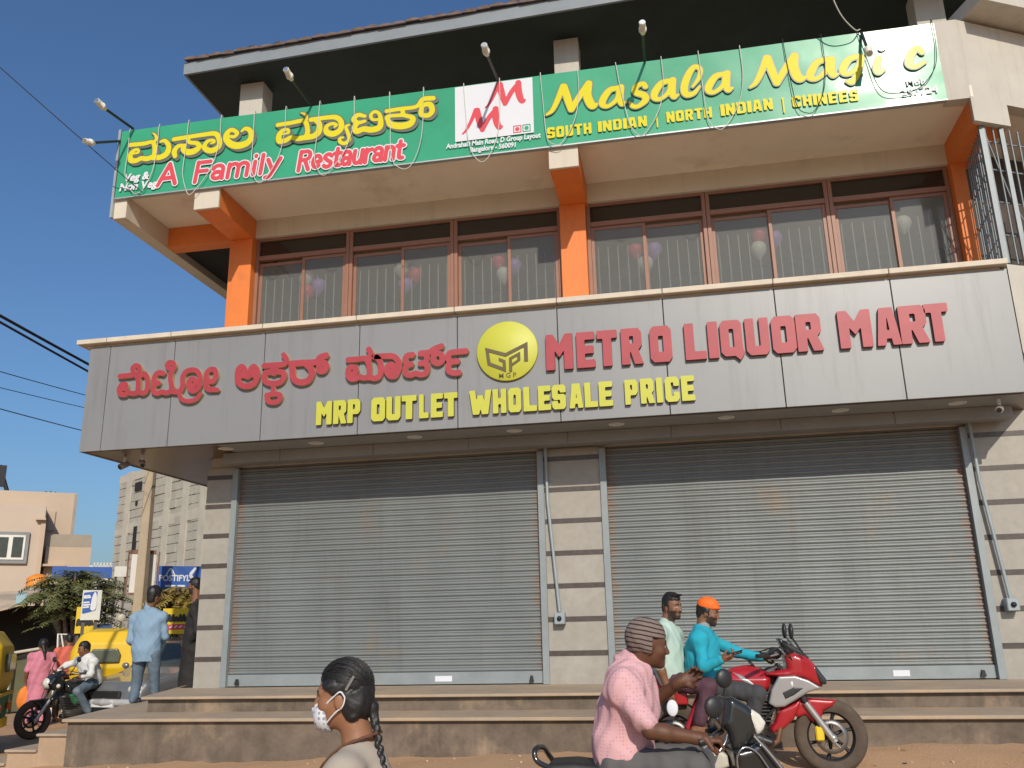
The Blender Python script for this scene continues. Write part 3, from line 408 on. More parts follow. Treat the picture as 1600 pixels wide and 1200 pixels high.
# lower canopy: soffit, lintel drop, fascia, coping
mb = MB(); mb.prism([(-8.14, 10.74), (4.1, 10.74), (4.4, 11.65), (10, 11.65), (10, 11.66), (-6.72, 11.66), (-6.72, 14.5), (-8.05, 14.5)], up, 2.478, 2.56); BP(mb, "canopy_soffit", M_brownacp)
mb = MB(); mb.box(-6.1, 4.14, 10.745, 11.29, 2.468, 2.4775); BP(mb, "soffit_strip", M_lintel)
JL = [-8.13, -7.8, -6.782, -5.415, -4.038, -2.673, -1.333, .031, 1.41, 2.785, 4.12]
mb = MB()
LJ = [-6.3]+[-5.424, -4.044, -2.688, -1.335, .025, 1.401, 2.775]+[4.14]
for a, b in zip(LJ, LJ[1:]): mb.box(a+.006, b-.006, 11.29, 11.33, 2.319, 2.467)
mb.box(-6.3, 4.14, 11.3, 11.6, 2.33, 2.46); BP(mb, "lintel", M_lintel, .004)
mb = MB(); mb.box(-8.1, 4.1, 10.675, 10.735, 2.49, 4.0, 1)
for a, b in zip(JL, JL[1:]): mb.box(a+.005, b-.005, 10.64, 10.67, 2.468, 4.0)
BP(mb, "fascia", [M_acp, M_dark], .004)
mb = MB(); mb.prism([(-8.1, 10.76), (-8.02, 14.5), (-8.07, 14.5), (-8.13, 10.68)], up, 2.47, 4.0); BP(mb, "fascia_return", M_acp)
CJ = [-8.3, -7.82, -6.81, -5.425, -4.06, -2.695, -1.323, .035, 1.4, 2.766, 4.115]
mb = MB()
for a, b in zip(CJ, CJ[1:]): mb.box(a+.005, b-.005, 10.55, 11.66, 4.03, 4.1)
mb.box(-8.2, 4.05, 10.66, 11.66, 4.0, 4.03); mb.box(-8.3, -6.66, 11.66, 14.6, 4.03, 4.1); BP(mb, "coping", M_cope, .006)
mb = MB(); dg = [(4.14, 10.68), (7.2, 12.2), (7.1, 12.35), (4.14, 10.85)]
mb.prism(dg, up, 2.95, 4.07); BP(mb, "corner_parapet", M_white)
# upper storey
def col_(name, x0, x1, y0, y1, z0, z1, m): q = MB(); q.box(x0, x1, y0, y1, z0, z1); return BP(q, name, m, .006)
for x0, x1 in ((-6.64, -6.26), (-1.37, -.99), (4.06, 4.24)):
    col_("column", x0, x1, 11.68, 12.05, 4.1, 5.995, M_orange)
for x0, x1 in ((-6.64, -6.25), (-1.355, -.955)):
    q = MB(); q.box(x0, x1, 10.63, 11.9, 5.995, 6.335); q.box(x0-.003, x1+.003, 10.585, 10.63, 5.99, 6.333, 1); BP(q, "beam", [M_orange, M_cream], .005)
q = MB(); q.prism([(4.05, 10.66), (4.09, 10.66), (4.52, 10.92), (4.35, 11.9), (4.05, 11.9)], up, 5.99, 6.335); q.prism([(4.045, 10.58), (4.06, 10.58), (4.55, 10.83), (4.52, 10.915), (4.05, 10.655)], up, 5.985, 6.333, 1); BP(q, "beam", [M_orange, M_white])
q = MB(); q.box(-7.97, -7.75, 10.585, 20, 5.99, 6.335); BP(q, "edge_beam", M_cream, .006)
q = MB(); q.box(-7.75, -6.64, 11.7, 11.95, 6.0, 6.335); BP(q, "cross_beam", M_orange, .004)
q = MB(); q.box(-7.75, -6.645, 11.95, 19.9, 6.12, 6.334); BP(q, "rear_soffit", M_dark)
q = MB(); q.box(-7.97, 4.09, 10.6, 20, 6.337, 6.5); q.prism([(4.09, 10.62), (6.5, 11.9), (6.5, 20), (4.09, 20)], up, 6.337, 6.5); BP(q, "balcony_slab", M_soff)
for a, b in ((-6.258, -1.372), (-.988, 4.058)):
    q = MB(); q.box(a, b, 11.76, 12.05, 6.03, 6.335); BP(q, "window_beam", M_cream)
q = MB(); q.box(-6.64, -6.5, 12.06, 19, 4.0, 6.12); q.box(-6.5, 7, 15.6, 15.8, 4.0, 6.33); q.box(-6.5, 7, 12.2, 15.6, 4.0, 4.06); BP(q, "interior_wall", mat("dim_interior", (.3, .27, .23), .9, var=.2))
q = MB(); q.box(-7.9, 3.75, 10.62, 10.74, 6.5, 7.36); BP(q, "balcony_parapet", M_white)
q = MB(); q.prism([(3.765, 10.585), (4.035, 10.585), (7.5, 12.43), (7.4, 12.58), (4.0, 10.76), (3.765, 10.74)], up, 6.315, 7.48); BP(q, "corner_parapet", M_white)
q = MB(); q.prism([(4.05, 10.98), (4.28, 10.3), (8.2, 12.28), (7.6, 12.9)], up, 7.53, 7.72); BP(q, "corner_canopy", M_white)
# windows: one part per bay with frame, sashes, grille
def window(x0, x1, flip=False):
    z0, zr, z1 = 4.1, 5.66, 6.03; y = 11.82; f = MB(); w = .055
    f.box(x0, x0+w, y, y+.09, z0, z1); f.box(x1-w, x1, y, y+.09, z0, z1); f.box(x0+w, x1-w, y, y+.09, z1-.04, z1); f.box(x0+w, x1-w, y-.004, y+.09, zr, zr+.075); f.box(x0+w, x1-w, y, y+.09, z0, z0+.05)
    o = BP(f, "window", M_frame, .004)
    xm = (x0+x1)/2+(.02 if not flip else -.03)
    for k, (a, b) in enumerate(((x0+w, xm+.02), (xm-.02, x1-w))):
        yy = y+.02+(.034 if (k == 0) != flip else .002); s = MB(); v = .05; zt = zr-(.035 if (k == 0) != flip else .004)
        s.box(a, a+v, yy, yy+.03, z0+.05, zt); s.box(b-v, b, yy, yy+.03, z0+.05, zt); s.box(a+v, b-v, yy, yy+.03, zt-v, zt); s.box(a+v, b-v, yy, yy+.03, z0+.05, z0+.1)
        subpart(s, "sash", M_frame, o, .003)
        g = MB(); g.box(a+v-.004, b-v+.004, yy+.012, yy+.018, z0+.1-.004, zt-v+.004); subpart(g, "pane", M_glass, o)
    g = MB(); g.box(x0+w-.003, x1-w+.003, y+.04, y+.046, zr+.072, z1-.037); subpart(g, "transom_pane", M_tglass, o)
    g = MB(); n = int((x1-x0)/.135)
    for i in range(1, n): xx = x0+(x1-x0)*i/n; g.box(xx-.006, xx+.006, y+.13, y+.142, z0+.02, 5.38)
    g.box(x0, x1, y+.143, y+.15, 4.3, 4.33); subpart(g, "grille", M_wire, o)
for a, b, fl in ((-6.258, -4.695, 0), (-4.69, -3.02, 0), (-3.015, -1.372, 0), (-.988, .745, 1), (.75, 2.445, 0), (2.45, 4.055, 0)): window(a, b, fl)
# terrace storey and tiled roof
for x0, x1 in ((-6.66, -6.25), (-1.36, -.975), (3.95, 4.35)): col_("terrace_column", x0, x1, 11.7, 12.05, 6.5, 8.86, M_white)
q = MB(); q.box(-6.3, 8, 16.0, 16.2, 6.5, 8.86); q.box(-6.35, -6.2, 12.06, 16, 6.5, 8.86) if False else None; BP(q, "terrace_wall", M_roofu)
e0, e1 = Vector((-7.42, 11.27)), Vector((7.5, 10.78))
q = MB(); q.prism([(e0.x, e0.y), (e1.x, e1.y), (e1.x, 18), (e0.x, 18)], up, 8.862, 8.9); BP(q, "roof_underside", M_roofu)
q = MB(); q.prism([(e0.x-.02, e0.y-.03), (e1.x, e1.y-.03), (e1.x, e1.y+.01), (e0.x-.02, e0.y+.01)], up, 8.855, 9.075); q.prism([(e0.x-.02, e0.y+.01), (e0.x+.02, e0.y+.01), (e0.x+.02, 18), (e0.x-.02, 18)], up, 8.855, 9.075); BP(q, "eave_board", M_eave)
q = MB(); n = 66
for i in range(n):
    t = (i+.5)/n; c = e0.lerp(e1, t); w = (e1.x-e0.x)/n; dz = random.uniform(-.008, .012)
    q.add([(c.x+w*a, c.y-.085+random.uniform(-.01, .01), 9.077+dz+b) for a, b in ((-.5, 0), (-.5, .03), (-.2, .055), (.2, .06), (.5, .03), (.5, 0))]+[(c.x+w*a, 14.5, 10.0+b) for a, b in ((-.5, 0), (-.5, .03), (-.2, .055), (.2, .06), (.5, .03), (.5, 0))],
          [(0, 1, 2, 3, 4, 5), (11, 10, 9, 8, 7, 6)]+[(k, (k+1) % 6, 6+(k+1) % 6, 6+k) for k in range(6)])
BP(q, "roof_tiles", M_tile)
# steel grille cage at the right-hand corner
q = MB()
for i in range(9): p = (4.27-.012*i, 11.66-.1*i); q.tube([(p[0], p[1], 4.1), (p[0], p[1], 5.99)], .009, 6)
for i in range(22): p = (4.2+.118*i, 10.74+.062*i); q.tube([(p[0], p[1], 4.1), (p[0]-.0, p[1], 5.98)], .011, 6)
for z in (4.5, 4.95, 5.4, 5.8): q.tube([(4.27, 11.66, z), (4.17, 10.78, z), (6.8, 12.11, z)], .012, 6)
q.box(4.13, 4.19, 10.72, 10.78, 4.1, 5.985); q.box(4.4, 4.45, 10.82, 10.87, 4.1, 5.985)
q.tube([(4.2, 10.76, 5.9), (4.42, 10.86, 4.9), (4.8, 11.0, 4.1)], .01, 6)
BP(q, "corner_grille", mat("dark_grille_paint", (.2, .225, .235), .5, metal=.2, var=.15))
q = MB(); q.prism([(4.27, 12.0), (4.27, 12.1), (8, 14.0), (8, 13.9)], up, 4.1, 6.33); BP(q, "added_dark_backing", mat("shade_brown_backing", (.07, .055, .045), .8, var=.3))  # added dark panel, its colour standing in for the shaded interior behind the grille
for x, yb in ((-1.665, 11.6), (3.735, 11.58)):
    q = MB(); q.tube([(x-.02, yb, 2.45), (x-.01, yb, 1.6), (x+(.1 if x < 0 else .115), yb, .16)], .022, 10); BP(q, "conduit", M_steel)
    xb, zb = (x+.103, .075) if x < 0 else (x+.115, .11)
    q = MB(); q.box(xb-.07, xb+.07, yb-.07, 11.655, zb-.075, zb+.075); b_ = BP(q, "switch_box", M_steel, .01)
    q = MB(); q.lathe([(.001, 0), (.03, 0), (.03, .02), (.018, .02), (.018, .03), (.001, .03)], lambda X, Y, h: (xb+X, yb-.07-h, zb+Y), 16); subpart(q, "knob", M_black, b_)

# ------------------------------------------------------------------ raised shop lettering on the fascia
XZ = lambda x, z, d: (x, d, z)
def letters(name, label, cat, loc): return thing(name, label, cat, loc)
k1 = thing("raised_lettering", "raised red Kannada shop name on the grey fascia", "sign", (-5, 10.64, 3.3))
for cl in RED:
    q = MB(); flat(q, fld_strokes(cl), .007, .008, XZ, 10.585, 10.64, 0, 1); part(q, "letter", [M_redl, M_redside], k1)
def caps(row, label, y0, m, ms, zfix=None):
    t = thing("raised_lettering", label, "sign", (row[0][1], 10.64, row[0][3]))
    for ch, x0, x1, z0, z1 in row:
        q = MB(); flat(q, glyph(ch, x0+.006, x1-.006, zfix[0], zfix[1], .006), .012, 0, XZ, y0, 10.64, 0, 1); part(q, "letter", [m, ms], t)
caps(ROW1, "raised red METRO LIQUOR MART letters on the grey fascia", 10.585, M_redl, mat("dark_red_side", (.2, .05, .035), .6), (3.14, 3.605))
caps(ROW2, "raised yellow-green letters reading MRP OUTLET WHOLESALE PRICE", 10.59, M_yell, M_darkside, (2.622, 2.93))
lg = thing("round_logo", "round yellow disc with dark angular M G P monogram on the fascia", "sign", (-2, 10.62, 3.446))
q = MB(); q.lathe([(.001, 0), (.398, 0), (.405, .006), (.405, .035), (.001, .035)], lambda x, y, h: (-1.999+x, 10.602+h, 3.446+y), 64); part(q, "disc", M_yell, lg)
q = MB(); flat(q, fld_strokes([[p for p in s_] for s_ in MGP], 1) if False else fld_polys([(1, [(a, b) for a, b in c]) for c in [
    [(-2.29, 3.51), (-2.02, 3.415), (-1.725, 3.545), (-1.725, 3.28), (-1.775, 3.28), (-1.775, 3.475), (-2.02, 3.365), (-2.24, 3.445), (-2.22, 3.3), (-2.055, 3.225), (-2.06, 3.29), (-2.11, 3.315), (-2.11, 3.36), (-2.02, 3.315), (-2.015, 3.155), (-2.26, 3.27)],
    [(-1.975, 3.155), (-1.935, 3.155), (-1.935, 3.23), (-1.825, 3.3), (-1.825, 3.42), (-1.975, 3.345)]]]+[(-1, [(-1.935, 3.27), (-1.935, 3.325), (-1.865, 3.36), (-1.865, 3.312)])]), .006, 0, XZ, 10.594, 10.601); part(q, "monogram", M_olive, lg)
part_text = text("M G P", .09, -2.0, 10.598, 3.082, M_olive, "caption", None, 'CENTER', .0015); part_text.parent = lg; part_text.matrix_parent_inverse = Matrix.Translation(lg.location).inverted()
# ------------------------------------------------------------------ the green signboard
sb = thing("signboard", "long green restaurant banner with yellow lettering above the orange columns", "sign", (-2.1, 10.56, 6.31))
q = MB(); nx, nz = 120, 12
vs = [(-7.93+11.69*i/nx, 10.541+.008*(1-(2*j/nz-1)**2)+.0016*math.sin(i*.62+j*.5)+.002*math.sin(i*.21-j*.9)+.0006*math.sin(i*1.9+j*1.3), 6.31+1.13*j/nz) for i in range(nx+1) for j in range(nz+1)]
q.add(vs, [(i*(nz+1)+j, (i+1)*(nz+1)+j, (i+1)*(nz+1)+j+1, i*(nz+1)+j+1) for i in range(nx) for j in range(nz)], 0, True)
part(q, "banner", M_green, sb)
q = MB(); q.box(-7.93, 3.76, 10.565, 10.6, 6.31, 7.44); q.box(-7.985, -7.945, 10.54, 10.6, 6.0, 7.48); q.box(-7.93, 3.76, 10.53, 10.6, 6.29, 6.308); part(q, "frame", mat("sign_frame", (.4, .42, .42), .5, metal=.5), sb)
def T(body, *a, **k): o = text(body, *a, parent=None, **k); o.parent = sb; o.matrix_parent_inverse = Matrix.Translation(sb.location).inverted(); return o
YB = 10.522
def pr(shape, name, m, grow=0, d=YB, res=.009, dx=0, dz=0):
    q = MB(); flat(q, shape, res, grow, lambda x, z, dd: (x+dx, dd, z+dz), d, d+.002); return part(q, name, m, sb)
yk = [fld_strokes(c) for c in YEL]
for i, cl in enumerate(yk):
    pr(cl, "letter_outline", M_greyo, .016, YB+.003-.0001*i); pr(cl, "letter_shadow", M_greyo, .01, YB+.0045-.0001*i, dx=.035, dz=-.035)
    pr(cl, "letter", M_yellow)
for i, c in enumerate(MAS):
    f_ = fld_strokes(c); pr(f_, "letter_outline", M_greyo, .013, YB+.003-.0001*i); pr(f_, "letter", M_yellow, .0, YB-.0001*i)
pr(fld_strokes(IDOT), "red_dot", M_red)
for (ch, x0, x1, z0, z1) in ROW3: pr(glyph(ch, x0, x1, z0, z1), "letter", M_yellow, 0, YB+.001)
for j, (ch, st_) in enumerate(sans("A", -7.25, -6.9, 6.43, .34, .34, .034)+sans("Family", -6.66, -5.27, 6.41, .335, .32, .032)+sans("Restaurant", -5.02, -3.42, 6.385, .325, .315, .031)):
    f_ = fld_strokes(st_, 3); pr(f_, "letter_outline", M_wh, .017, YB+.003-.0001*j); pr(f_, "letter", M_red, .0, YB-.00005*j)
q = MB(); q.box(-2.66, -1.54, YB+.004, YB+.006, 6.545, 7.42); part(q, "logo_panel", M_wh, sb)
pr(fld_strokes(LOGO1), "monogram", M_red, 0, YB+.001); pr(fld_strokes(LOGO2), "monogram", M_red, 0, YB+.0005)
for x0, m in ((-1.83, M_red), (-1.7, M_green)):
    pr(fld_polys([(1, [(x0, 6.57), (x0+.115, 6.57), (x0+.115, 6.685), (x0, 6.685)]), (-1, [(x0+.014, 6.584), (x0+.101, 6.584), (x0+.101, 6.671), (x0+.014, 6.671)])]), "diet_mark", m, 0, YB+.001, .005)
    pr(fld_strokes([[(x0+.057, 6.627, .03), (x0+.058, 6.628, .03)]]), "diet_dot", m, 0, YB+.001, .005)
T("Andrahalli Main Road, D Group Layout", .105, -2.12, YB, 6.455, M_wh, "address_line", align='CENTER', bold=.0035, sx=.8, shear=.1)
T("Bangalore - 560091", .105, -2.12, YB, 6.355, M_wh, "address_line", align='CENTER', bold=.0035, sx=.8, shear=.1)
T("Veg &", .17, -7.8, YB, 6.56, M_wh, "diet_line", bold=.007, shear=.15); T("Non Veg", .17, -7.86, YB, 6.41, M_wh, "diet_line", bold=.007, shear=.15)
T("Mob", .13, 3.3, YB, 6.56, M_wh, "phone_line", bold=.004); T("257724", .15, 3.22, YB, 6.41, M_wh, "phone_line", bold=.004)
CABX = CABLES
for i, c in enumerate(CABX):
    (xa, za), (xb, zb), (xc, zc), (xd, zd) = c
    m = M_dwire if i in (9, 10) else M_wire
    q = MB(); pts = curve_pts([(xa, 10.58, 7.447), (xa, 10.515, za+.015), (xa+(xb-xa)*.35, 10.512, za+(zb-za)*.45), (xb, 10.49, zb), ((xb*.6+xc*.4), 10.49, min(zb, zc)-.09), (xc*.8+xb*.2, 10.49, zc-.06), (xc*.4+xd*.6, 10.49, zc+(zd-zc)*.22), (xd, 10.512, zc+(zd-zc)*.6), (xd, 10.515, zd+.01), (xd, 10.58, 7.447)], 6)
    q.tube(pts, .0055, 6)
    tag(q.build("cable", m), f"thin {'dark' if i in (9, 10) else 'pale'} light-string loop hanging over the green signboard, {['first', 'second', 'third', 'fourth', 'fifth', 'sixth', 'seventh', 'eighth', 'ninth', 'tenth', 'eleventh'][i]} from the left", "cable", "cable loops hanging over the signboard")
def spot(loc, tip, label):
    t = thing("spot_lamp", label, "lamp", loc, 0, "spot lamps on the signboard"); v = Vector(tip)-Vector(loc); u = v.normalized()
    q = MB(); q.tube([loc, tip], .02, 8); part(q, "arm", M_black, t)
    q = MB(); d = (u+Vector((0, 0, .2))).normalized(); e = Vector(tip)
    q.tube([e-d*.03, e+d*.02, e+d*.021, e+d*.06, e+d*.061, e+d*.17], [.03, .034, .052, .052, .045, .042], 12); part(q, "head", mat("lamp_white", (.7, .68, .6), .4), t)
    q = MB(); q.tube([e+d*.171, e+d*.178], .036, 12); part(q, "lens", M_metal, t)
spot((-7.73, 10.52, 7.45), (-7.73, 9.83, 7.37), "spot lamp on the left end of the signboard top")
spot((-7.95, 10.56, 7.29), (-7.95, 9.95, 6.9), "spot lamp below the top corner, sticking out from the sign's left edge")
spot((-4.84, 10.52, 7.45), (-4.84, 9.83, 7.43), "spot lamp above the yellow Kannada restaurant name")
spot((-2.03, 10.52, 7.44), (-2.03, 9.77, 7.34), "spot lamp above the white M M logo panel")
spot((.03, 10.52, 7.43), (.03, 9.8, 7.36), "spot lamp above the word Masala")
spot((2.86, 10.52, 7.42), (2.84, 10.3, 7.02), "spot lamp drooping over the sun glare on the sign")
# fascia downlights
for i, x in enumerate((-6.1, -4.76, -3.36, -2.0, -.66, .72, 2.09, 3.44)):
    t = thing("downlight", f"round flush soffit light under the fascia, {['first', 'second', 'third', 'fourth', 'fifth', 'sixth', 'seventh', 'eighth'][i]} from the left", "light", (x, 11.0, 2.468), 0, "soffit downlights")
    q = MB(); q.lathe([(.001, .002), (.075, .002), (.09, -.004), (.1, -.004), (.105, .0)], lambda X, Y, h: (x+X, 11.0+Y, 2.466+h), 24); part(q, "rim", M_wh, t)
    q = MB(); q.lathe([(.001, -.003), (.075, -.003)], lambda X, Y, h: (x+X, 11.0+Y, 2.466+h), 20); part(q, "diffuser", mat("diffuser", (.62, .6, .52), .5), t)
def cctv(x, y, z, aim, label):
    t = thing("cctv_camera", label, "camera", (x, y, z), 0, "security cameras under the fascia"); a = Vector(aim).normalized()
    q = MB(); q.tube([(x, y, z), (x, y, z-.09)], .022, 8); part(q, "mount", M_wh, t)
    q = MB(); c = Vector((x, y, z-.12)); q.tube([c-a*.07, c-a*.05, c+a*.08, c+a*.085], [.03, .045, .045, .04], 12); part(q, "housing", mat("cctv_grey", (.3, .26, .22), .4), t)
    q = MB(); q.tube([c+a*.086, c+a*.092], .03, 12); part(q, "lens", M_black, t)
cctv(-7.765, 11.17, 2.476, (-.3, -.8, -.5), "left of the two small cameras under the fascia's left end")
cctv(-7.44, 11.1, 2.476, (.5, -.6, -.5), "right of the two small cameras under the fascia's left end")
cctv(3.86, 10.9, 2.466, (-.4, -.8, -.4), "small camera under the right end of the fascia")
# balloons behind the upstairs glass
BM = {k: mat("balloon_"+k, c, .35, var=.03) for k, c in (("white", (.85, .83, .8)), ("red", (.8, .1, .14)), ("purple", (.5, .3, .75)))}
for i, (x, z, c) in enumerate(BALL):
    q = MB(); c_ = Vector((x, 12.03, z)); pr_ = [(.003, -.16), (.012, -.145), (.05, -.115), (.1, -.05), (.118, .01), (.112, .06), (.08, .105), (.04, .125), (.001, .13)]
    q.lathe(pr_, lambda X, Y, h: c_+Vector((X, Y, h)), 18); o = q.build("balloon", BM[c])
    tag(o, f"{c} balloon behind the upstairs glass, {BALLW[i]}", "balloon", "balloons behind the upstairs windows")

# ------------------------------------------------------------------ street behind, seen past the left end
F_ = 1359.03
def ray(px, py): return fw*F_+r2*(px-800)-u2*(py-600)
def atY(px, py, Y): v = ray(px, py); return v*(Y/v.y)
AZ = R(38); NV = Vector((-math.sin(AZ), math.cos(AZ), 0)); UV = Vector((math.cos(AZ), math.sin(AZ), 0))
def atD(px, py, d): v = ray(px, py); return v*(d/v.dot(NV))
def loc2(px, py, d, o):               # local (u, z) in a frame turned to face along AZ with origin o
    p = atD(px, py, d)-o; return p.dot(UV), p.z
M_peach = mat("peach_paint", (.5, .4, .31), .8, var=.05, vs=.8, bump=.02)
M_peach2 = mat("deep_peach_paint", (.49, .375, .27), .8, var=.05, vs=.8)
M_conc = mat("raw_blockwork", (.4, .375, .31), .9, var=.16, vs=1.2, bump=.15, bs=9, dirt=(.47, .45, .38), dirt_s=.7, streak=((.17, .15, .12), 2.4, .5))
M_winf = mat("grey_window_surround", (.22, .22, .21), .6); M_sash = mat("white_sash", (.68, .66, .6), .5)
M_wglass = mat("dark_glass", (.05, .055, .045), .08, var=.3)
M_rail = mat("grey_rail_panel", (.3, .25, .19), .6)
GZL = -1.62
def framed(name, label, cat, d, px, group=None):
    o = atD(px, 985, d); o.z = GZL
    t = thing(name, label, cat, o, AZ, group); return t, o
def lpart(q, name, m, par, bevel=0):   # mesh already in the thing's local frame
    o = q.build(name, m, par)
    if bevel: bev(o, bevel, 1)
    return o
def rect(q, o, d, x0, x1, y0, y1, dep, mi=0, z0=None, off=0.):
    (a, zb), (b, zt) = loc2(x0, y1, d, o), loc2(x1, y0, d, o)
    q.box(a, b, off, off+dep, (zb if z0 is None else z0), zt, mi); return a, b, zb, zt
t, o = framed("apartment_building", "peach apartment block with grey-framed window and roof terrace across the street", "building", 38, 60)
q = MB(); rect(q, o, 38, -160, 122, 762, 900, 9, z0=0, off=1.6); rect(q, o, 38, 66, 144, 853, 905, 2.5, off=.5, z0=0); W1 = lpart(q, "rear_wall", M_peach2, t)
q = MB(); a, b, _, zt = rect(q, o, 38, -160, 73, 789, 900, 1.6, z0=2.4); q.box(a, b-1.2, .4, 1.6, 0, 2.4); W2 = lpart(q, "front_wall", M_peach, t)
for nm, c in (("sunshade", (56, 72, 810, 813, .3, -.25)), ("balcony_ledge", (60, 103, 881, 884, .5, .1)), ("corner_strip", (62, 65, 812, 900, .12, -.06)), ("recess_panel", (73, 88, 791, 822, .08, 1.53))):
    q = MB(); rect(q, o, 38, *c[:4], c[4], off=c[5]); lpart(q, nm, M_peach2, t)
q = MB(); rect(q, o, 38, -60, 47, 832, 880, .2, off=-.12); f_ = lpart(q, "window", M_winf, t)
q = MB(); rect(q, o, 38, -50, 41, 837, 874, .06, off=-.15); s_ = lpart(q, "sash", M_sash, f_)
q = MB()
for xa, xb in ((-45, -13), (-10, 14), (17, 37)): rect(q, o, 38, xa, xb, 840, 871, .03, off=-.17)
lpart(q, "pane", M_wglass, f_)
q = MB(); rect(q, o, 38, 66, 145, 834, 852, .05, off=.5)
lpart(q, "terrace_railing", M_rail, t)
q = MB()
for px in (66, 80, 95, 110): (a, z) = loc2(px, 762, 38, o); q.box(a-.1, a+.1, 3, 3.2, z-.2, z+.1)
for px, h in ((62, 12), (70, 16), (78, 16), (86, 15)): (a, z) = loc2(px, 762, 38, o); q.box(a-.04, a+.04, 4, 4.08, z-.2, z+h/36)
(a, z) = loc2(62, 748, 38, o); (b, _) = loc2(86, 748, 38, o); q.box(a, b, 4, 4.08, z-.05, z)
(a, z) = loc2(73, 750, 38, o); q.box(a-.25, a+.15, 3.8, 4.2, z-.4, z-.02); lpart(q, "roof_tank_stand", mat("dark_green_metal", (.06, .1, .08), .6), t)
q = MB(); (a, z) = loc2(124, 764, 38, o); q.box(a-.12, a, 1.5, 1.62, 0, z); lpart(q, "drainpipe", mat("pipe_grey", (.3, .26, .22), .6), t)
q = MB(); a, b, _, _ = rect(q, o, 38, -60, 42, 897, 925, .3, off=.9); lpart(q, "shop_front", mat("shaded_shop", (.25, .18, .13), .8, var=.4, vs=2), t)
# roof antenna mast on that block
t, o = framed("antenna_mast", "dark raking mast on the roof at the photo's left edge", "mast", 38.5, 5)
q = MB(); a, z = loc2(10, 762, 38.5, o); b, z2 = loc2(-8, 700, 38.5, o); q.tube([(a, 4, z), (b, 4, z2)], .09, 6); q.box(b-.2, b+.28, 3.9, 4.1, z2-.9, z2); lpart(q, "mast", M_dwire, t)
# distant white building
t, o = framed("distant_house", "low white house with parapet posts far down the street", "building", 70, 165)
q = MB(); rect(q, o, 70, 120, 205, 884, 940, 6, z0=0)
for i in range(9): rect(q, o, 70, 146+i*5, 149+i*5, 879, 886, .4)
lpart(q, "wall", mat("far_white", (.6, .55, .48), .8, var=.06), t)
# raw concrete-block building (recedes to the left)
P0 = atY(340, 900, 25.0); DV = Vector((-.83, .56, 0)).normalized(); NVb = Vector((DV.y, -DV.x, 0))
def onB(px, py): v = ray(px, py); p = v*(P0.dot(NVb)/v.dot(NVb)); return (p-P0).dot(DV), p.z
cb = thing("unfinished_building", "grey unfinished building of bare concrete blocks behind the utility pole", "building", (P0.x, P0.y, GZL), math.atan2(DV.y, DV.x))
sL, zt = onB(190, 745); side = 1 if (Matrix.Rotation(math.atan2(DV.y, DV.x), 3, 'Z') @ Vector((0, 1, 0))).dot(NVb) > 0 else -1
mbx = MB(); LB = lambda a, b, y0, y1, z0, z1, mi=0, q=None: (q or mbx).box(a, b, min(side*y0, side*y1), max(side*y0, side*y1), z0-GZL, z1-GZL, mi)
LB(-6, sL, .0, 9, GZL, zt)
h = 0; z = GZL
while z < zt-.25:                      # block courses, laid slightly uneven
    x = -6+(.2 if h % 2 else 0)
    while x < sL-.1:
        w = .6; LB(x+.012, min(x+w-.012, sL), -.012-random.random()*.045, .01, z+.012, z+.288); x += w
    z += .3; h += 1
lpart(mbx, "block_wall", M_conc, cb)
mbx = MB()
for px in (200, 236, 262, 290, 318): s_, _ = onB(px, 800); LB(s_-.22, s_+.22, -.06, .1, GZL, zt+.05)
for py in (735, 822): LB(-6, sL, -.05, .1, (zt-.3 if py == 735 else onB(215, 822)[1]-.2), (zt if py == 735 else onB(215, 822)[1]+.15))
lpart(mbx, "concrete_frame", mat("raw_concrete", (.48, .44, .36), .9, var=.15, vs=1.5, bump=.1, bs=8), cb)
for x0, x1, y0, y1 in ((213, 224, 752, 768), (208, 217, 822, 865), (214, 217, 783, 790)): mbx = MB(); (b, zb), (a, zz) = onB(x0, y1), onB(x1, y0); LB(a, b, -.075, -.03, zb, zz); lpart(mbx, "window_opening", M_dark, cb)
# utility pole with hoarding frame and wires
pb = atY(203, 1110, 17.); pole = thing("utility_pole", "tall square concrete utility pole behind the man in the blue shirt", "pole", (pb.x, pb.y, GZL))
q = MB(); h = 7.4
for z0, z1, w0, w1 in ((0, h, .115, .08),): q.add([(sx*w, sy*w*.85, z) for z, w in ((z0, w0), (z1, w1)) for sx, sy in ((-1, -1), (1, -1), (1, 1), (-1, 1))], [(0, 3, 2, 1), (4, 5, 6, 7), (0, 1, 5, 4), (1, 2, 6, 5), (2, 3, 7, 6), (3, 0, 4, 7)])
lpart(q, "shaft", mat("pole_concrete", (.4, .32, .22), .85, var=.12, vs=3, bump=.08, bs=20), pole, .015)
q = MB(); q.box(-.12, .12, -.104, .104, .1, 1.25); lpart(q, "painted_base", mat("peeling_whitewash", (.6, .56, .48), .85, var=.15, vs=6, dirt=(.4, .33, .23), dirt_s=4, dirt_t=.45), pole)
q = MB()
q.box(-.7, .7, -.14, -.09, 6.9, 7.0); q.box(-.05, .05, -.09, .02, 6.9, 7.0)
lpart(q, "cross_arm", M_steel, pole)
ho = thing("hoarding", "blank white upright boards in a brown frame either side of the utility pole", "board", (pb.x, pb.y+.3, GZL), AZ)
o = Vector((pb.x, pb.y+.3, GZL)); dH = o.dot(NV)
q = MB()
for x0, x1, y0, y1 in ((197, 201, 862, 930), (245, 249, 862, 930), (201, 245, 860, 865), (201, 245, 926, 930)): rect(q, o, dH, x0, x1, y0, y1, .06)
a, _ = loc2(204, 930, dH, o); q.box(a, a+.06, 0, .06, 0, 1.9); a, _ = loc2(240, 930, dH, o); q.box(a, a+.06, 0, .06, 0, 1.9); lpart(q, "frame", mat("brown_frame", (.2, .1, .06), .7), ho)
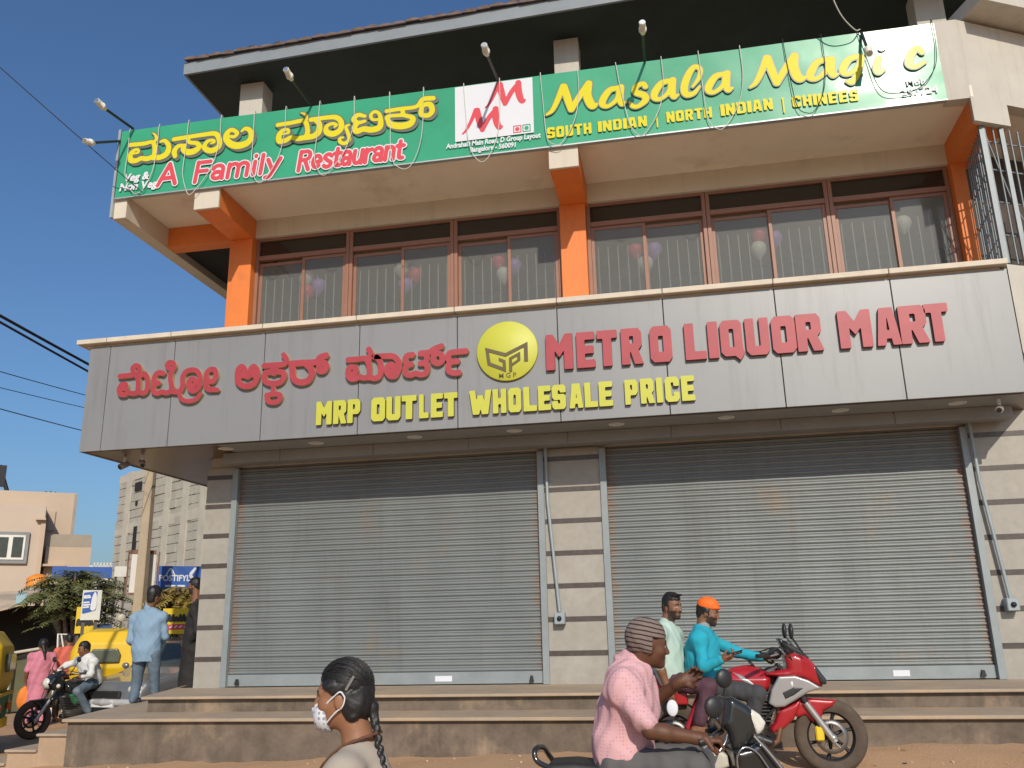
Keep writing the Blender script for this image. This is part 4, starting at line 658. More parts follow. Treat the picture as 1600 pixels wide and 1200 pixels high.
q = MB(); rect(q, o, dH, 201, 245, 865, 926, .03, off=.015); lpart(q, "panel", mat("white_flex", (.66, .62, .58), .5, var=.05), ho)
wl = [((0, 480), (300, 655), .022, 12), ((0, 490), (300, 668), .018, 12), ((0, 570), (260, 650), .008, 14), ((0, 595), (260, 665), .007, 14), ((0, 628), (260, 705), .009, 14)]
WN = ["topmost thick", "second thick", "uppermost thin", "middle thin", "lowest thin"]
for (a, b, r, dn), nm in zip(wl, WN):
    # wires strung from the pole top to a pole out of frame on the left
    A = atY(a[0]-120, a[1]-(b[1]-a[1])*120/(b[0]-a[0]), dn-4); B = atY(b[0], b[1], 17.); A = B+(A-B)*2.2; q = MB()
    q.tube([A.lerp(B, t)-Vector((0, 0, .12*4*t*(1-t))) for t in np.linspace(0, 1, 14)], r, 6)
    tag(q.build("power_line", M_dwire), f"{nm} dark power line slanting across the sky left of the fascia", "cable", "power lines on the left")
A = atY(-60, 42, 9.0); B = Vector((-7.45, 10.5, 6.33)); A = B+(A-B)*3; q = MB(); q.tube([A.lerp(B, t)-Vector((0, 0, .1*4*t*(1-t))) for t in np.linspace(0, 1, 12)], .008, 6)
tag(q.build("power_line", M_dwire), "single thin wire running from the upper left sky to the sign's lower left corner", "cable", "power lines on the left")
q = MB(); P = [atY(1290, -30, 10.), atY(1312, 20, 10.2), atY(1335, 46, 10.4), Vector((2.84, 10.5, 7.46))]; q.tube(curve_pts(P, 5), .008, 6); tag(q.build("cable", M_wire), "loose cable dropping from the roof to the right part of the sign", "cable")
# hoardings and signs down the street
def board(name, label, d, x0, x1, y0, y1, m, thick=.06, post=None):
    t, o = framed(name, label, "sign", d, (x0+x1)/2); q = MB(); a, b, zb, zt = rect(q, o, d, x0, x1, y0, y1, thick); pn = lpart(q, "panel", m, t)
    q = MB()
    for s_ in ((a+.06, b-.06) if post is None else post): q.box(s_-.03, s_+.03, thick+.002, thick+.06, 0, zt)
    lpart(q, "post", M_gpost, t); return t, o, a, b, zb, zt, pn
M_gpost = mat('dark_post', (.09, .085, .075), .7); M_blue = mat("blue_print", (.03, .1, .36), .5, var=.08); M_ysign = mat("yellow_board", (.72, .5, .02), .5, var=.08)
t, o, a, b, zb, zt, pn = board("billboard", "blue billboard with white triangle logo behind the bearded man", 22, 243, 330, 885, 922, M_blue)
def deco(t, polys, m, name="print", d=-.006):
    q = MB(); q2 = fld_polys([(1, p) for p in polys]); flat(q, q2, .02, 0, lambda x, z, dd: (x, dd, z), d, d+.003); return lpart(q, name, m, t)
def dstroke(t, st, m, name="print", d=-.006, res=.014): q = MB(); flat(q, fld_strokes(st, 4), res, 0, lambda x, z, dd: (x, dd, z), d, d+.003); return lpart(q, name, m, t)
w = b-a; hh = zt-zb
dstroke(t, [[(a+w*.17, zb+hh*.62, .012), (a+w*.245, zb+hh*.9, .012), (a+w*.33, zb+hh*.62, .012)], [(a+w*.245, zb+hh*.9, .01), (a+w*.28, zb+hh*.66, .01)]], M_wh)
def ltext(t, body, size, x, z, m, d=-.006, bold=.003, sx=1, name="caption"):
    o_ = text(body, size, 0, 0, 0, m, name, None, bold=bold, sx=sx); o_.parent = t; o_.matrix_parent_inverse = Matrix(); o_.location = (x, d, z); return o_
ltext(t, "POSTIFYL", .19, a+w*.04, zb+hh*.38, M_wh, bold=.006, sx=.86)
dstroke(t, [[(a+w*.18, zb+hh*.17, .022), (a+w*.34, zb+hh*.17, .022)], [(a+w*.4, zb+hh*.17, .022), (a+w*.52, zb+hh*.17, .022)], [(a+w*.7, zb+hh*.9, .03), (a+w*.62, zb+hh*.62, .035), (a+w*.72, zb+hh*.4, .03)]], M_wh)
board("billboard", "long blue roadside board half hidden by the feathery tree", 30, 80, 176, 886, 903, M_blue)
board("billboard", "short white board at the right of the long blue roadside board", 30, 178, 201, 885, 901, mat("off_white_board", (.6, .58, .52), .6))
t, o, a, b, zb, zt, pn = board("poster_board", "blue and white upright poster board in front of the tree", 19.5, 125, 160, 922, 969, mat("poster_white", (.62, .62, .58), .5))
w = b-a; hh = zt-zb
deco(t, [[(a+.02, zb+hh*.2), (a+w*.76, zb+hh*.32), (a+w*.76, zt-.02), (a+.02, zt-.05)]], M_blue)
dstroke(t, [[(a+w*.1, zb+hh*k, .015), (a+w*(.42 if i % 2 else .36), zb+hh*(k+.015), .015)] for i, k in enumerate((.42, .5, .58, .74, .8))]+[[(a+w*.6, zb+hh*.4, .05), (a+w*.63, zb+hh*.72, .045), (a+w*.64, zb+hh*.9, .02)]], M_wh, d=-.009)
t, o, a, b, zb, zt, pn = board("shop_board", "yellow shop board with black lettering left of the tree trunk", 21, 116, 152, 948, 990, M_ysign)
w = b-a; hh = zt-zb
dstroke(t, [[(a+w*.1+i*w*.2, zb+hh*.32, .03), (a+w*.14+i*w*.2, zb+hh*.5, .03), (a+w*.24+i*w*.2, zb+hh*.34, .03)] for i in range(4)], M_black)
t, o, a, b, zb, zt, pn = board("shop_board", "yellow banner with black script and red strip beside the bearded man", 18.5, 252, 330, 950, 991, M_ysign)
w = b-a; hh = zt-zb
dstroke(t, [[(a+w*(.04+.075*i), zb+hh*.52, .02), (a+w*(.06+.075*i), zb+hh*(.74 if i % 3 else .66), .022), (a+w*(.09+.075*i), zb+hh*.5, .02)] for i in range(8)], M_black)
dstroke(t, [[(a+w*.02, zb+hh*.26, .05), (a+w*.9, zb+hh*.3, .05)]], M_red); dstroke(t, [[(a+w*(.06+.1*i), zb+hh*.25, .012), (a+w*(.1+.1*i), zb+hh*.31, .012)] for i in range(8)], M_wh, d=-.01)
# dark shed with pale awning
t, o = framed("roadside_shed", "dark roadside shed under a pale awning at the left edge", "shed", 25, 20)
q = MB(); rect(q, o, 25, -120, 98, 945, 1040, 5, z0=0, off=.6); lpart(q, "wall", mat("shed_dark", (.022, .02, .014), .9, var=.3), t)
(a, z0), (b, z1), (c, z2) = loc2(-120, 962, 25, o), loc2(62, 925, 25, o), loc2(62, 938, 25, o)
q = MB(); q.add([(a, -.9, z0-.35), (b, -.9, z2), (b, 1.2, z1+.1), (a, 1.2, z1)]+[(a, -.9, z0-.4), (b, -.9, z2-.05), (b, 1.2, z1+.05), (a, 1.2, z1-.05)], [(0, 1, 2, 3), (7, 6, 5, 4), (0, 4, 5, 1), (1, 5, 6, 2), (2, 6, 7, 3), (3, 7, 4, 0)]); lpart(q, "awning", mat("pale_awning", (.42, .33, .24), .8, var=.2, vs=3), t)
q = MB(); (a, z), (b, zz) = loc2(26, 945, 25, o), loc2(44, 928, 25, o); q.box(a, b, -.95, -.8, z, zz); lpart(q, "crate", mat("pale_blue_box", (.3, .45, .5), .6), t)
q = MB()
for px, py in ((0, 1022), ): pass
(a, z), (b, z2) = loc2(-20, 1026, 25, o), loc2(64, 1012, 25, o); q.tube([(a, -1.5, z), (b, -1.5, z2)], .035, 6)
for s_ in (a, (a+b)/2, b): q.tube([(s_, -1.5, 0), (s_, -1.5, z2 if s_ == b else z)], .03, 6)
lpart(q, "front_rail", mat("pale_rail", (.5, .45, .36), .7), t)
q = MB(); (a, z), (b, z2) = loc2(-20, 1080, 25, o), loc2(92, 1026, 25, o); q.box(a, b, -1.3, -1.25, 0, z2); lpart(q, "low_screen", mat("olive_tarpaulin", (.1, .1, .05), .85, var=.25, vs=2), t)
t, o = framed("water_tank", "orange plastic water tank above the pale awning", "tank", 26.5, 58)
(a, z), (_, z2) = loc2(58, 919, 26.5, o), loc2(58, 897, 26.5, o); r_ = .27; hT = z2-z
q = MB(); q.lathe([(.001, 0), (r_, 0), (r_*1.02, hT*.2), (r_*.97, hT*.24), (r_*1.02, hT*.4), (r_*.97, hT*.46), (r_*1.02, hT*.62), (r_*.95, hT*.75), (r_*.5, hT*.95), (r_*.3, hT), (.001, hT)], lambda X, Y, h_: (a+X, Y, z+h_), 20); lpart(q, "drum", mat("orange_tank", (.75, .24, .02), .45), t)
q = MB(); q.box(a-.25, a+.25, -.25, .25, z-.06, z)
for i in (-.22, .22):
    for j in (-.22, .22): q.box(a+i-.03, a+i+.03, j-.03, j+.03, 0, z-.06)
lpart(q, "stand", M_steel, t)
t, o = framed("metal_frame", "small white welded A-frame beside the man in red", "frame", 22, 100); q = MB(); pts = [loc2(*p, 22, o) for p in ((90, 1018), (91, 991), (109, 991), (108, 1018))]
q.tube([(a, 0, z) for a, z in pts], .025, 6); q.tube([(pts[1][0]+.06, 0, pts[1][1]), (pts[3][0]-.1, 0, pts[3][1])], .02, 6)
for a, z in (pts[0], pts[3]): q.tube([(a, 0, 0), (a, 0, z)], .025, 6)
lpart(q, "frame", M_sash, t)
t, o = framed("round_sign", "round whitish disc on a bracket left of the utility pole", "sign", 19.2, 190); a, z = loc2(190, 965, 19.2, o); q = MB(); q.lathe([(.001, -.03), (.065, -.03), (.075, -.015), (.075, .02), (.001, .02)], lambda X, Y, h_: (a+X, h_, z+Y), 20); lpart(q, "disc", mat("off_white_disc", (.42, .4, .34), .5), t)
q = MB(); b, _ = loc2(204, 965, 19.2, o); q.tube([(a, .03, z), (b, .2, z)], .014, 6); lpart(q, "bracket", M_dwire, t)
t, o = framed("street_stall", "stall roof of blue sheet with a white edge behind the yellow rickshaw", "stall", 22.5, 156); q = MB(); (a, z), (b, z2) = loc2(140, 990, 22.5, o), loc2(176, 982, 22.5, o)
q.add([(a, -.3, z), (b, -.3, z+.02), (b, .9, z2+.12), (a, .9, z2+.1), (a, -.3, z-.05), (b, -.3, z-.03), (b, .9, z2+.07), (a, .9, z2+.05)], [(0, 1, 2, 3), (4, 7, 6, 5), (0, 4, 5, 1), (1, 5, 6, 2), (2, 6, 7, 3), (3, 7, 4, 0)]); lpart(q, "roof_sheet", mat("blue_sheet", (.12, .18, .32), .4), t)
q = MB(); q.box(a, b, -.34, -.3, z-.06, z-.02)
for s_ in (a+.03, b-.03): q.box(s_-.025, s_+.025, -.33, -.28, 0, z-.06); q.box(s_-.025, s_+.025, .8, .85, 0, z2)
lpart(q, "stall_frame", M_sash, t)
# feathery tree and dry creeper
def frond_tree(name, label, base, tips, m, mt, seed, leaf=.05, nf=26, cat="tree"):
    rr = random.Random(seed); t = thing(name, label, cat, base); B = Vector(base)
    q = MB(); lf = MB()
    for tip, fork in tips:
        tip = Vector(tip)-B; fk = Vector(fork)-B
        pts = curve_pts([(0, 0, 0), fk*.5+Vector((rr.uniform(-.1, .1), rr.uniform(-.1, .1), 0)), fk, fk.lerp(tip, .5)+Vector((0, 0, .25)), tip], 4)
        n = len(pts); q.tube([Vector(p) for p in pts], [max(.012, .09*(1-i/n)**1.2) for i in range(n)], 6)
        for k in range(nf):                           # drooping feathery fronds: a stem with rows of small leaflets
            f0 = Vector(pts[int(n*(.5+.5*rr.random()))-1]); an = rr.uniform(0, 2*math.pi); ln = rr.uniform(.45, .9)
            dv = Vector((math.cos(an), math.sin(an), rr.uniform(-.05, .3)))
            prev = None
            for j in range(13):
                s_ = j/12; p = f0+dv*ln*s_+Vector((0, 0, -.38*s_*s_*ln)); wd_ = leaf*(3.2*(1-abs(s_-.45)))
                if j > 1:
                    sd = dv.cross(Vector((0, 0, 1))).normalized(); fwd = (p-prev).normalized()
                    for sg in (-1, 1):
                        e = p+sd*sg*wd_+fwd*.05+Vector((0, 0, rr.uniform(-.05, .0))); wv = fwd*.02
                        lf.add([p-wv, p+wv, e+wv*.6, e-wv*.6], [(0, 1, 2, 3)])
                prev = p
    lpart(q, "trunk", mt, t); lpart(lf, "crown", m, t); return t
M_leaf = mat("feathery_leaf", (.17, .18, .06), .6, var=.45, vs=1.6); M_bark = mat("bark", (.14, .1, .07), .9, var=.3, vs=8, bump=.2)
tb = atD(112, 1060, 23.5); tb.z = GZL
tips = [(atD(px, py, 23.5+dd), atD(fx, fy, 23.5+dd*.5)) for px, py, dd, fx, fy in ((48, 938, -.6, 90, 950), (60, 918, .3, 95, 945), (75, 905, -.3, 100, 940), (95, 896, .5, 108, 935), (118, 892, -.5, 115, 935), (140, 896, .4, 125, 935), (160, 903, -.2, 130, 940), (182, 912, .3, 140, 945), (192, 935, -.6, 145, 955), (80, 945, -1, 100, 955), (180, 965, .4, 140, 965), (150, 950, .9, 128, 950), (110, 925, -1, 112, 945), (165, 985, .8, 135, 975), (62, 965, .2, 95, 965))]
frond_tree("tree", "feathery spreading tree between the shed and the utility pole", tb, tips, M_leaf, M_bark, 3, nf=20)
tb = atD(285, 1030, 20.5); tb.z = GZL
tips = [(atD(px, py, 20.5+dd), atD(285, 960, 20.5)) for px, py, dd in ((255, 925, 0), (270, 935, .3), (262, 945, -.3), (290, 925, .2), (305, 935, -.2), (250, 955, .2), (320, 930, .4), (285, 945, .5), (275, 920, -.4))]
frond_tree("shrub", "dry yellowish shrub below the blue billboard", tb, tips, mat("dry_leaf", (.3, .22, .05), .7, var=.4, vs=3), M_bark, 5, leaf=.035, nf=22, cat="plant")
t, o = framed("hedge_strip", "low green kerbside planter behind the grey car", "planter", 21, 275); q = MB(); a, b, zb, zt = rect(q, o, 21, 248, 340, 1000, 1080, .5, z0=0); lpart(q, "kerb_wall", mat("planter_wall", (.4, .34, .26), .8), t)
q = MB(); rr = random.Random(9)
for _ in range(700):
    p = Vector((rr.uniform(a, b), rr.uniform(-.05, .5), zt+rr.uniform(0, .22))); d_ = Vector((rr.uniform(-1, 1), rr.uniform(-1, 1), rr.uniform(-.2, 1))).normalized(); e = d_.orthogonal().normalized()
    q.add([p-e*.02, p+e*.02, p+d_*.09], [(0, 1, 2)])
lpart(q, "greenery", mat("hedge_leaf", (.07, .12, .03), .7, var=.4), t)

# ------------------------------------------------------------------ distance-field bodies: smooth unions meshed by surface nets
def V3(p): return np.array(p, np.float32)
class Sdf:
    def __init__(s): s.ops = []
    def cap(s, a, b, ra, rb=None, k=.02, m=0, sub=False):
        a, b = V3(a), V3(b); rb = ra if rb is None else rb; ba = b-a; l2 = float(ba@ba)+1e-12
        def f(P):
            q = P-a; t = np.clip((q@ba)/l2, 0, 1); return np.linalg.norm(q-t[:, None]*ba, axis=1)-(ra+(rb-ra)*t)
        r = max(ra, rb); s.ops.append((f, np.minimum(a, b)-r, np.maximum(a, b)+r, k, m, sub)); return s
    def path(s, pts, rs, k=.02, m=0):
        for i in range(len(pts)-1): s.cap(pts[i], pts[i+1], rs[i], rs[i+1], k, m)
        return s
    def ell(s, c, r, ax=None, k=.02, m=0, sub=False):
        c, r = V3(c), V3(r); A = np.eye(3, dtype=np.float32) if ax is None else np.array([list(Vector(v).normalized()) for v in ax], np.float32)
        def f(P):
            q = (P-c)@A.T; k0 = np.linalg.norm(q/r, axis=1); k1 = np.linalg.norm(q/(r*r), axis=1)+1e-9; return k0*(k0-1)/k1
        e = np.abs(A).T@r; s.ops.append((f, c-e, c+e, k, m, sub)); return s
    def fn(s, f, lo, hi, k=.01, m=0, sub=False): s.ops.append((f, V3(lo), V3(hi), k, m, sub)); return s
    def slab(s, fr, poly, half, rnd=.01, k=.01, m=0, sub=False, taper=None):
        """outline poly (a,b) in frame fr=(origin, A, B, N) thickened +-half along N with rounded edges"""
        o, A, B, N = [V3(v) for v in fr]; pl = [tuple(p) for p in poly]
        def f(P):
            q = P-o; a, b, n = q@A, q@B, q@N; hf = half if taper is None else half*taper(a, b)
            d2 = sd_poly(pl, a, b)+rnd; dn = np.abs(n)-hf+rnd
            return np.minimum(np.maximum(d2, dn), 0)+np.hypot(np.maximum(d2, 0), np.maximum(dn, 0))-rnd
        c = [o+A*a+B*b+N*n for a, b in pl for n in (-half*1.3, half*1.3)]; s.ops.append((f, np.min(c, 0), np.max(c, 0), k, m, sub)); return s
    def mesh(s, name, mats, h, parent=None, disp=None, smooth=True, clip=None):
        U = [o for o in s.ops if not o[5]]; lo = np.min([o[1] for o in U], 0)-3*h; hi = np.max([o[2] for o in U], 0)+3*h
        n = np.ceil((hi-lo)/h).astype(int)+1; D = np.full(n, 1., np.float32); Mi = np.zeros(n, np.int8)
        for f, a, b, k, m, sub in s.ops:
            i0 = np.maximum(((a-k-3*h-lo)/h).astype(int), 0); i1 = np.minimum(np.ceil((b+k+3*h-lo)/h).astype(int)+1, n)
            if np.any(i1 <= i0): continue
            sl = tuple(slice(x, y) for x, y in zip(i0, i1)); g = np.stack(np.meshgrid(*[lo[d]+h*np.arange(i0[d], i1[d]) for d in range(3)], indexing='ij'), -1).reshape(-1, 3).astype(np.float32)
            e = f(g).reshape(D[sl].shape).astype(np.float32); d = D[sl]
            if sub:
                t = np.clip(.5-.5*(d+e)/max(k, 1e-5), 0, 1); D[sl] = np.where(t > 0, d*(1-t)-e*t+k*t*(1-t), d) if k > 0 else np.maximum(d, -e)
            else:
                Mi[sl] = np.where(e < d, m, Mi[sl]); t = np.clip(.5+.5*(d-e)/max(k, 1e-5), 0, 1); D[sl] = d*(1-t)+e*t-k*t*(1-t)
        if disp is not None or clip is not None:
            g = np.stack(np.meshgrid(*[lo[d]+h*np.arange(n[d]) for d in range(3)], indexing='ij'), -1)
            near = np.abs(D) < 4*h; 
            if disp is not None: D[near] += disp(g[near])
            if clip is not None: D = np.maximum(D, clip(g.reshape(-1, 3)).reshape(D.shape).astype(np.float32))
        I = D < 0; c = [(x, y, z) for x in (0, 1) for y in (0, 1) for z in (0, 1)]
        sub_ = lambda A, q: A[q[0]:A.shape[0]-1+q[0], q[1]:A.shape[1]-1+q[1], q[2]:A.shape[2]-1+q[2]]
        cnt = sum(sub_(I, q).astype(np.int8) for q in c); act = (cnt > 0) & (cnt < 8); idx = np.argwhere(act); vid = np.full(act.shape, -1, np.int64); vid[act] = np.arange(len(idx))
        acc = np.zeros((len(idx), 3)); w = np.zeros(len(idx))
        for qa in c:
            for ax in range(3):
                if qa[ax]: continue
                qb = list(qa); qb[ax] = 1; da = D[tuple((idx+qa).T)]; db = D[tuple((idx+qb).T)]; cr = (da < 0) != (db < 0)
                t = np.where(cr, da/np.where(cr, da-db, 1), 0); p = np.tile(np.array(qa, float), (len(idx), 1)); p[:, ax] += t; acc[cr] += p[cr]; w[cr] += 1
        Vv = lo+h*(idx+acc/w[:, None]); fs = []
        for ax in range(3):
            b_, c_ = (ax+1) % 3, (ax+2) % 3; s0 = [slice(1, -1)]*3; s0[ax] = slice(0, -1); s1 = [slice(1, -1)]*3; s1[ax] = slice(1, None)
            A, B = I[tuple(s0)], I[tuple(s1)]; E = np.argwhere(A != B)
            if not len(E): continue
            flip = A[tuple(E.T)]; E = E+1; E[:, ax] -= 1; q = []
            for ob, oc in ((1, 1), (0, 1), (0, 0), (1, 0)):
                x = E.copy(); x[:, b_] -= ob; x[:, c_] -= oc; q.append(vid[tuple(x.T)])
            q = np.stack(q, 1); q[~flip] = q[~flip][:, ::-1]; fs.append(q)
        Fq = np.concatenate(fs); me = bpy.data.meshes.new(name); me.from_pydata(Vv.tolist(), [], Fq.tolist())
        for m_ in (mats if isinstance(mats, (list, tuple)) else [mats]): me.materials.append(m_)
        mi = Mi[tuple(idx.T)][Fq[:, 0]]; me.polygons.foreach_set("material_index", mi.astype(np.int32)); me.polygons.foreach_set("use_smooth", [smooth]*len(Fq)); me.update()
        o = bpy.data.objects.new(name, me); COL.objects.link(o)
        if parent is not None: o.parent = parent; o.matrix_parent_inverse = inv_of(parent)
        return o
def inv_of(p):
    if p.parent is not None: return Matrix()
    return (Matrix.Translation(p.location) @ Matrix.Rotation(p.rotation_euler.z, 4, 'Z')).inverted()
def paint(o, fn, mi):                 # reassign faces by position: fn(centres Nx3)->mask
    me = o.data; n = len(me.polygons); c = np.empty(n*3, np.float32); me.polygons.foreach_get("center", c); m = np.empty(n, np.int32); me.polygons.foreach_get("material_index", m)
    k = fn(c.reshape(-1, 3)); m[k] = mi; me.polygons.foreach_set("material_index", m); me.update()
def wrinkle(amp, f, seed=0):
    r = np.random.default_rng(seed); K = r.normal(0, 1, (5, 3)); K /= np.linalg.norm(K, axis=1)[:, None]; ph = r.uniform(0, 6, 5); fr = f*np.array([.6, .9, 1.2, 1.7, 2.3])
    def d(P):
        w = P+.012*np.sin(P[:, [1, 2, 0]]*f*.55+1)
        return amp*sum(np.abs(np.sin(w@K[i]*fr[i]+ph[i]))**1.5*(1/(1+.5*i)) for i in range(5))-amp*1.2
    return d
M_eyew = mat("eye_white", (.6, .56, .5), .3); M_eyed = mat("eye_dark", (.012, .01, .008), .2); M_hair = mat("black_hair", (.012, .011, .01), .5, var=.4, vs=30, bump=.06, bs=220, stretch=(4, 4, .6))
M_stub = mat("beard_stubble", (.04, .022, .015), .8, var=.3, vs=60)
M_lip = mat("lip", (.16, .055, .04), .5)
def skin(name, c): return mat(name, c, .55, var=.12, vs=18, bump=.08, bs=120, spec=.38)
SK_dark = skin("skin_dark_brown", (.115, .05, .027)); SK_mid = skin("skin_mid_brown", (.2, .092, .05)); SK_warm = skin("skin_warm_brown", (.27, .125, .065))
def head(s, c, f, up=(0, 0, 1), sc=.93, nk=None, female=False):
    c = Vector(c); f = Vector(f).normalized(); up = Vector(up); r = f.cross(up).normalized(); up = r.cross(f).normalized(); ax = (r, f, up)
    P = lambda x, y, z: c+r*x*sc+f*y*sc+up*z*sc
    E = lambda p, rr, k=.02, m=0, sub=False: s.ell(P(*p), [q*sc for q in rr], ax, k*sc, m, sub)
    E((0, -.012, .04), (.074, .096, .094)); E((0, .03, .0), (.066, .062, .085)); E((0, .03, -.05), (.055 if not female else .05, .06, .062), .03)
    E((0, .074, -.094), (.024, .022, .02), .03)
    for sg in (-1, 1):
        E((sg*.036, .056, -.022), (.03, .028, .028), .02); s.cap(P(sg*.012, .086, .03), P(sg*.045, .072, .028), .012*sc, .01*sc, .012*sc)
        E((sg*.031, .098, .006), (.018, .014, .012), .012, sub=True); E((sg*.031, .076, .004), (.0135, .0135, .0125), .002)
        E((sg*.076, -.008, -.012), (.01, .02, .032), .008); E((sg*.012, .1, -.03), (.009, .01, .008), .008)
    s.cap(P(0, .088, .022), P(0, .108, -.022), .009*sc, .012*sc, .012*sc); E((0, .111, -.027), (.011, .01, .009), .008)
    E((0, .091, -.056), (.021, .01, .006), .006); E((0, .089, -.066), (.018, .01, .007), .005); E((0, .097, -.0605), (.024, .01, .0022), .003, sub=True)
    if nk is not None: s.cap(P(0, -.028, -.04), nk, .05 if female else .056, .056 if female else .064, .03)
    return P, (r, f, up)
def facepaint(o, P, ax, sc=.93, brow=1, beard=None, lips=3, eye=(2, 1)):
    r, f, up = [np.array(a) for a in ax]; c = np.array(P(0, 0, 0))
    def L(X): q = (X-c)/sc; return q@r, q@f, q@up
    def near(p, rr):
        def fn(X):
            x, y, z = L(X); return ((np.abs(x)-p[0])/rr[0])**2+((y-p[1])/rr[1])**2+((z-p[2])/rr[2])**2 < 1
        return fn
    if beard is not None: paint(o, lambda X: (lambda x, y, z: (y > .0) & (z < -.03) & (z > -.13) & ((z < -.072) | (np.abs(x) > .034) | ((z > -.05) & (z < -.041) & (np.abs(x) < .03))) & (y > -.02+np.abs(x)*.2))(*L(X)), beard)
    paint(o, lambda X: (lambda x, y, z: (np.abs(z-.031-.05*(np.abs(x)-.03)*(np.abs(x) < .03)) < .0055) & (np.abs(x) > .012) & (np.abs(x) < .05) & (y > .05))(*L(X)), brow)
    paint(o, near((.031, .089, .004), (.0125, .012, .0065)), eye[0]); paint(o, near((.031, .09, .004), (.0058, .014, .006)), eye[1])
    if lips is not None: paint(o, near((0, .098, -.061), (.022, .02, .0095)), lips)
def hand(s, w, d, pn, curl=(.9, .9, .9, .9), sc=1., spread=.0, thumb=.6, m=0, flip=1):
    """w wrist, d along the palm, pn palm-facing normal; flip picks the thumb side"""
    w = Vector(w); d = Vector(d).normalized(); pn = Vector(pn); pn = (pn-d*pn.dot(d)).normalized(); sd = d.cross(pn)*flip
    for t in (-.026, -.009, .009, .026): s.cap(w+d*.012*sc+sd*t*.6*sc, w+d*.085*sc+sd*t*sc, .0145*sc, .0115*sc, .01, m)
    s.cap(w-d*.02*sc, w+d*.02*sc, .024*sc, .026*sc, .02, m)
    for i, (t, ln) in enumerate(((.029, .92), (.01, 1.), (-.01, .95), (-.028, .78))):
        p = w+d*.088*sc+sd*t*sc; an = 0; c_ = curl[i]
        for j, (l, b) in enumerate(((.041, .75), (.027, 1.05), (.021, .8))):
            an += b*c_; u = d*math.cos(an)+pn*math.sin(an)+sd*spread*t*20*(j == 0); e = p+u.normalized()*l*ln*sc; s.cap(p, e, (.0095-.0008*j)*sc, (.0087-.0008*j)*sc, .003, m); p = e
    p = w+d*.028*sc+sd*.03*sc; u = (d*.62+sd*.62+pn*(.2+.5*thumb)).normalized(); e = p+u*.042*sc; s.cap(p-u*.014*sc, e, .0135*sc, .0105*sc, .012, m)
    u2 = (d*.8+sd*(.35-.6*thumb)+pn*(.3+.5*thumb)).normalized(); s.cap(e, e+u2*.032*sc, .0102*sc, .0085*sc, .003, m)
def torso(s, J, g=0., k=.05, fem=False, chest_r=1., belly=0.):
    ch, pe, nk = Vector(J['ch']), Vector(J['pe']), Vector(J['nk']); up = (nk-pe).normalized(); rt = (Vector(J['sR'])-Vector(J['sL'])).normalized(); f = up.cross(rt).normalized(); rt = f.cross(up)
    hw = (Vector(J['sR'])-Vector(J['sL'])).length/2
    s.ell(ch, (hw*.93+g, .112*chest_r+g, .2+g), (rt, f, up), k); s.ell(pe.lerp(ch, .42)+f*(.01+belly*.5), (.142+g, .1+belly+g, .17+g), (rt, f, up), k); s.ell(pe+up*.03, (.155+g, .115+g, .12+g), (rt, f, up), k)
    for q in ('sL', 'sR'): s.cap(nk-up*(.01 if g < 0 else .03), Vector(J[q])+up*.012, .05+g*(1 if g < 0 else .5), .05+g, .04); s.ell(Vector(J[q]), (.062+g,)*3, None, .03)
    return f, rt, up
def limb(s, a, b, c, r, g=0., k=.015, m=0): s.cap(a, b, r[0]+g, r[1]+g, k, m); a_ = Vector(b).lerp(Vector(c), .3); s.cap(b, a_, r[1]+g, r[1]*.98+g, k, m); s.cap(a_, c, r[1]*.98+g, r[2]+g, k, m)
ARM = (.048, .04, .027); LEG = (.083, .058, .04)
def body(root, J, sk, h, parts=('arms', 'legs'), beard=None, fem=False, sc=.93, slim=1.):
    """one continuous skin-coloured body: torso, head, arms with hands, legs"""
    s = Sdf(); torso(s, J, -.012, fem=fem)
    for q in 'LR':
        if 'e'+q in J:
            limb(s, J['s'+q], J['e'+q], J['w'+q], [x*slim for x in ARM])
            hd = J['h'+q+'d']; hand(s, J['w'+q], *hd[:2], **(hd[2] if len(hd) > 2 else {}))
        limb(s, J['p'+q], J['k'+q], J['a'+q], LEG, -.01, .03)
        a, t = Vector(J['a'+q]), Vector(J['t'+q]).normalized(); s.path([a-t*.04-Vector((0, 0, .05)), a+t*.05-Vector((0, 0, .055)), a+t*.15-Vector((0, 0, .07))], [.034, .036, .024], .03)
    P, ax = head(s, J['hd'], J['hf'], J.get('hu', (0, 0, 1)), sc, J['nk'], fem)
    o = s.mesh("body", [sk, M_hair, M_eyew, M_lip, M_eyed, M_stub], h, root); facepaint(o, P, ax, sc, 1, 5 if beard else None, 3, (2, 4)); return o, P, ax
def shirt(root, J, m, h, g=.02, sleeve=1., hem=.06, name="shirt", wr=(.006, 42), seed=1, collar=None, long=False, extra=None, belly=.0, fem=False):
    s = Sdf(); f, rt, up = torso(s, J, g, belly=belly, fem=fem); pe = Vector(J['pe'])
    s.ell(pe+up*.1, (.165+g, .13+g+belly, .42), (rt, f, up), .06)
    for q in 'LR':
        if 'e'+q in J:
            a, b, c = Vector(J['s'+q]), Vector(J['e'+q]), Vector(J['w'+q])
            if sleeve > 1: s.cap(a, b, .062, .054, .03); s.cap(b, b.lerp(c, min(1, sleeve-1)*.96), .054, .042, .02)
            else: s.cap(a, a.lerp(b, sleeve), .06, .063, .03)
    nk = Vector(J['nk'])
    if collar: s.cap(nk-up*.005-f*.01, nk+up*.035-f*.0, .072, .066, .012)
    if extra: extra(s)
    hp, un = np.array(pe-up*hem), np.array(up); fn_ = np.array(f)
    o = s.mesh(name, m, h, root, wrinkle(wr[0], wr[1], seed), clip=None if long else (lambda X: np.minimum((hp-X)@un+.006*np.sin((X-hp)@np.array(rt)*30+1), .2))); return o
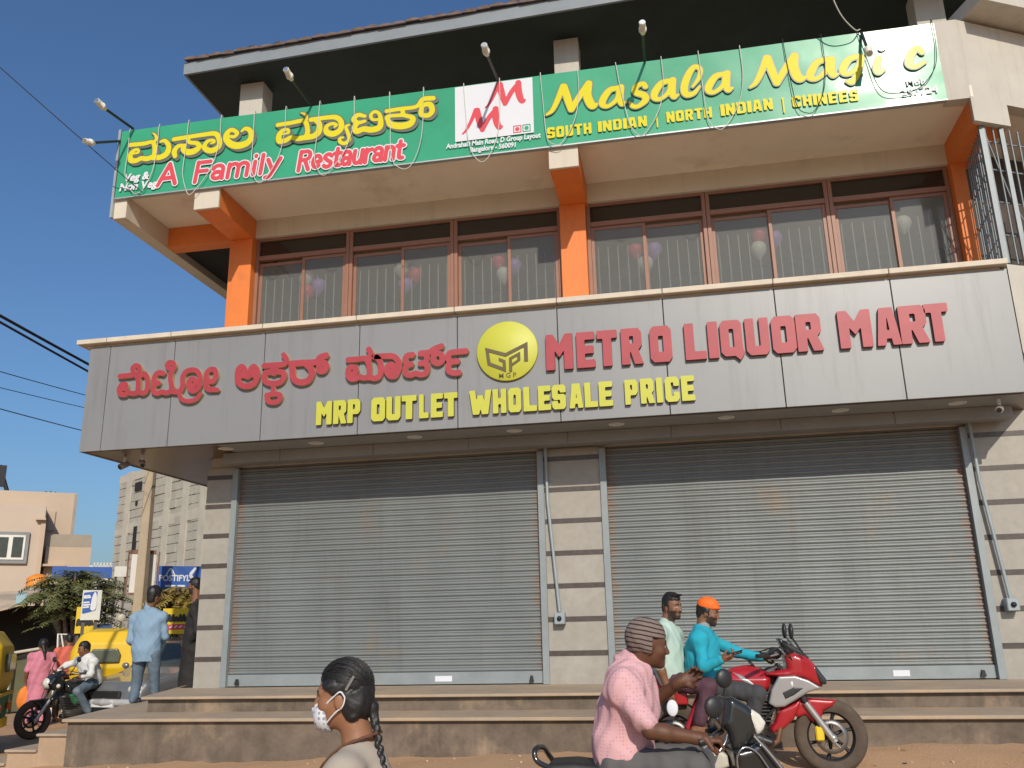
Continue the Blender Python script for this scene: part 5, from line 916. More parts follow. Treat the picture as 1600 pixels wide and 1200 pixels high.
def trousers(root, J, m, h, g=.016, wr=(.006, 34), seed=3, to=.93, name="trousers", wide=1.):
    s = Sdf()
    s.ell(Vector(J['pe']), (.142, .11, .1), None, .05)
    for q in 'LR':
        p, k_, a = Vector(J['p'+q]), Vector(J['k'+q]), Vector(J['a'+q]); s.cap(J['pe'], p, .088, .09, .05); s.cap(p, k_, .093*wide+g*.4, .064*wide+g*.5, .03); s.cap(k_, k_.lerp(a, to), .066*wide+g*.4, .052*wide+g*.6, .02)
    return s.mesh(name, m, h, root, wrinkle(wr[0], wr[1], seed))
def shoes(root, J, m, h, name="shoe", r=1.):
    for q in 'LR':
        a, t = Vector(J['a'+q]), Vector(J['t'+q]).normalized(); s = Sdf(); dn = Vector((0, 0, -1))
        s.path([a+dn*.05-t*.045, a+dn*.058+t*.06, a+dn*.068+t*.165], [.044*r, .044*r, .034*r], .03); s.cap(a-t*.03+dn*.03, a+dn*.01, .045*r, .045*r, .02)
        s.mesh(name, m, h, root)
def haircap(root, P, ax, m, h, sc=.93, grow=1.0, fringe=.06, low=-.03, name="hair", puff=(0, 0, 0), nape=0., tuft=False):
    s = Sdf(); A = ax
    s.ell(P(puff[0], -.016+puff[1], .048+puff[2]), [q*sc*grow for q in (.083, .104, .1)], A, .01)
    for sg in (-1, 1): s.ell(P(sg*.066, .0, .0), [q*sc for q in (.016, .03, .04)], A, .02)
    s.ell(P(0, -.075, -.02), [q*sc for q in (.06, .035, .055)], A, .03)
    if nape: s.ell(P(0, -.062, -.04-nape*.4), [q*sc for q in (.066, .05, .06)], A, .03)
    if tuft:
        for i in range(7): s.cap(P(-.05+.016*i, .05, .115), P(-.04+.016*i, .1+.012*(i % 3), .118+.01*(i % 2)), .016, .006, .012)
    r, f, up = [np.array(a) for a in A]; c = np.array(P(0, 0, 0))
    def clip(X): q = (X-c)/sc; y, z = q@f, q@up; return sc*np.minimum(y-.02, fringe-z)
    o = s.mesh(name, m, h, root, wrinkle(.004, 70, 5), clip=clip); return o
def person(label, base, group=None): return thing("person", label, "person", base, 0, group)

# ------------------------------------------------------------------ people
def atp(px, py, Y): return atY(px, py, Y)
def dotted(name, col, col2, sc_=70, r=.32, **k):
    m = mat(name, col, .85, **k); n = m.node_tree.nodes; L = m.node_tree.links; b = n["Principled BSDF"]; src = b.inputs["Base Color"].links[0].from_socket
    tc = n.new("ShaderNodeTexCoord"); vo = n.new("ShaderNodeTexVoronoi"); vo.inputs["Scale"].default_value = sc_; vo.inputs["Randomness"].default_value = .08; L.new(tc.outputs["Object"], vo.inputs["Vector"])
    mr = n.new("ShaderNodeMapRange"); mr.inputs[1].default_value = r; mr.inputs[2].default_value = r-.08; mr.inputs[4].default_value = .6; L.new(vo.outputs["Distance"], mr.inputs[0])
    mx = n.new("ShaderNodeMix"); mx.data_type = 'RGBA'; L.new(mr.outputs[0], mx.inputs[0]); L.new(src, mx.inputs[6]); mx.inputs[7].default_value = col2+(1,); L.new(mx.outputs[2], b.inputs["Base Color"]); return m
M_pink = dotted("pink_printed_cotton", (.6, .35, .36), (.45, .18, .22), 62, .34, var=.05, bump=.05, bs=200)
M_gtrou = mat("grey_trouser", (.1, .095, .092), .85, var=.1, vs=8, bump=.08, bs=200); M_teal = mat("turquoise_fleece", (.015, .33, .43), .9, var=.08, vs=8, bump=.1, bs=160)
M_mint = mat("mint_shirt", (.4, .52, .45), .85, var=.05, bump=.04, bs=200); M_maroon = mat("plum_trouser", (.075, .03, .045), .8, var=.12, vs=8)
M_dgrey = mat("dark_grey_trouser", (.045, .047, .05), .85, var=.15, vs=8); M_kurta = mat("grey_beige_cotton", (.36, .31, .25), .85, var=.05, vs=6, bump=.06, bs=180)
M_mask = dotted("printed_face_mask", (.62, .62, .64), (.05, .06, .13), 52, .34, var=.03); M_brown = mat("brown_cloth", (.13, .055, .025), .85); M_sand = mat("pale_sandal", (.55, .54, .5), .6)
M_bshirt = mat("sky_blue_shirt", (.2, .3, .4), .85, var=.06, vs=6, bump=.04, bs=160); M_jean = mat("faded_denim", (.1, .14, .18), .85, var=.25, vs=5, dirt=(.26, .3, .32), dirt_s=3, dirt_t=.52)
M_blackc = mat("black_cloth", (.018, .016, .016), .85, var=.2); M_wshirt = mat("white_shirt", (.62, .62, .6), .85, var=.04, bump=.04, bs=150)
# -- woman in the foreground
w = person("woman in the foreground with a white printed face mask and a long black braid", (-1.1, 3.2, -1.5))
hd = atp(535, 1090, 3.2); K = hd.z
J = dict(hd=hd, hf=(-1, -.1, -.06), nk=hd+Vector((.065, .01, -.155)), ch=hd+Vector((.075, .02, -.36)), pe=hd+Vector((.06, .02, -.72)))
J['sL'] = hd+Vector((.06, -.125, -.25)); J['sR'] = hd+Vector((.03, .16, -.25))
J.update(eL=hd+Vector((.1, -.2, -.5)), wL=hd+Vector((-.04, -.17, -.7)), eR=hd+Vector((.1, .24, -.5)), wR=hd+Vector((-.04, .2, -.7)), hLd=((-.8, 0, -.6), (0, 1, 0)), hRd=((-.8, 0, -.6), (0, -1, 0), dict(flip=-1)),
         pL=hd+Vector((.06, -.08, -.78)), pR=hd+Vector((.06, .11, -.78)), kL=hd+Vector((.0, -.08, -1.1)), kR=hd+Vector((.1, .11, -1.1)), aL=hd+Vector((.02, -.08, -1.37)), aR=hd+Vector((.16, .11, -1.36)), tL=(-1, 0, 0), tR=(-1, 0, 0))
bo, P, ax = body(w, J, SK_warm, .0055, fem=True, slim=.88)
o = shirt(w, J, M_kurta, .009, .014, 1.35, .16, "kurta", (.004, 30), 4, fem=True)
s = Sdf(); n0 = J['nk']; ring = [n0+Vector((math.cos(a)*.09-.012-.05*max(0, -math.cos(a)), math.sin(a)*.082, .008+.028*math.cos(a)-.09*max(0, -math.cos(a))**1.5)) for a in np.linspace(0, 2*math.pi, 20)]
s.path(ring, [.006]*20, .004); s.cap(ring[10], ring[10]+Vector((-.02, 0, -.22)), .007, .007, .01); s.mesh("neckline", M_brown, .005, w)
trousers(w, J, M_kurta, .014, wide=1.2); shoes(w, J, M_brown, .012, "sandal")
s = Sdf(); s.ell(P(0, -.02, .05), [q*.93 for q in (.081, .105, .098)], ax, .01); s.ell(P(0, -.075, -.015), (.066, .05, .075), ax, .03)
for sg in (-1, 1): s.ell(P(sg*.068, .015, .035), (.017, .05, .04), ax, .02); s.ell(P(sg*.06, -.05, -.035), (.02, .035, .05), ax, .02)
r_, f_, u_ = [np.array(a) for a in ax]; c_ = np.array(P(0, 0, 0))
def hclip(X): q = (X-c_)/.93; y, z, x = q@f_, q@u_, np.abs(q@r_); return .93*np.minimum(y-.002, (.018+.8*(y-.02)-z)*.78)
hair_o = s.mesh("hair", M_hair, .005, w, wrinkle(.0025, 120, 2), clip=hclip)
q = MB(); rr = random.Random(4); hc, hr = (0, -.02, .05), (.0835, .1075, .1005)
for i in range(330):                   # combed strands lying over the hair, from the hairline back to the nape
    th = rr.uniform(-1.25, 1.25); d0 = np.array([math.sin(th)*1.0, math.cos(th)*rr.uniform(.55, .95), .62-.62*abs(math.sin(th))+rr.uniform(-.1, .35)]); d1 = np.array([math.sin(th)*.42, -1., -.55+rr.uniform(-.3, .2)]); d0 /= np.linalg.norm(d0); d1 /= np.linalg.norm(d1); pts = []
    k_ = rr.uniform(.994, 1.022)
    for t in np.linspace(0, rr.uniform(.75, 1), 11):
        mid = np.array([math.sin(th)*1.05, .0, 1.05-.85*abs(math.sin(th))]); mid /= np.linalg.norm(mid)
        d = (1-t)**2*d0+2*t*(1-t)*mid*1.1+t*t*d1; d /= np.linalg.norm(d); pts.append(P(*[hc[j]+hr[j]*d[j]*k_ for j in range(3)]))
    q.tube(pts, [.0014]*10+[.0004], 4, caps=False)
part(q, "hair_strands", M_hair, w)
s = Sdf(); b0 = P(0, -.118, -.04); bp = curve_pts([b0, b0+Vector((.015, -.01, -.05)), b0+Vector((.045, -.03, -.16)), b0+Vector((.075, -.045, -.27)), b0+Vector((.1, -.05, -.42)), b0+Vector((.11, -.05, -.58))], 7)
for i, p in enumerate(bp):
    k_ = 1-.35*i/len(bp); sg = 1 if i % 2 else -1
    s.ell(Vector(p)+Vector((sg*.0048, sg*.003, 0)), (.0125*k_, .0115*k_, .018*k_), None, .004)
s.cap(P(0, -.1, -.02), b0, .03, .02, .02); s.mesh("braid", M_hair, .004, w)
s = Sdf(); A = ax
s.ell(P(0, .058, -.062), [q*.93 for q in (.066, .058, .062)], A, .01); s.ell(P(0, .098, -.038), [q*.93 for q in (.018, .026, .03)], A, .012); s.ell(P(0, .078, -.092), [q*.93 for q in (.028, .03, .026)], A, .012)
def mclip(X): q = (X-c_)/.93; y, z, x = q@f_, q@u_, np.abs(q@r_); return .93*np.maximum(np.maximum(.052-y-.25*(x < .0)+.1*(z+.06), z+.012), -.128-z)
mo = s.mesh("face_mask", M_mask, .0045, w, clip=mclip)
q = MB()
for sg in (-1, 1): q = MB(); q.tube(curve_pts([P(sg*.06, .055, -.022), P(sg*.076, .02, .004), P(sg*.086, -.016, .026), P(sg*.082, -.032, .005)], 4), .0032, 6); q.tube(curve_pts([P(sg*.056, .05, -.085), P(sg*.076, .01, -.05), P(sg*.08, -.02, -.03), P(sg*.084, -.03, -.012), P(sg*.082, -.032, .005)], 4), .0028, 6); part(q, "ear_loop", M_wh, w)
pass
q = MB(); q.obox(P(.0845, -.055, .055), (Vector(ax[1])*-.55+Vector(ax[2])*.8, ax[0], Vector(ax[1])*.8+Vector(ax[2])*.55), (.028, .003, .0045)); q.obox(P(-.0845, -.055, .055), (Vector(ax[1])*-.55+Vector(ax[2])*.8, ax[0], Vector(ax[1])*.8+Vector(ax[2])*.55), (.028, .003, .0045)); part(q, "hair_clip", M_chrome, w)
# -- man in the pink shirt on the scooter
YP = 4.7
w = person("man in a pink patterned shirt and striped knitted cap seated on the black scooter", (-.35, YP, -1.5))
hd = atp(1013, 1009, YP)
J = dict(hd=hd, hf=(1, .3, -.12), hu=(.1, 0, 1), nk=atp(984, 1050, YP+.02), ch=atp(985, 1100, YP), pe=atp(972, 1184, YP), sL=atp(972, 1072, YP-.18), sR=atp(996, 1074, YP+.2), eL=atp(1016, 1141, YP-.27), wL=atp(1094, 1154, YP-.22), eR=atp(1008, 1106, YP+.36), wR=atp(1062, 1066, YP+.24),
         hLd=((1, .1, -.05), (0, .25, -1), dict(curl=(1.5, 1.5, 1.5, 1.5), thumb=1.1, flip=-1)), hRd=((.75, -.1, .35), (.25, -1, .3), dict(curl=(.85, .55, .75, .95), thumb=.55, flip=1)),
         pL=atp(962, 1198, YP-.1), pR=atp(966, 1196, YP+.1), kL=atp(1088, 1197, YP-.17), kR=atp(1080, 1183, YP+.2), tL=(1, -.1, 0), tR=(1, .1, 0))
J['aL'] = J['kL']+Vector((.1, 0, -.42)); J['aR'] = J['kR']+Vector((.1, 0, -.42))
bo, P, ax = body(w, J, SK_dark, .0065)
def coll(s):
    n = J['nk']; s.path([n+Vector((.11, -.03, -.03)), n+Vector((.08, -.07, .01)), n+Vector((.01, -.085, .045)), n+Vector((-.06, -.04, .07)), n+Vector((-.06, .04, .07)), n+Vector((.01, .085, .045)), n+Vector((.08, .07, .01)), n+Vector((.11, .03, -.03))], [.02]*8, .004)
shirt(w, J, M_pink, .008, .026, .83, .1, "shirt", (.013, 25), 7, extra=coll, belly=-.012)
trousers(w, J, M_gtrou, .01, wr=(.007, 30)); shoes(w, J, M_black, .012)
s = Sdf(); s.ell(P(0, -.014, .052), [q*.93 for q in (.087, .108, .1)], ax, .01); s.ell(P(0, -.05, .04), [q*.93 for q in (.088, .082, .1)], ax, .03)
for sg in (-1, 1): s.ell(P(sg*.074, -.006, .0), [q*.93 for q in (.018, .046, .05)], ax, .02)
r_, f_, u_ = [np.array(a) for a in ax]; c_ = np.array(P(0, 0, 0))
def bclip(X): q = (X-c_)/.93; y, z = q@f_, q@u_; return .93*np.maximum(np.minimum(y-.0, .045-z), -.035+.25*y*0-z)
M_knit = mat("striped_knit", (.2, .155, .13), .95, var=.1, vs=30, bump=.3, bs=120); n = M_knit.node_tree.nodes; L = M_knit.node_tree.links; b_ = n["Principled BSDF"]; src = b_.inputs["Base Color"].links[0].from_socket
tc = n.new("ShaderNodeTexCoord"); mp = n.new("ShaderNodeMapping"); mp.inputs["Rotation"].default_value = (R(4), R(-12), 0); wv = n.new("ShaderNodeTexWave"); wv.bands_direction = 'Z'; wv.inputs["Scale"].default_value = 14; wv.inputs["Distortion"].default_value = 1.2; wv.inputs["Detail"].default_value = 1
L.new(tc.outputs["Object"], mp.inputs[0]); L.new(mp.outputs[0], wv.inputs[0]); mr = n.new("ShaderNodeMapRange"); mr.inputs[1].default_value = .72; mr.inputs[2].default_value = .82; L.new(wv.outputs["Fac"], mr.inputs[0]); mx = n.new("ShaderNodeMix"); mx.data_type = 'RGBA'; L.new(mr.outputs[0], mx.inputs[0]); L.new(src, mx.inputs[6]); mx.inputs[7].default_value = (.035, .018, .016, 1); L.new(mx.outputs[2], b_.inputs["Base Color"])
s.mesh("knitted_cap", M_knit, .0055, w, wrinkle(.002, 80, 3), clip=bclip)
# -- rider of the red motorcycle
YR = 8.4
w = person("man in turquoise fleece and orange cap on the red motorcycle with a phone", (.15, YR, -1.29))
hd = atp(1106, 958, YR)
J = dict(hd=hd, hf=(1, -.12, -.22), hu=(.15, 0, 1), nk=atp(1097, 986, YR), ch=atp(1096, 1022, YR), pe=atp(1101, 1067, YR), sL=atp(1092, 1000, YR-.2), sR=atp(1106, 998, YR+.22), eL=atp(1100, 1043, YR-.3), wL=atp(1126, 1031, YR-.36), eR=atp(1152, 1019, YR+.32), wR=atp(1190, 1027, YR+.3),
         hLd=((1, -.1, .25), (0, .5, 1), dict(curl=(.8, .8, .8, .8), thumb=.6, flip=1)), hRd=((1, .0, -.1), (0, 0, -1), dict(curl=(1.4, 1.4, 1.4, 1.4), thumb=1., flip=1)),
         pL=atp(1108, 1073, YR-.1), pR=atp(1108, 1073, YR+.1), kL=atp(1184, 1084, YR-.23), kR=atp(1184, 1080, YR+.23), aL=atp(1172, 1140, YR-.2), aR=atp(1172, 1138, YR+.2), tL=(1, -.15, -.2), tR=(1, .15, -.2))
bo, P, ax = body(w, J, SK_mid, .008, beard=True)
shirt(w, J, M_teal, .01, .026, 2, .05, "fleece_jacket", (.006, 34), 11)
s = Sdf(); s.cap(J['nk']+Vector((0, 0, .01)), J['nk']+Vector((.02, 0, .055)), .068, .062, .01); s.mesh("collar", mat("grey_collar", (.25, .25, .26), .9), .009, w)
trousers(w, J, M_dgrey, .012); shoes(w, J, M_black, .014)
haircap(w, P, ax, M_hair, .008, fringe=.05)
s = Sdf(); s.ell(P(0, -.008, .072), [q*.93 for q in (.088, .108, .085)], ax, .01); s.slab((P(0, .06, .06), Vector(ax[1])*1., Vector(ax[0]), Vector(ax[2])*.98-Vector(ax[1])*.1), [(0, -.07), (.025, -.062), (.045, -.03), (.05, 0), (.045, .03), (.025, .062), (0, .07)], .009, .006, .015)
r_, f_, u_ = [np.array(a) for a in ax]; c_ = np.array(P(0, 0, 0))
s.mesh("cap", mat("orange_cap", (.85, .14, .01), .7, var=.06), .007, w, clip=lambda X: (lambda q: .93*(.042-(q@u_)))((X-c_)/.93))
q = MB(); ph = Vector(J['wL'])+Vector((.12, -.01, .05)); q.obox(ph, (Vector((1, -.1, .28)), Vector((0, .5, 1)), Vector((-.1, 1, -.4))), (.07, .005, .036)); o = q.build("mobile_phone", M_black); bev(o, .004); tag(o, "dark mobile phone held by the man in the turquoise fleece", "phone")
# -- pillion
YQ = 8.42
w = person("bearded man in a mint shirt riding pillion behind the orange cap", (-.15, YQ, -1.29))
hd = atp(1050, 949, YQ)
J = dict(hd=hd, hf=(.75, -.62, -.05), nk=atp(1041, 980, YQ), ch=atp(1040, 1012, YQ), pe=atp(1046, 1060, YQ), sL=atp(1030, 992, YQ-.17), sR=atp(1054, 992, YQ+.2), eL=atp(1030, 1038, YQ-.26), wL=atp(1043, 1074, YQ-.24), eR=atp(1068, 1035, YQ+.3), wR=atp(1092, 1052, YQ+.24),
         hLd=((.25, -.1, -1), (.3, 1, 0), dict(curl=(.5, .6, .6, .6), thumb=.5, flip=1)), hRd=((.9, 0, -.4), (0, -1, 0), dict(curl=(.4,)*4, flip=-1)),
         pL=atp(1052, 1066, YQ-.1), pR=atp(1052, 1064, YQ+.1), kL=atp(1108, 1072, YQ-.27), kR=atp(1108, 1070, YQ+.27), aL=atp(1092, 1132, YQ-.27), aR=atp(1092, 1130, YQ+.25), tL=(1, -.2, -.1), tR=(1, .2, -.1))
bo, P, ax = body(w, J, SK_mid, .008, beard=True)
shirt(w, J, M_mint, .01, .022, 1.2, .06, "shirt", (.006, 34), 12, collar=True); trousers(w, J, M_maroon, .012, to=.9)
haircap(w, P, ax, M_hair, .007, grow=1.0, fringe=.07, puff=(0, .01, .006), tuft=True)
q = MB(); c = Vector(J['wL'])+Vector((.03, -.02, -.17)); s = Sdf(); s.ell(c, (.05, .02, .07), None, .01); s.ell(c+Vector((0, .02, 0)), (.042, .02, .06), None, .01, sub=True); o = s.mesh("white_mask", M_wh, .006); tag(o, "white cup mask dangling from the pillion rider's hand", "mask")
# -- man in the blue shirt on the plinth, seen from behind
YB_ = 11.55
w = person("man in sky-blue shirt and faded jeans standing on the plinth, back turned", (-7.5, YB_, -.917))
hd = atp(242, 931, YB_); z0 = -.917
J = dict(hd=hd, hf=(.35, 1, -.1), nk=atp(234, 950, YB_), ch=atp(232, 978, YB_), pe=atp(228, 1020, YB_), sL=atp(211, 968, YB_), sR=atp(253, 966, YB_+.05), eL=atp(203, 1000, YB_-.05), wL=atp(214, 1010, YB_+.2), eR=atp(259, 995, YB_+.1), wR=atp(246, 1008, YB_+.25),
         hLd=((.6, .8, .1), (0, .3, 1)), hRd=((-.6, .8, .1), (0, .3, 1), dict(flip=-1)), pL=atp(219, 1024, YB_), pR=atp(240, 1023, YB_), kL=atp(214, 1062, YB_+.03), kR=atp(241, 1058, YB_+.06), tL=(-.1, 1, 0), tR=(.35, 1, 0))
J['aL'] = Vector((J['kL'].x-.0, YB_, z0+.09)); J['aR'] = Vector((J['kR'].x+.02, YB_+.1, z0+.09))
bo, P, ax = body(w, J, SK_mid, .011); shirt(w, J, M_bshirt, .013, .03, 2, .12, "shirt", (.008, 28), 21, collar=True); trousers(w, J, M_jean, .014, to=.98, wr=(.009, 24)); shoes(w, J, M_jean, .016); haircap(w, P, ax, M_hair, .011, grow=1.16, fringe=.06, nape=.05)
# -- bearded man in black beside the corner pillar
YK = 12.5; hd = atp(304, 916, YK)
w = person("bearded man in a long black kurta half hidden by the corner pillar", (-7.05, YK, -.917))
J = dict(hd=hd, hf=(-1, -.05, -.1), nk=atp(306, 942, YK), ch=atp(306, 968, YK), pe=atp(303, 1012, YK), sL=atp(304, 955, YK-.19), sR=atp(310, 955, YK+.19), eL=atp(309, 985, YK-.24), wL=atp(297, 1005, YK-.15), eR=atp(309, 985, YK+.24), wR=atp(297, 1005, YK+.15),
         hLd=((-.8, .3, -.3), (0, 1, 0)), hRd=((-.8, -.3, -.3), (0, -1, 0), dict(flip=-1)), pL=atp(303, 1016, YK-.09), pR=atp(303, 1016, YK+.09), kL=atp(303, 1048, YK-.08), kR=atp(303, 1048, YK+.08), tL=(-1, 0, 0), tR=(-1, 0, 0))
J['aL'] = Vector((J['kL'].x, YK-.08, -.83)); J['aR'] = Vector((J['kR'].x, YK+.1, -.83))
bo, P, ax = body(w, J, SK_mid, .011, beard=True)
def skirt(s): s.cap(J['pe'], Vector(J['pe'])+Vector((0, 0, -.55)), .17, .2, .05)
shirt(w, J, M_blackc, .014, .022, 2, .1, "kurta", (.007, 26), 22, extra=skirt, collar=True, long=True); trousers(w, J, M_blackc, .016); shoes(w, J, M_brown, .016); haircap(w, P, ax, M_hair, .011, grow=1.06, fringe=.06)

# ------------------------------------------------------------------ vehicles
M_tyre = mat("dusty_tyre", (.085, .062, .045), .9, var=.25, vs=9, bump=.2, bs=60); M_redp = mat("red_motorcycle_paint", (.36, .012, .018), .28, var=.12, vs=6, coat=.5, dirt=(.3, .12, .07), dirt_s=4, dirt_t=.6); M_silver = mat("silver_motorcycle_paint", (.36, .35, .34), .35, metal=.5, var=.05)
M_engine = mat("engine_metal", (.075, .07, .066), .5, metal=.5, var=.35, vs=20); M_alloy = mat("fork_alloy", (.42, .4, .38), .4, metal=.6, var=.1); M_seat = mat("black_seat_vinyl", (.018, .017, .017), .6, var=.2, vs=8)
M_yelp = mat("yellow_caliper", (.7, .5, .02), .5); M_brownm = mat("rusty_exhaust", (.17, .085, .045), .6, metal=.4, var=.3, vs=15); M_gblack = mat("glossy_black_paint", (.02, .021, .021), .22, var=.15, coat=.5, dirt=(.1, .085, .065), dirt_s=3, dirt_t=.6)
M_lens = mat("lamp_lens", (.62, .6, .52), .15, var=.1, vs=20); M_smoke = mat("smoked_screen", (.03, .03, .032), .15); M_hub = mat("dark_alloy_wheel", (.03, .03, .03), .5, metal=.4)
class Fr:                              # vehicle frame: x forward, s to the left, z up from the ground
    def __init__(s, O, H): s.O = Vector(O); s.H = Vector((H[0], H[1], 0)).normalized(); s.S = Vector((-s.H.y, s.H.x, 0)); s.U = Vector((0, 0, 1))
    def __call__(s, x, w, z): return s.O+s.H*x+s.S*w+s.U*z
    def slab(s, w=0.): return (s.O+s.S*w, s.H, s.U, s.S)
def wheel(fr, x, R_, tw, par, spokes=6, disc=1, rimr=None, steer=None):
    f = fr if steer is None else Fr(fr(x, 0, 0)-Vector(steer)*0, steer); x0 = x if steer is None else 0
    rr = rimr or R_-tw*.92
    L = lambda a, b, h: f(x0+a, h, R_+b)
    prof = [(rr-.012, -tw*.34), (rr+.012, -tw*.42), (rr+(R_-rr)*.5, -tw*.5), (R_-.022, -tw*.42), (R_-.006, -tw*.22), (R_, 0), (R_-.006, tw*.22), (R_-.022, tw*.42), (rr+(R_-rr)*.5, tw*.5), (rr+.012, tw*.42), (rr-.012, tw*.34)]
    q = MB(); q.lathe(prof, L, 44); wt = part(q, "wheel", M_tyre, par)
    q = MB(); q.lathe([(rr-.012, -tw*.34), (rr-.03, -tw*.2), (rr-.03, tw*.2), (rr-.012, tw*.34)], L, 40)
    for k in range(spokes):
        a = 2*math.pi*k/spokes+.3; c, s_ = math.cos(a), math.sin(a)
        q.tube([L(.03*c, .03*s_, 0), L(rr*.5*c-.012*s_, rr*.5*s_+.012*c, .004), L((rr-.02)*c, (rr-.02)*s_, 0)], [.022, .013, .018], 6)
    q.lathe([(.001, -tw*.45), (.045, -tw*.45), (.05, -.02), (.05, .02), (.045, tw*.45), (.001, tw*.45)], L, 18); o = q.build("rim", M_hub, wt)
    if disc:
        q = MB(); q.lathe([(.102, -tw*.5-.006), (.138, -tw*.5-.006), (.138, -tw*.5), (.102, -tw*.5), (.102, -tw*.5-.006)], L, 32); 
        for k in range(5): a = 2*math.pi*k/5; q.tube([L(.04*math.cos(a), .04*math.sin(a), -tw*.42), L(.108*math.cos(a+.3), .108*math.sin(a+.3), -tw*.5-.003)], .008, 5)
        q.build("brake_disc", mat('brake_steel', (.2, .19, .18), .4, metal=.7, var=.15), wt)
    return wt
def mpx(pts): return [((x-1298)/181, .31+(1150-y)/181) for x, y in pts]
def motorcycle(label, O, H, sport):
    fr = Fr(O, H); t = thing("motorcycle", label, "motorcycle", Vector(O)); paintm = M_redp if sport else M_gblack
    def SL(name, poly, half, m, rnd=.012, w=0., taper=None, h=.009, px=True, both=0.):
        for sg in ((1, -1) if both else (0,)):
            s = Sdf(); s.slab(fr.slab(w+sg*both), mpx(poly) if px else poly, half, rnd, taper=taper); s.mesh(name, m, h, t)
    def TB(name, pts, r, m, n=10): q = MB(); q.tube([fr(*p) for p in pts], r, n); return part(q, name, m, t)
    wheel(fr, 0, .305, .1, t); wheel(fr, -1.33, .305, .115, t)
    for sg in (-.095, .095):
        q = MB(); q.tube([fr(.02, sg, .27), fr(-.19, sg, .585)], [.03, .027], 12); q.tube([fr(-.19, sg, .585), fr(-.39, sg, .9)], .018, 10, 1); q.sphere(fr(.005, sg, .3), .034, 12); part(q, "fork_leg", [M_alloy, M_gblack], t)
    SL("front_mudguard", [(1240, 1112), (1248, 1099), (1272, 1094), (1312, 1097), (1305, 1106), (1290, 1113), (1285, 1127), (1272, 1130), (1262, 1119), (1250, 1123)], .075, M_redp if sport else M_gblack, .03)
    q = MB(); q.obox(fr(-.1, -.085, .335), (fr.H, fr.S, fr.U), (.035, .025, .06)); o = part(q, "brake_caliper", M_yelp, t, .012)
    # frame, engine, exhaust
    s = Sdf(); s.path([fr(-.42, 0, .82), fr(-.55, 0, .5), fr(-.62, 0, .3), fr(-.95, 0, .28)], [.03]*4, .02); s.path([fr(-.4, 0, .86), fr(-.85, 0, .72), fr(-1.0, 0, .4)], [.035]*3, .02); s.path([fr(-.85, .1, .7), fr(-1.55, .08, .78)], [.018]*2, .01); s.path([fr(-.85, -.1, .7), fr(-1.55, -.08, .78)], [.018]*2, .01); s.mesh("frame", M_engine, .009, t)
    s = Sdf(); s.ell(fr(-.72, 0, .36), (.2, .12, .13), (fr.H, fr.S, fr.U), .03); s.cap(fr(-.6, 0, .38), fr(-.5, 0, .6), .085, .08, .03); s.ell(fr(-.66, -.13, .33), (.1, .035, .1), (fr.H, fr.S, fr.U), .02); s.ell(fr(-.84, -.12, .36), (.075, .03, .07), (fr.H, fr.S, fr.U), .02); s.mesh("engine", M_engine, .009, t, lambda P: .004*np.sin(P[:, 2]*230))
    q = MB()
    for k in range(7): c = fr(-.59+.012*k, 0, .44+.028*k); q.obox(c, (fr.H, fr.S, fr.U+fr.H*-.3), (.1, .115, .005))
    part(q, "cylinder_fins", M_engine, t)
    TB("exhaust_pipe", [(-.44, -.09, .58), (-.4, -.1, .46), (-.45, -.11, .28), (-.6, -.13, .2), (-.95, -.15, .24)], [.024]*5, M_brownm); TB("silencer", [(-.95, -.16, .24), (-1.05, -.17, .27), (-1.5, -.2, .4), (-1.55, -.2, .42)], [.03, .05, .055, .035], M_gblack, 14)
    TB("swingarm", [(-.9, -.11, .36), (-1.33, -.11, .305)], .028, M_engine); TB("swingarm", [(-.9, .11, .36), (-1.33, .11, .305)], .028, M_engine)
    q = MB()
    for sg in (-.12, .12):
        q2 = MB(); q2.tube([fr(-1.2, sg, .38), fr(-1.05, sg, .68)], .035, 10); q2.tube([fr(-1.22, sg, .34), fr(-1.03, sg, .72)], .014, 8); part(q2, "shock_absorber", M_redp if sport else M_chrome, t)
        q2 = MB(); q2.tube([fr(-.86, sg, .3), fr(-.86, sg*2.1, .3)], .013, 8); part(q2, "footpeg", M_engine, t)
    # tank, seat, tail
    tp = lambda a, b: np.clip(1-.9*np.maximum(b-.78, 0)/.2, .35, 1)
    SL("fuel_tank", [(1140, 1060), (1146, 1052), (1160, 1046), (1182, 1043), (1204, 1049), (1216, 1060), (1212, 1078), (1200, 1088), (1180, 1088), (1168, 1076), (1148, 1070)], .135, paintm, .06, taper=tp)
    if sport:
        SL("tank_stripe", [(1154, 1052), (1170, 1057), (1190, 1072), (1184, 1076), (1168, 1066)], .137, M_silver, .01, taper=tp)
        q = MB(); q.tube([fr(-.62, 0, .9), fr(-.6, 0, .915)], .045, 16); part(q, "fuel_cap", M_gblack, t)
        SL("side_fairing", [(1206, 1100), (1212, 1080), (1225, 1060), (1250, 1059), (1270, 1066), (1289, 1078), (1268, 1084), (1250, 1094), (1230, 1105), (1216, 1106)], .022, M_silver, .015, both=.165, h=.008)
        SL("upper_fairing", [(1206, 1058), (1212, 1054), (1240, 1049), (1238, 1030), (1252, 1025), (1276, 1033), (1293, 1055), (1298, 1071), (1292, 1079), (1262, 1064), (1226, 1062)], .17, M_redp, .05, taper=lambda a, b: np.clip(1-.75*np.maximum(a+.2, 0)/.2, .3, 1))
        SL("headlight", [(1277, 1046), (1285, 1046), (1299, 1066), (1299, 1074), (1291, 1074), (1283, 1062)], .09, M_smoke, .02)
        SL("windscreen", [(1230, 1003), (1236, 1004), (1266, 1022), (1277, 1034), (1270, 1036), (1250, 1028), (1240, 1026)], .11, M_smoke, .02)
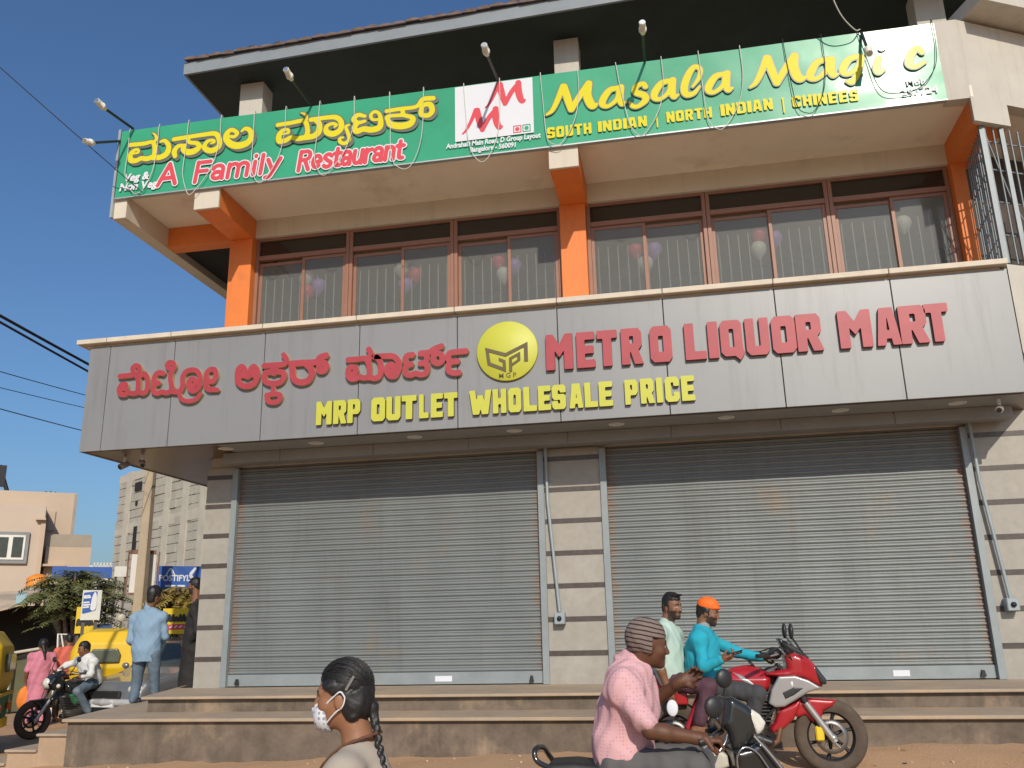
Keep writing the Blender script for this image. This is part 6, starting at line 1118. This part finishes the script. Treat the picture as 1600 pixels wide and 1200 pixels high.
        SL("belly_pan", [(1222, 1108), (1248, 1099), (1257, 1094), (1253, 1108), (1244, 1124), (1228, 1138), (1209, 1146), (1206, 1138), (1214, 1128)], .13, M_redp, .04)
        SL("fairing_emblem", [(1241, 1068), (1246, 1066), (1247, 1074), (1243, 1076)], .189, M_wh, .002, h=.007)
    else:
        s = Sdf(); s.slab(fr.slab(), [(-.42, .78), (-.36, .98), (-.22, .96), (-.14, .84), (-.2, .74), (-.36, .72)], .13, .06); s.mesh("headlight_cowl", M_gblack, .01, t)
        q = MB(); c = fr(-.155, 0, .84); d = (fr.H-fr.U*.15).normalized(); a = fr.S; b = d.cross(a); q.lathe([(.001, .045), (.05, .035), (.085, .0), (.09, -.02)], lambda X, Y, h_: c+a*X+b*Y+d*h_, 22); part(q, "headlight", M_lens, t)
        for sg in (-.17, .17):
            q = MB(); q.sphere(fr(-.27, sg, .8), .035, 12); part(q, "indicator", M_lens, t)
    SL("seat", [(1142, 1066), (1128, 1066), (1100, 1073), (1078, 1064), (1050, 1052), (1024, 1049), (1026, 1058), (1070, 1078), (1120, 1084), (1146, 1078)], .14, M_seat, .035)
    SL("tail_panel", [(1020, 1052), (1048, 1062), (1082, 1084), (1084, 1102), (1066, 1102), (1044, 1082), (1018, 1062)], .03, paintm, .015, both=.11)
    SL("side_panel", [(1100, 1084), (1140, 1082), (1136, 1100), (1110, 1108), (1096, 1098)], .025, M_gblack, .012, both=.12)
    SL("rear_mudguard", [(1010, 1060), (1024, 1060), (1030, 1080), (1016, 1108), (1006, 1106), (1016, 1082)], .07, M_black, .015)
    q = MB(); q.obox(fr(-1.62, 0, .78), (fr.H, fr.S, fr.U), (.02, .07, .04)); part(q, "tail_lamp", M_redp, t, .01)
    # bars and mirrors
    q = MB()
    for sg in (-1, 1): q.tube(curve_pts([fr(-.42, 0, .95), fr(-.42, sg*.14, .96), fr(-.5, sg*.3, .985), fr(-.57, sg*.39, .985)], 4), .013, 8)
    hb = part(q, "handlebar", M_gblack, t)
    for sg in (-1, 1):
        q = MB(); q.tube([fr(-.5, sg*.3, .985), fr(-.585, sg*.41, .985)], .019, 10); q.build("grip", M_black, hb)
        q = MB(); q.tube(curve_pts([fr(-.44, sg*.25, .985), fr(-.4, sg*.31, .995), fr(-.47, sg*.4, .985)], 4), .007, 6); q.build("lever", M_alloy, hb)
        mx_, mz_, ms_ = (-.27, 1.17, .24) if sport else (-.47, 1.2, .33)
        q = MB(); q.tube(curve_pts([fr(-.43 if not sport else -.17, sg*.2, .98), fr(mx_+.05, sg*(ms_-.03), 1.06), fr(mx_, sg*ms_, mz_-.03)], 5), .008, 8); mr_ = part(q, "mirror", M_black, t)
        s = Sdf(); s.ell(fr(mx_-.0, sg*(ms_+.02), mz_+.01), (.022, .05, .068) if sport else (.02, .06, .045), (fr.H, fr.S, fr.U+fr.H*-.2), .01); o = s.mesh("mirror_head", M_black, .007, mr_)
    s = Sdf(); s.ell(fr(-.4, 0, .99), (.06, .1, .05), (fr.H, fr.S, fr.U), .02); s.mesh("instrument_cluster", M_black, .009, t)
    TB("control_cable", curve_pts([(-.5, .3, 1.0), (-.36, .22, 1.03), (-.3, .1, .9), (-.42, .08, .7), (-.6, .1, .5)], 5), .006, M_black, 6); TB("brake_hose", curve_pts([(-.5, -.3, 1.0), (-.34, -.22, 1.04), (-.22, -.12, .8), (-.16, -.11, .55), (-.1, -.1, .38)], 5), .006, M_black, 6)
    q = MB(); q.obox(fr(-1.66, 0, .62), (fr.H, fr.S, fr.U), (.006, .1, .06)); part(q, "number_plate", M_wh, t)
    if sport:
        SL("fairing_vent", [(1228, 1084), (1246, 1076), (1262, 1077), (1246, 1088), (1232, 1094)], .004, M_black, .002, both=.187, h=.007)
        TB("radiator_hose", curve_pts([(-.42, -.1, .7), (-.46, -.13, .55), (-.55, -.12, .45)], 4), .014, M_black, 8)
    TB("side_stand", [(-.8, .12, .28), (-.72, .24, .02)], .012, M_engine)
    return t
O = atY(1298, 1150, 8.4); O = Vector((O.x, 8.4, O.z-.305))
motorcycle("red and silver sports motorcycle carrying two men in front of the right shutter", O, (1, 0), True)
# -- scooter under the man in pink (outlines in metres on its own upright plane)
sc_ = thing("scooter", "black scooter with white headlamp under the man in the pink shirt", "scooter", (.1, 4.7, -1.5)); YS_ = 4.7
def SP(name, poly, half, m, rnd=.015, y=0., h=.008, taper=None, yaw=0., both=0., fr=None):
    pl = [(p.x, p.z) for p in (atY(a, b, YS_) for a, b in poly)]; c = Vector((sum(p[0] for p in pl)/len(pl), YS_, sum(p[1] for p in pl)/len(pl)))
    A = Vector((math.cos(yaw), math.sin(yaw), 0)); N = Vector((-math.sin(yaw), math.cos(yaw), 0))
    for sg in ((1, -1) if both else (0,)):
        s = Sdf(); s.slab((c+Vector((0, y, 0))+N*(sg*both), A, (0, 0, 1), N), [(p[0]-c.x, p[1]-c.z) for p in pl], half, rnd, taper=taper); o = s.mesh(name, m, h, sc_)
    return o
frs = Fr((.93, 4.7, -1.5), (1, .05))
wheel(frs, 0, .22, .09, sc_, 5, 0); wheel(frs, -1.24, .22, .09, sc_, 5, 0)
SP("seat", [(858, 1196), (862, 1188), (900, 1186), (950, 1192), (1010, 1206), (1040, 1222), (1030, 1240), (940, 1236), (862, 1226)], .13, M_seat, .03)
SP("body_panel", [(850, 1222), (862, 1216), (1000, 1232), (1040, 1236), (1050, 1300), (1000, 1345), (930, 1352), (890, 1310), (856, 1250)], .16, M_gblack, .05)
q = MB(); q.tube(curve_pts([(atY(872, 1205, 4.58).x, 4.58, atY(872, 1205, 4.58).z), (atY(840, 1190, 4.6).x, 4.6, atY(840, 1190, 4.6).z), (atY(836, 1172, 4.62).x, 4.62, atY(836, 1172, 4.62).z), (atY(848, 1167, 4.7).x, 4.7, atY(848, 1167, 4.7).z), (atY(858, 1180, 4.8).x, 4.8, atY(858, 1180, 4.8).z), (atY(876, 1204, 4.82).x, 4.82, atY(876, 1204, 4.82).z)], 5), .014, 8); part(q, "grab_rail", M_gblack, sc_)
SP("floorboard", [(1030, 1330), (1130, 1325), (1150, 1345), (1040, 1352)], .15, M_black, .012)
yw = .25
SP("handlebar_cowl", [(1126, 1088), (1136, 1086), (1160, 1099), (1171, 1110), (1176, 1140), (1162, 1162), (1144, 1172), (1134, 1166), (1129, 1144), (1120, 1128)], .11, M_gblack, .04, yaw=yw, h=.007)
SP("headlight", [(1153, 1114), (1168, 1106), (1180, 1114), (1190, 1127), (1186, 1138), (1176, 1147), (1166, 1130)], .085, M_lens, .02, yaw=yw, h=.007)
SP("leg_shield", [(1134, 1168), (1160, 1162), (1178, 1150), (1196, 1172), (1226, 1206), (1228, 1300), (1180, 1338), (1140, 1330), (1150, 1250)], .14, M_gblack, .035, yaw=yw, taper=lambda a, b: np.clip(.75+.9*b, .55, 1.25))
SP("glove_box", [(1096, 1166), (1118, 1166), (1136, 1178), (1140, 1196), (1120, 1204), (1100, 1200)], .07, mat("cream_panel", (.5, .47, .4), .5), .015, y=.02)
q = MB()
def pv(px, py, y): p = atY(px, py, y); return p
q.tube(curve_pts([pv(1153, 1200, 4.55), pv(1152, 1184, 4.55), pv(1158, 1171, 4.55), pv(1169, 1168, 4.56), pv(1185, 1178, 4.57), pv(1202, 1202, 4.58)], 5), .006, 6)
part(q, "chrome_trim", M_chrome, sc_)
q = MB(); q.tube(curve_pts([pv(1178, 1150, 4.55), pv(1200, 1174, 4.56), pv(1226, 1206, 4.58)], 4), .006, 6); part(q, "edge_trim", M_alloy, sc_)
for yy, pts in ((4.48, [(1128, 1142), (1112, 1152), (1096, 1159)]), (4.92, [(1128, 1140), (1120, 1140), (1108, 1143)])):
    q = MB(); q.tube([pv(pts[0][0], pts[0][1], 4.62 if yy < 4.7 else 4.78), pv(*pts[1], yy), pv(*pts[2], yy-.02)], .014, 8); b_ = part(q, "handlebar", M_gblack, sc_)
    q = MB(); q.tube([pv(*pts[1], yy), pv(pts[2][0]-4, pts[2][1]+2, yy-.025)], .019, 10); q.build("grip", M_black, b_)
    q = MB(); q.tube(curve_pts([pv(1136, 1148, yy+.02), pv(1133, 1160, yy), pv(1124, 1174, yy-.02)], 4), .006, 6); q.build("lever", M_chrome, b_)
for (px, py), yy in (((1115, 1105), 4.42), ((1131, 1060), 4.98)):
    q = MB(); q.tube(curve_pts([pv(1130, 1140, 4.6 if yy < 4.7 else 4.8), pv(1124, 1128, yy), pv(px+2, py+12, yy)], 5), .007, 8); mr_ = part(q, "mirror", M_gblack, sc_)
    s = Sdf(); c = pv(px, py, yy); s.ell(c, (.048, .022, .05), (Vector((1, .5, 0)), Vector((-.5, 1, 0)), Vector((0, 0, 1))), .01); s.mesh("mirror_head", M_black, .006, mr_)
SP("front_mudguard", [(1190, 1330), (1215, 1310), (1260, 1312), (1292, 1345), (1276, 1350), (1240, 1332), (1200, 1345)], .06, M_gblack, .02)
q = MB(); q.tube([frs(0, .07, .22), frs(-.1, .07, .5)], .022, 8); q.tube([frs(0, -.07, .22), frs(-.1, -.07, .5)], .022, 8); part(q, "front_fork", M_engine, sc_)
# -- black motorcycle and its rider on the side street
Ob = atY(50, 1134, 13.3); Ob.z = gnd(Ob.x, Ob.y); Hb = Vector((-.36, -.93, 0))
motorcycle("dusty black motorcycle turning out of the side street with a man in white", Ob, Hb, False)
fb = Fr(Ob, Hb)
w = person("man in a white shirt and grey jeans riding the black motorcycle", Ob)
J = dict(hd=fb(-.74, .04, 1.37), hf=fb.H*1.0+fb.S*-.35-fb.U*.3, nk=fb(-.83, .02, 1.22), ch=fb(-.88, 0, 1.07), pe=fb(-.97, 0, .86), sL=fb(-.83, .2, 1.16), sR=fb(-.83, -.2, 1.16), eL=fb(-.74, .3, .96), wL=fb(-.64, .16, .92), eR=fb(-.67, -.32, 1.1), wR=fb(-.56, -.4, 1.0),
         hLd=(fb.H-fb.S*.6, -fb.U), hRd=(fb.H, -fb.U, dict(curl=(1.4,)*4, thumb=1., flip=-1)), pL=fb(-.92, .11, .82), pR=fb(-.92, -.11, .82), kL=fb(-.55, .27, .7), kR=fb(-.55, -.27, .7), aL=fb(-.8, .26, .36), aR=fb(-.8, -.26, .36), tL=fb.H, tR=fb.H)
J['sL'], J['sR'] = J['sR'], J['sL']; 
for a in 'ewpkath': 
    ka, kb = (a+'L', a+'R') if a != 'h' else ('hLd', 'hRd'); J[ka], J[kb] = J[kb], J[ka]
bo, P, ax = body(w, J, SK_mid, .011); shirt(w, J, M_wshirt, .013, .026, 1.75, .08, "shirt", (.009, 28), 31, collar=True); trousers(w, J, M_jean, .014); shoes(w, J, M_black, .016); haircap(w, P, ax, M_hair, .011, grow=1.03, fringe=.065)
# -- auto rickshaws
M_ry = mat("yellow_canvas_hood", (.68, .43, .01), .55, var=.06, vs=2); M_rg = mat("green_rickshaw_body", (.015, .16, .06), .45, var=.1)
def rickshaw(label, O, H):
    fr = Fr(O, H); t = thing("auto_rickshaw", label, "rickshaw", Vector(O), 0, "auto rickshaws on the side street")
    s = Sdf(); s.slab(fr.slab(), [(-1.28, .78), (-1.36, 1.0), (-1.33, 1.45), (-1.18, 1.66), (-.7, 1.72), (.1, 1.68), (.5, 1.5), (.62, 1.35), (.5, 1.38), (.3, 1.45), (-.2, 1.5), (-.24, .78)], .65, .17, taper=lambda a, b: np.clip(1.0-.55*np.maximum(b-1.3, 0), .6, 1)); s.slab(fr.slab(), [(-.75, .7), (-.75, 1.38), (.7, 1.38), (.7, .7)], .7, .02, sub=True, k=.03) if False else None
    s.mesh("hood", M_ry, .022, t)
    s = Sdf(); s.slab(fr.slab(), [(-1.3, .32), (-1.34, .8), (-.2, .8), (-.18, .45), (.3, .4), (.5, .8), (.85, .78), (1.0, .5), (.92, .34), (.3, .26), (-.9, .26)], .62, .08, taper=lambda a, b: np.clip(1-.75*np.maximum(a-.3, 0), .35, 1)); s.mesh("lower_body", M_rg, .022, t)
    q = MB(); c = [fr(-1.36, w_, z) for w_, z in ()]
    s = Sdf(); s.slab((fr(-1.375, 0, 1.22), fr.S, fr.U, fr.H), [(-.26, -.12), (.26, -.12), (.28, .02), (.22, .13), (-.22, .13), (-.28, .02)], .035, .02); s.mesh("rear_window", mat("rick_glass", (.1, .11, .08), .2, var=.3), .015, t)
    s = Sdf(); s.slab((fr(.05, 0, 1.1), fr.H, fr.U, fr.S), [(-.25, -.3), (.5, -.32), (.42, .3), (-.22, .38)], .66, .03); s.mesh("door_opening", M_dark, .022, t)
    q = MB(); q.obox(fr(-1.36, 0, .8), (fr.H, fr.S, fr.U), (.02, .6, .02)); q.obox(fr(-.78, .63, .8), (fr.H, fr.S, fr.U), (.56, .02, .02)); q.obox(fr(-.78, -.63, .8), (fr.H, fr.S, fr.U), (.56, .02, .02)); part(q, "beading", M_ry, t)
    q = MB()
    for sg in (-.42, .42):
        q = MB(); q.obox(fr(-1.36, sg, .62), (fr.H, fr.S, fr.U), (.025, .07, .05)); part(q, "tail_lamp", mat("orange_lens", (.6, .12, .01), .3), t, .01)
    q = MB(); q.obox(fr(-1.37, 0, .42), (fr.H, fr.S, fr.U), (.02, .2, .06)); part(q, "number_plate", M_ry, t)
    s = Sdf(); s.slab(fr.slab(), [(.5, .78), (.56, .76), (.62, 1.36), (.56, 1.38)], .5, .02); s.mesh("windscreen", M_wglass, .018, t)
    for x, sg in ((-.85, .56), (-.85, -.56), (.85, 0)):
        q = MB(); q.lathe([(.09, -.05), (.2, -.055), (.225, 0), (.2, .055), (.09, .05)], lambda a, b, h_: fr(x+a, sg+h_, .225+b), 24); w_ = part(q, "wheel", M_tyre, t)
        q = MB(); q.lathe([(.001, -.045), (.1, -.04), (.11, 0), (.1, .04), (.001, .045)], lambda a, b, h_: fr(x+a, sg+h_, .225+b), 18); q.build("hub", M_alloy, w_)
    return t
ov = lambda px, py, d, z=GZL: Vector((atD(px, py, d).x, atD(px, py, d).y, z))
pA = ov(162, 1060, 18.6); pA.z = gnd(pA.x, pA.y); HA = (NV+UV*.3); rickshaw("yellow and green auto rickshaw seen from behind, past the white-shirted rider", pA+HA.normalized()*1.3, HA)
pB = ov(16, 1060, 15.2); pB.z = gnd(pB.x, pB.y); rickshaw("yellow and green auto rickshaw cut off by the photo's left edge", pB-UV*1.38, -UV+NV*.12)
# -- grey car
pC = ov(206, 1070, 17.4); pC.z = gnd(pC.x, pC.y); HC = (-NV*.62-UV*.78).normalized(); fc = Fr(pC, HC)
car = thing("parked_car", "silver-grey hatchback facing us behind the man in the blue shirt", "car", pC)
M_car = mat("grey_car_paint", (.2, .21, .22), .3, metal=.4, var=.05, coat=.5)
s = Sdf(); s.slab(fc.slab(), [(.5, .25), (.56, .4), (.5, .66), (.38, .8), (-.3, .9), (-.55, 1.0), (-1.1, 1.44), (-1.4, 1.5), (-2.4, 1.46), (-2.9, 1.1), (-3.02, .9), (-3.0, .35), (-2.8, .22), (.3, .2)], .8, .1, taper=lambda a, b: np.clip(1-.42*np.maximum(b-.88, 0)-.35*np.maximum(a-.2, 0), .6, 1)); 
for x in (0-.12, -2.42): s.cap(fc(x, -.85, .3), fc(x, -.6, .3), .34, sub=True, k=.01); s.cap(fc(x, .85, .3), fc(x, .6, .3), .34, sub=True, k=.01)
s.mesh("body", M_car, .022, car)
s = Sdf(); s.slab((fc(-.82, 0, 1.2), (fc.H*.6-fc.U*.5).normalized()*-1, fc.S, (fc.U*.6+fc.H*.5).normalized()), [(-.34, -.66), (.3, -.56), (.3, .56), (-.34, .66)], .035, .01); s.mesh("windscreen", M_wglass, .018, car)
for sg in (-1, 1):
    s = Sdf(); s.slab((fc(0, sg*.735, 0), fc.H, fc.U, fc.S*sg), [(-.8, .98), (-1.2, 1.36), (-1.55, 1.38), (-1.55, .98)], .045, .015); s.slab((fc(0, sg*.735, 0), fc.H, fc.U, fc.S*sg), [(-1.62, .98), (-1.62, 1.38), (-2.3, 1.34), (-2.55, 1.02)], .045, .015); s.mesh("side_window", M_wglass, .018, car)
    s = Sdf(); s.ell(fc(.42, sg*.56, .68), (.12, .15, .085), (fc.H, fc.S, fc.U), .01); s.mesh("headlight", M_lens, .015, car)
    s = Sdf(); s.ell(fc(-.62, sg*.86, 1.02), (.06, .08, .06), (fc.H, fc.S, fc.U), .01); s.mesh("mirror", M_car, .015, car)
q = MB(); q.obox(fc(.55, 0, .6), (fc.H, fc.S, fc.U), (.03, .34, .06)); part(q, "grille", M_black, car, .015)
q = MB(); q.obox(fc(.57, 0, .34), (fc.H, fc.S, fc.U), (.03, .5, .05)); part(q, "air_intake", M_black, car, .015)
q = MB(); q.obox(fc(.59, 0, .46), (fc.H, fc.S, fc.U), (.02, .25, .055)); part(q, "number_plate", M_wh, car)
s = Sdf(); s.path([fc(.2, .78, .46), fc(.5, .6, .47), fc(.585, 0, .48), fc(.5, -.6, .47), fc(.2, -.78, .46)], [.06]*5, .02); s.mesh("bumper", mat("silver_bumper", (.45, .45, .45), .35, metal=.2), .018, car)
for x, sg in ((-.12, .72), (-.12, -.72), (-2.42, .72), (-2.42, -.72)):
    q = MB(); q.lathe([(.17, -.085), (.28, -.085), (.3, -.05), (.3, .05), (.28, .085), (.17, .085)], lambda a, b, h_: fc(x+a, sg+h_, .3+b), 28); w_ = part(q, "wheel", M_tyre, car)
    q = MB(); q.lathe([(.001, .085), (.07, .09), (.16, .07), (.18, .0), (.16, -.07), (.07, -.09), (.001, -.085)], lambda a, b, h_: fc(x+a, sg+h_, .3+b), 20); q.build("rim", M_alloy, w_)
# -- people further down the side street
def walker(label, px, py, d, height, hf, top, bottom, sk, skirt_=None, hairk=1.05, extra=None, nm="shirt", sleeve=.9):
    b = ov(px, py, d); b.z = gnd(b.x, b.y); k = height/1.7; f = Vector((hf[0], hf[1], 0)).normalized(); r_ = Vector((f.y, -f.x, 0)); A = lambda x, y, z: b+r_*x*k+f*y*k+Vector((0, 0, z*k))
    w = person(label, b)
    J = dict(hd=A(0, .03, 1.58), hf=f-Vector((0, 0, .12)), nk=A(0, -.01, 1.42), ch=A(0, -.02, 1.22), pe=A(0, 0, .93), sL=A(-.19, -.02, 1.36), sR=A(.19, -.02, 1.36), eL=A(-.25, -.05, 1.09), wL=A(-.24, .08, .86), eR=A(.25, -.05, 1.09), wR=A(.24, .06, .86), hLd=(-Vector((0, 0, 1))+f*.3, r_), hRd=(-Vector((0, 0, 1))+f*.3, -r_, dict(flip=-1)),
             pL=A(-.09, 0, .88), pR=A(.09, 0, .88), kL=A(-.1, .12, .48), kR=A(.1, .0, .48), aL=A(-.1, .1, .09), aR=A(.1, -.18, .1), tL=f, tR=f)
    bo, P, ax = body(w, J, sk, .014, sc=.9, slim=.95); shirt(w, J, top, .017, .022, sleeve, .16 if skirt_ else .08, nm, (.008, 26), 41, long=bool(skirt_), extra=(lambda s: s.cap(J['pe'], A(0, .02, skirt_), .16, .2, .05)) if skirt_ else None)
    trousers(w, J, bottom, .018, wide=1.25 if skirt_ else 1.); haircap(w, P, ax, M_hair, .014, grow=hairk, fringe=.06, sc=.9)
    if extra: extra(w, J, P, A)
    return w, J
def bagx(w, J, P, A):
    s = Sdf(); c = Vector(J['wL'])+Vector((0, 0, -.3)); s.ell(c, (.15, .09, .22), None, .02); s.cap(c+Vector((0, 0, .15)), Vector(J['wL'])+Vector((0, 0, -.06)), .05, .02, .04); o = s.mesh("shopping_bag", mat("orange_cloth_bag", (.7, .2, .03), .8), .016, None, wrinkle(.012, 20, 3)); tag(o, "orange cloth bag carried by the woman in pink", "bag")
    s = Sdf(); s.path([P(0, -.1, -.02), P(.02, -.14, -.12), P(.05, -.15, -.3)], [.045, .03, .02], .02); s.mesh("braid", M_hair, .012, w)
walker("woman in a pink tunic with dark hair walking past the shed", 56, 1108, 19.6, 1.56, -UV*.1+NV, mat("pink_tunic", (.58, .2, .26), .85, var=.08), mat("dusky_pink_trouser", (.5, .18, .22), .85), SK_mid, .42, 1.12, bagx)
walker("man in a coral red shirt walking away beside the rickshaw", 97, 1108, 20.4, 1.66, -UV*.2+NV, mat("coral_shirt", (.6, .13, .08), .85, var=.08), M_dgrey, SK_mid, None, 1.05, None, "shirt", 1.5)
def helm(w, J, P, A): s = Sdf(); s.ell(P(0, 0, .06), (.12, .135, .1), None, .01); s.mesh("cap", mat("yellow_cap", (.75, .4, .02), .5), .014, w)
walker("person in a bright yellow cap mostly hidden behind the rickshaw hood", 136, 1100, 21.2, 1.66, -UV+NV*.3, M_dgrey, M_dgrey, SK_mid, None, 1., helm)
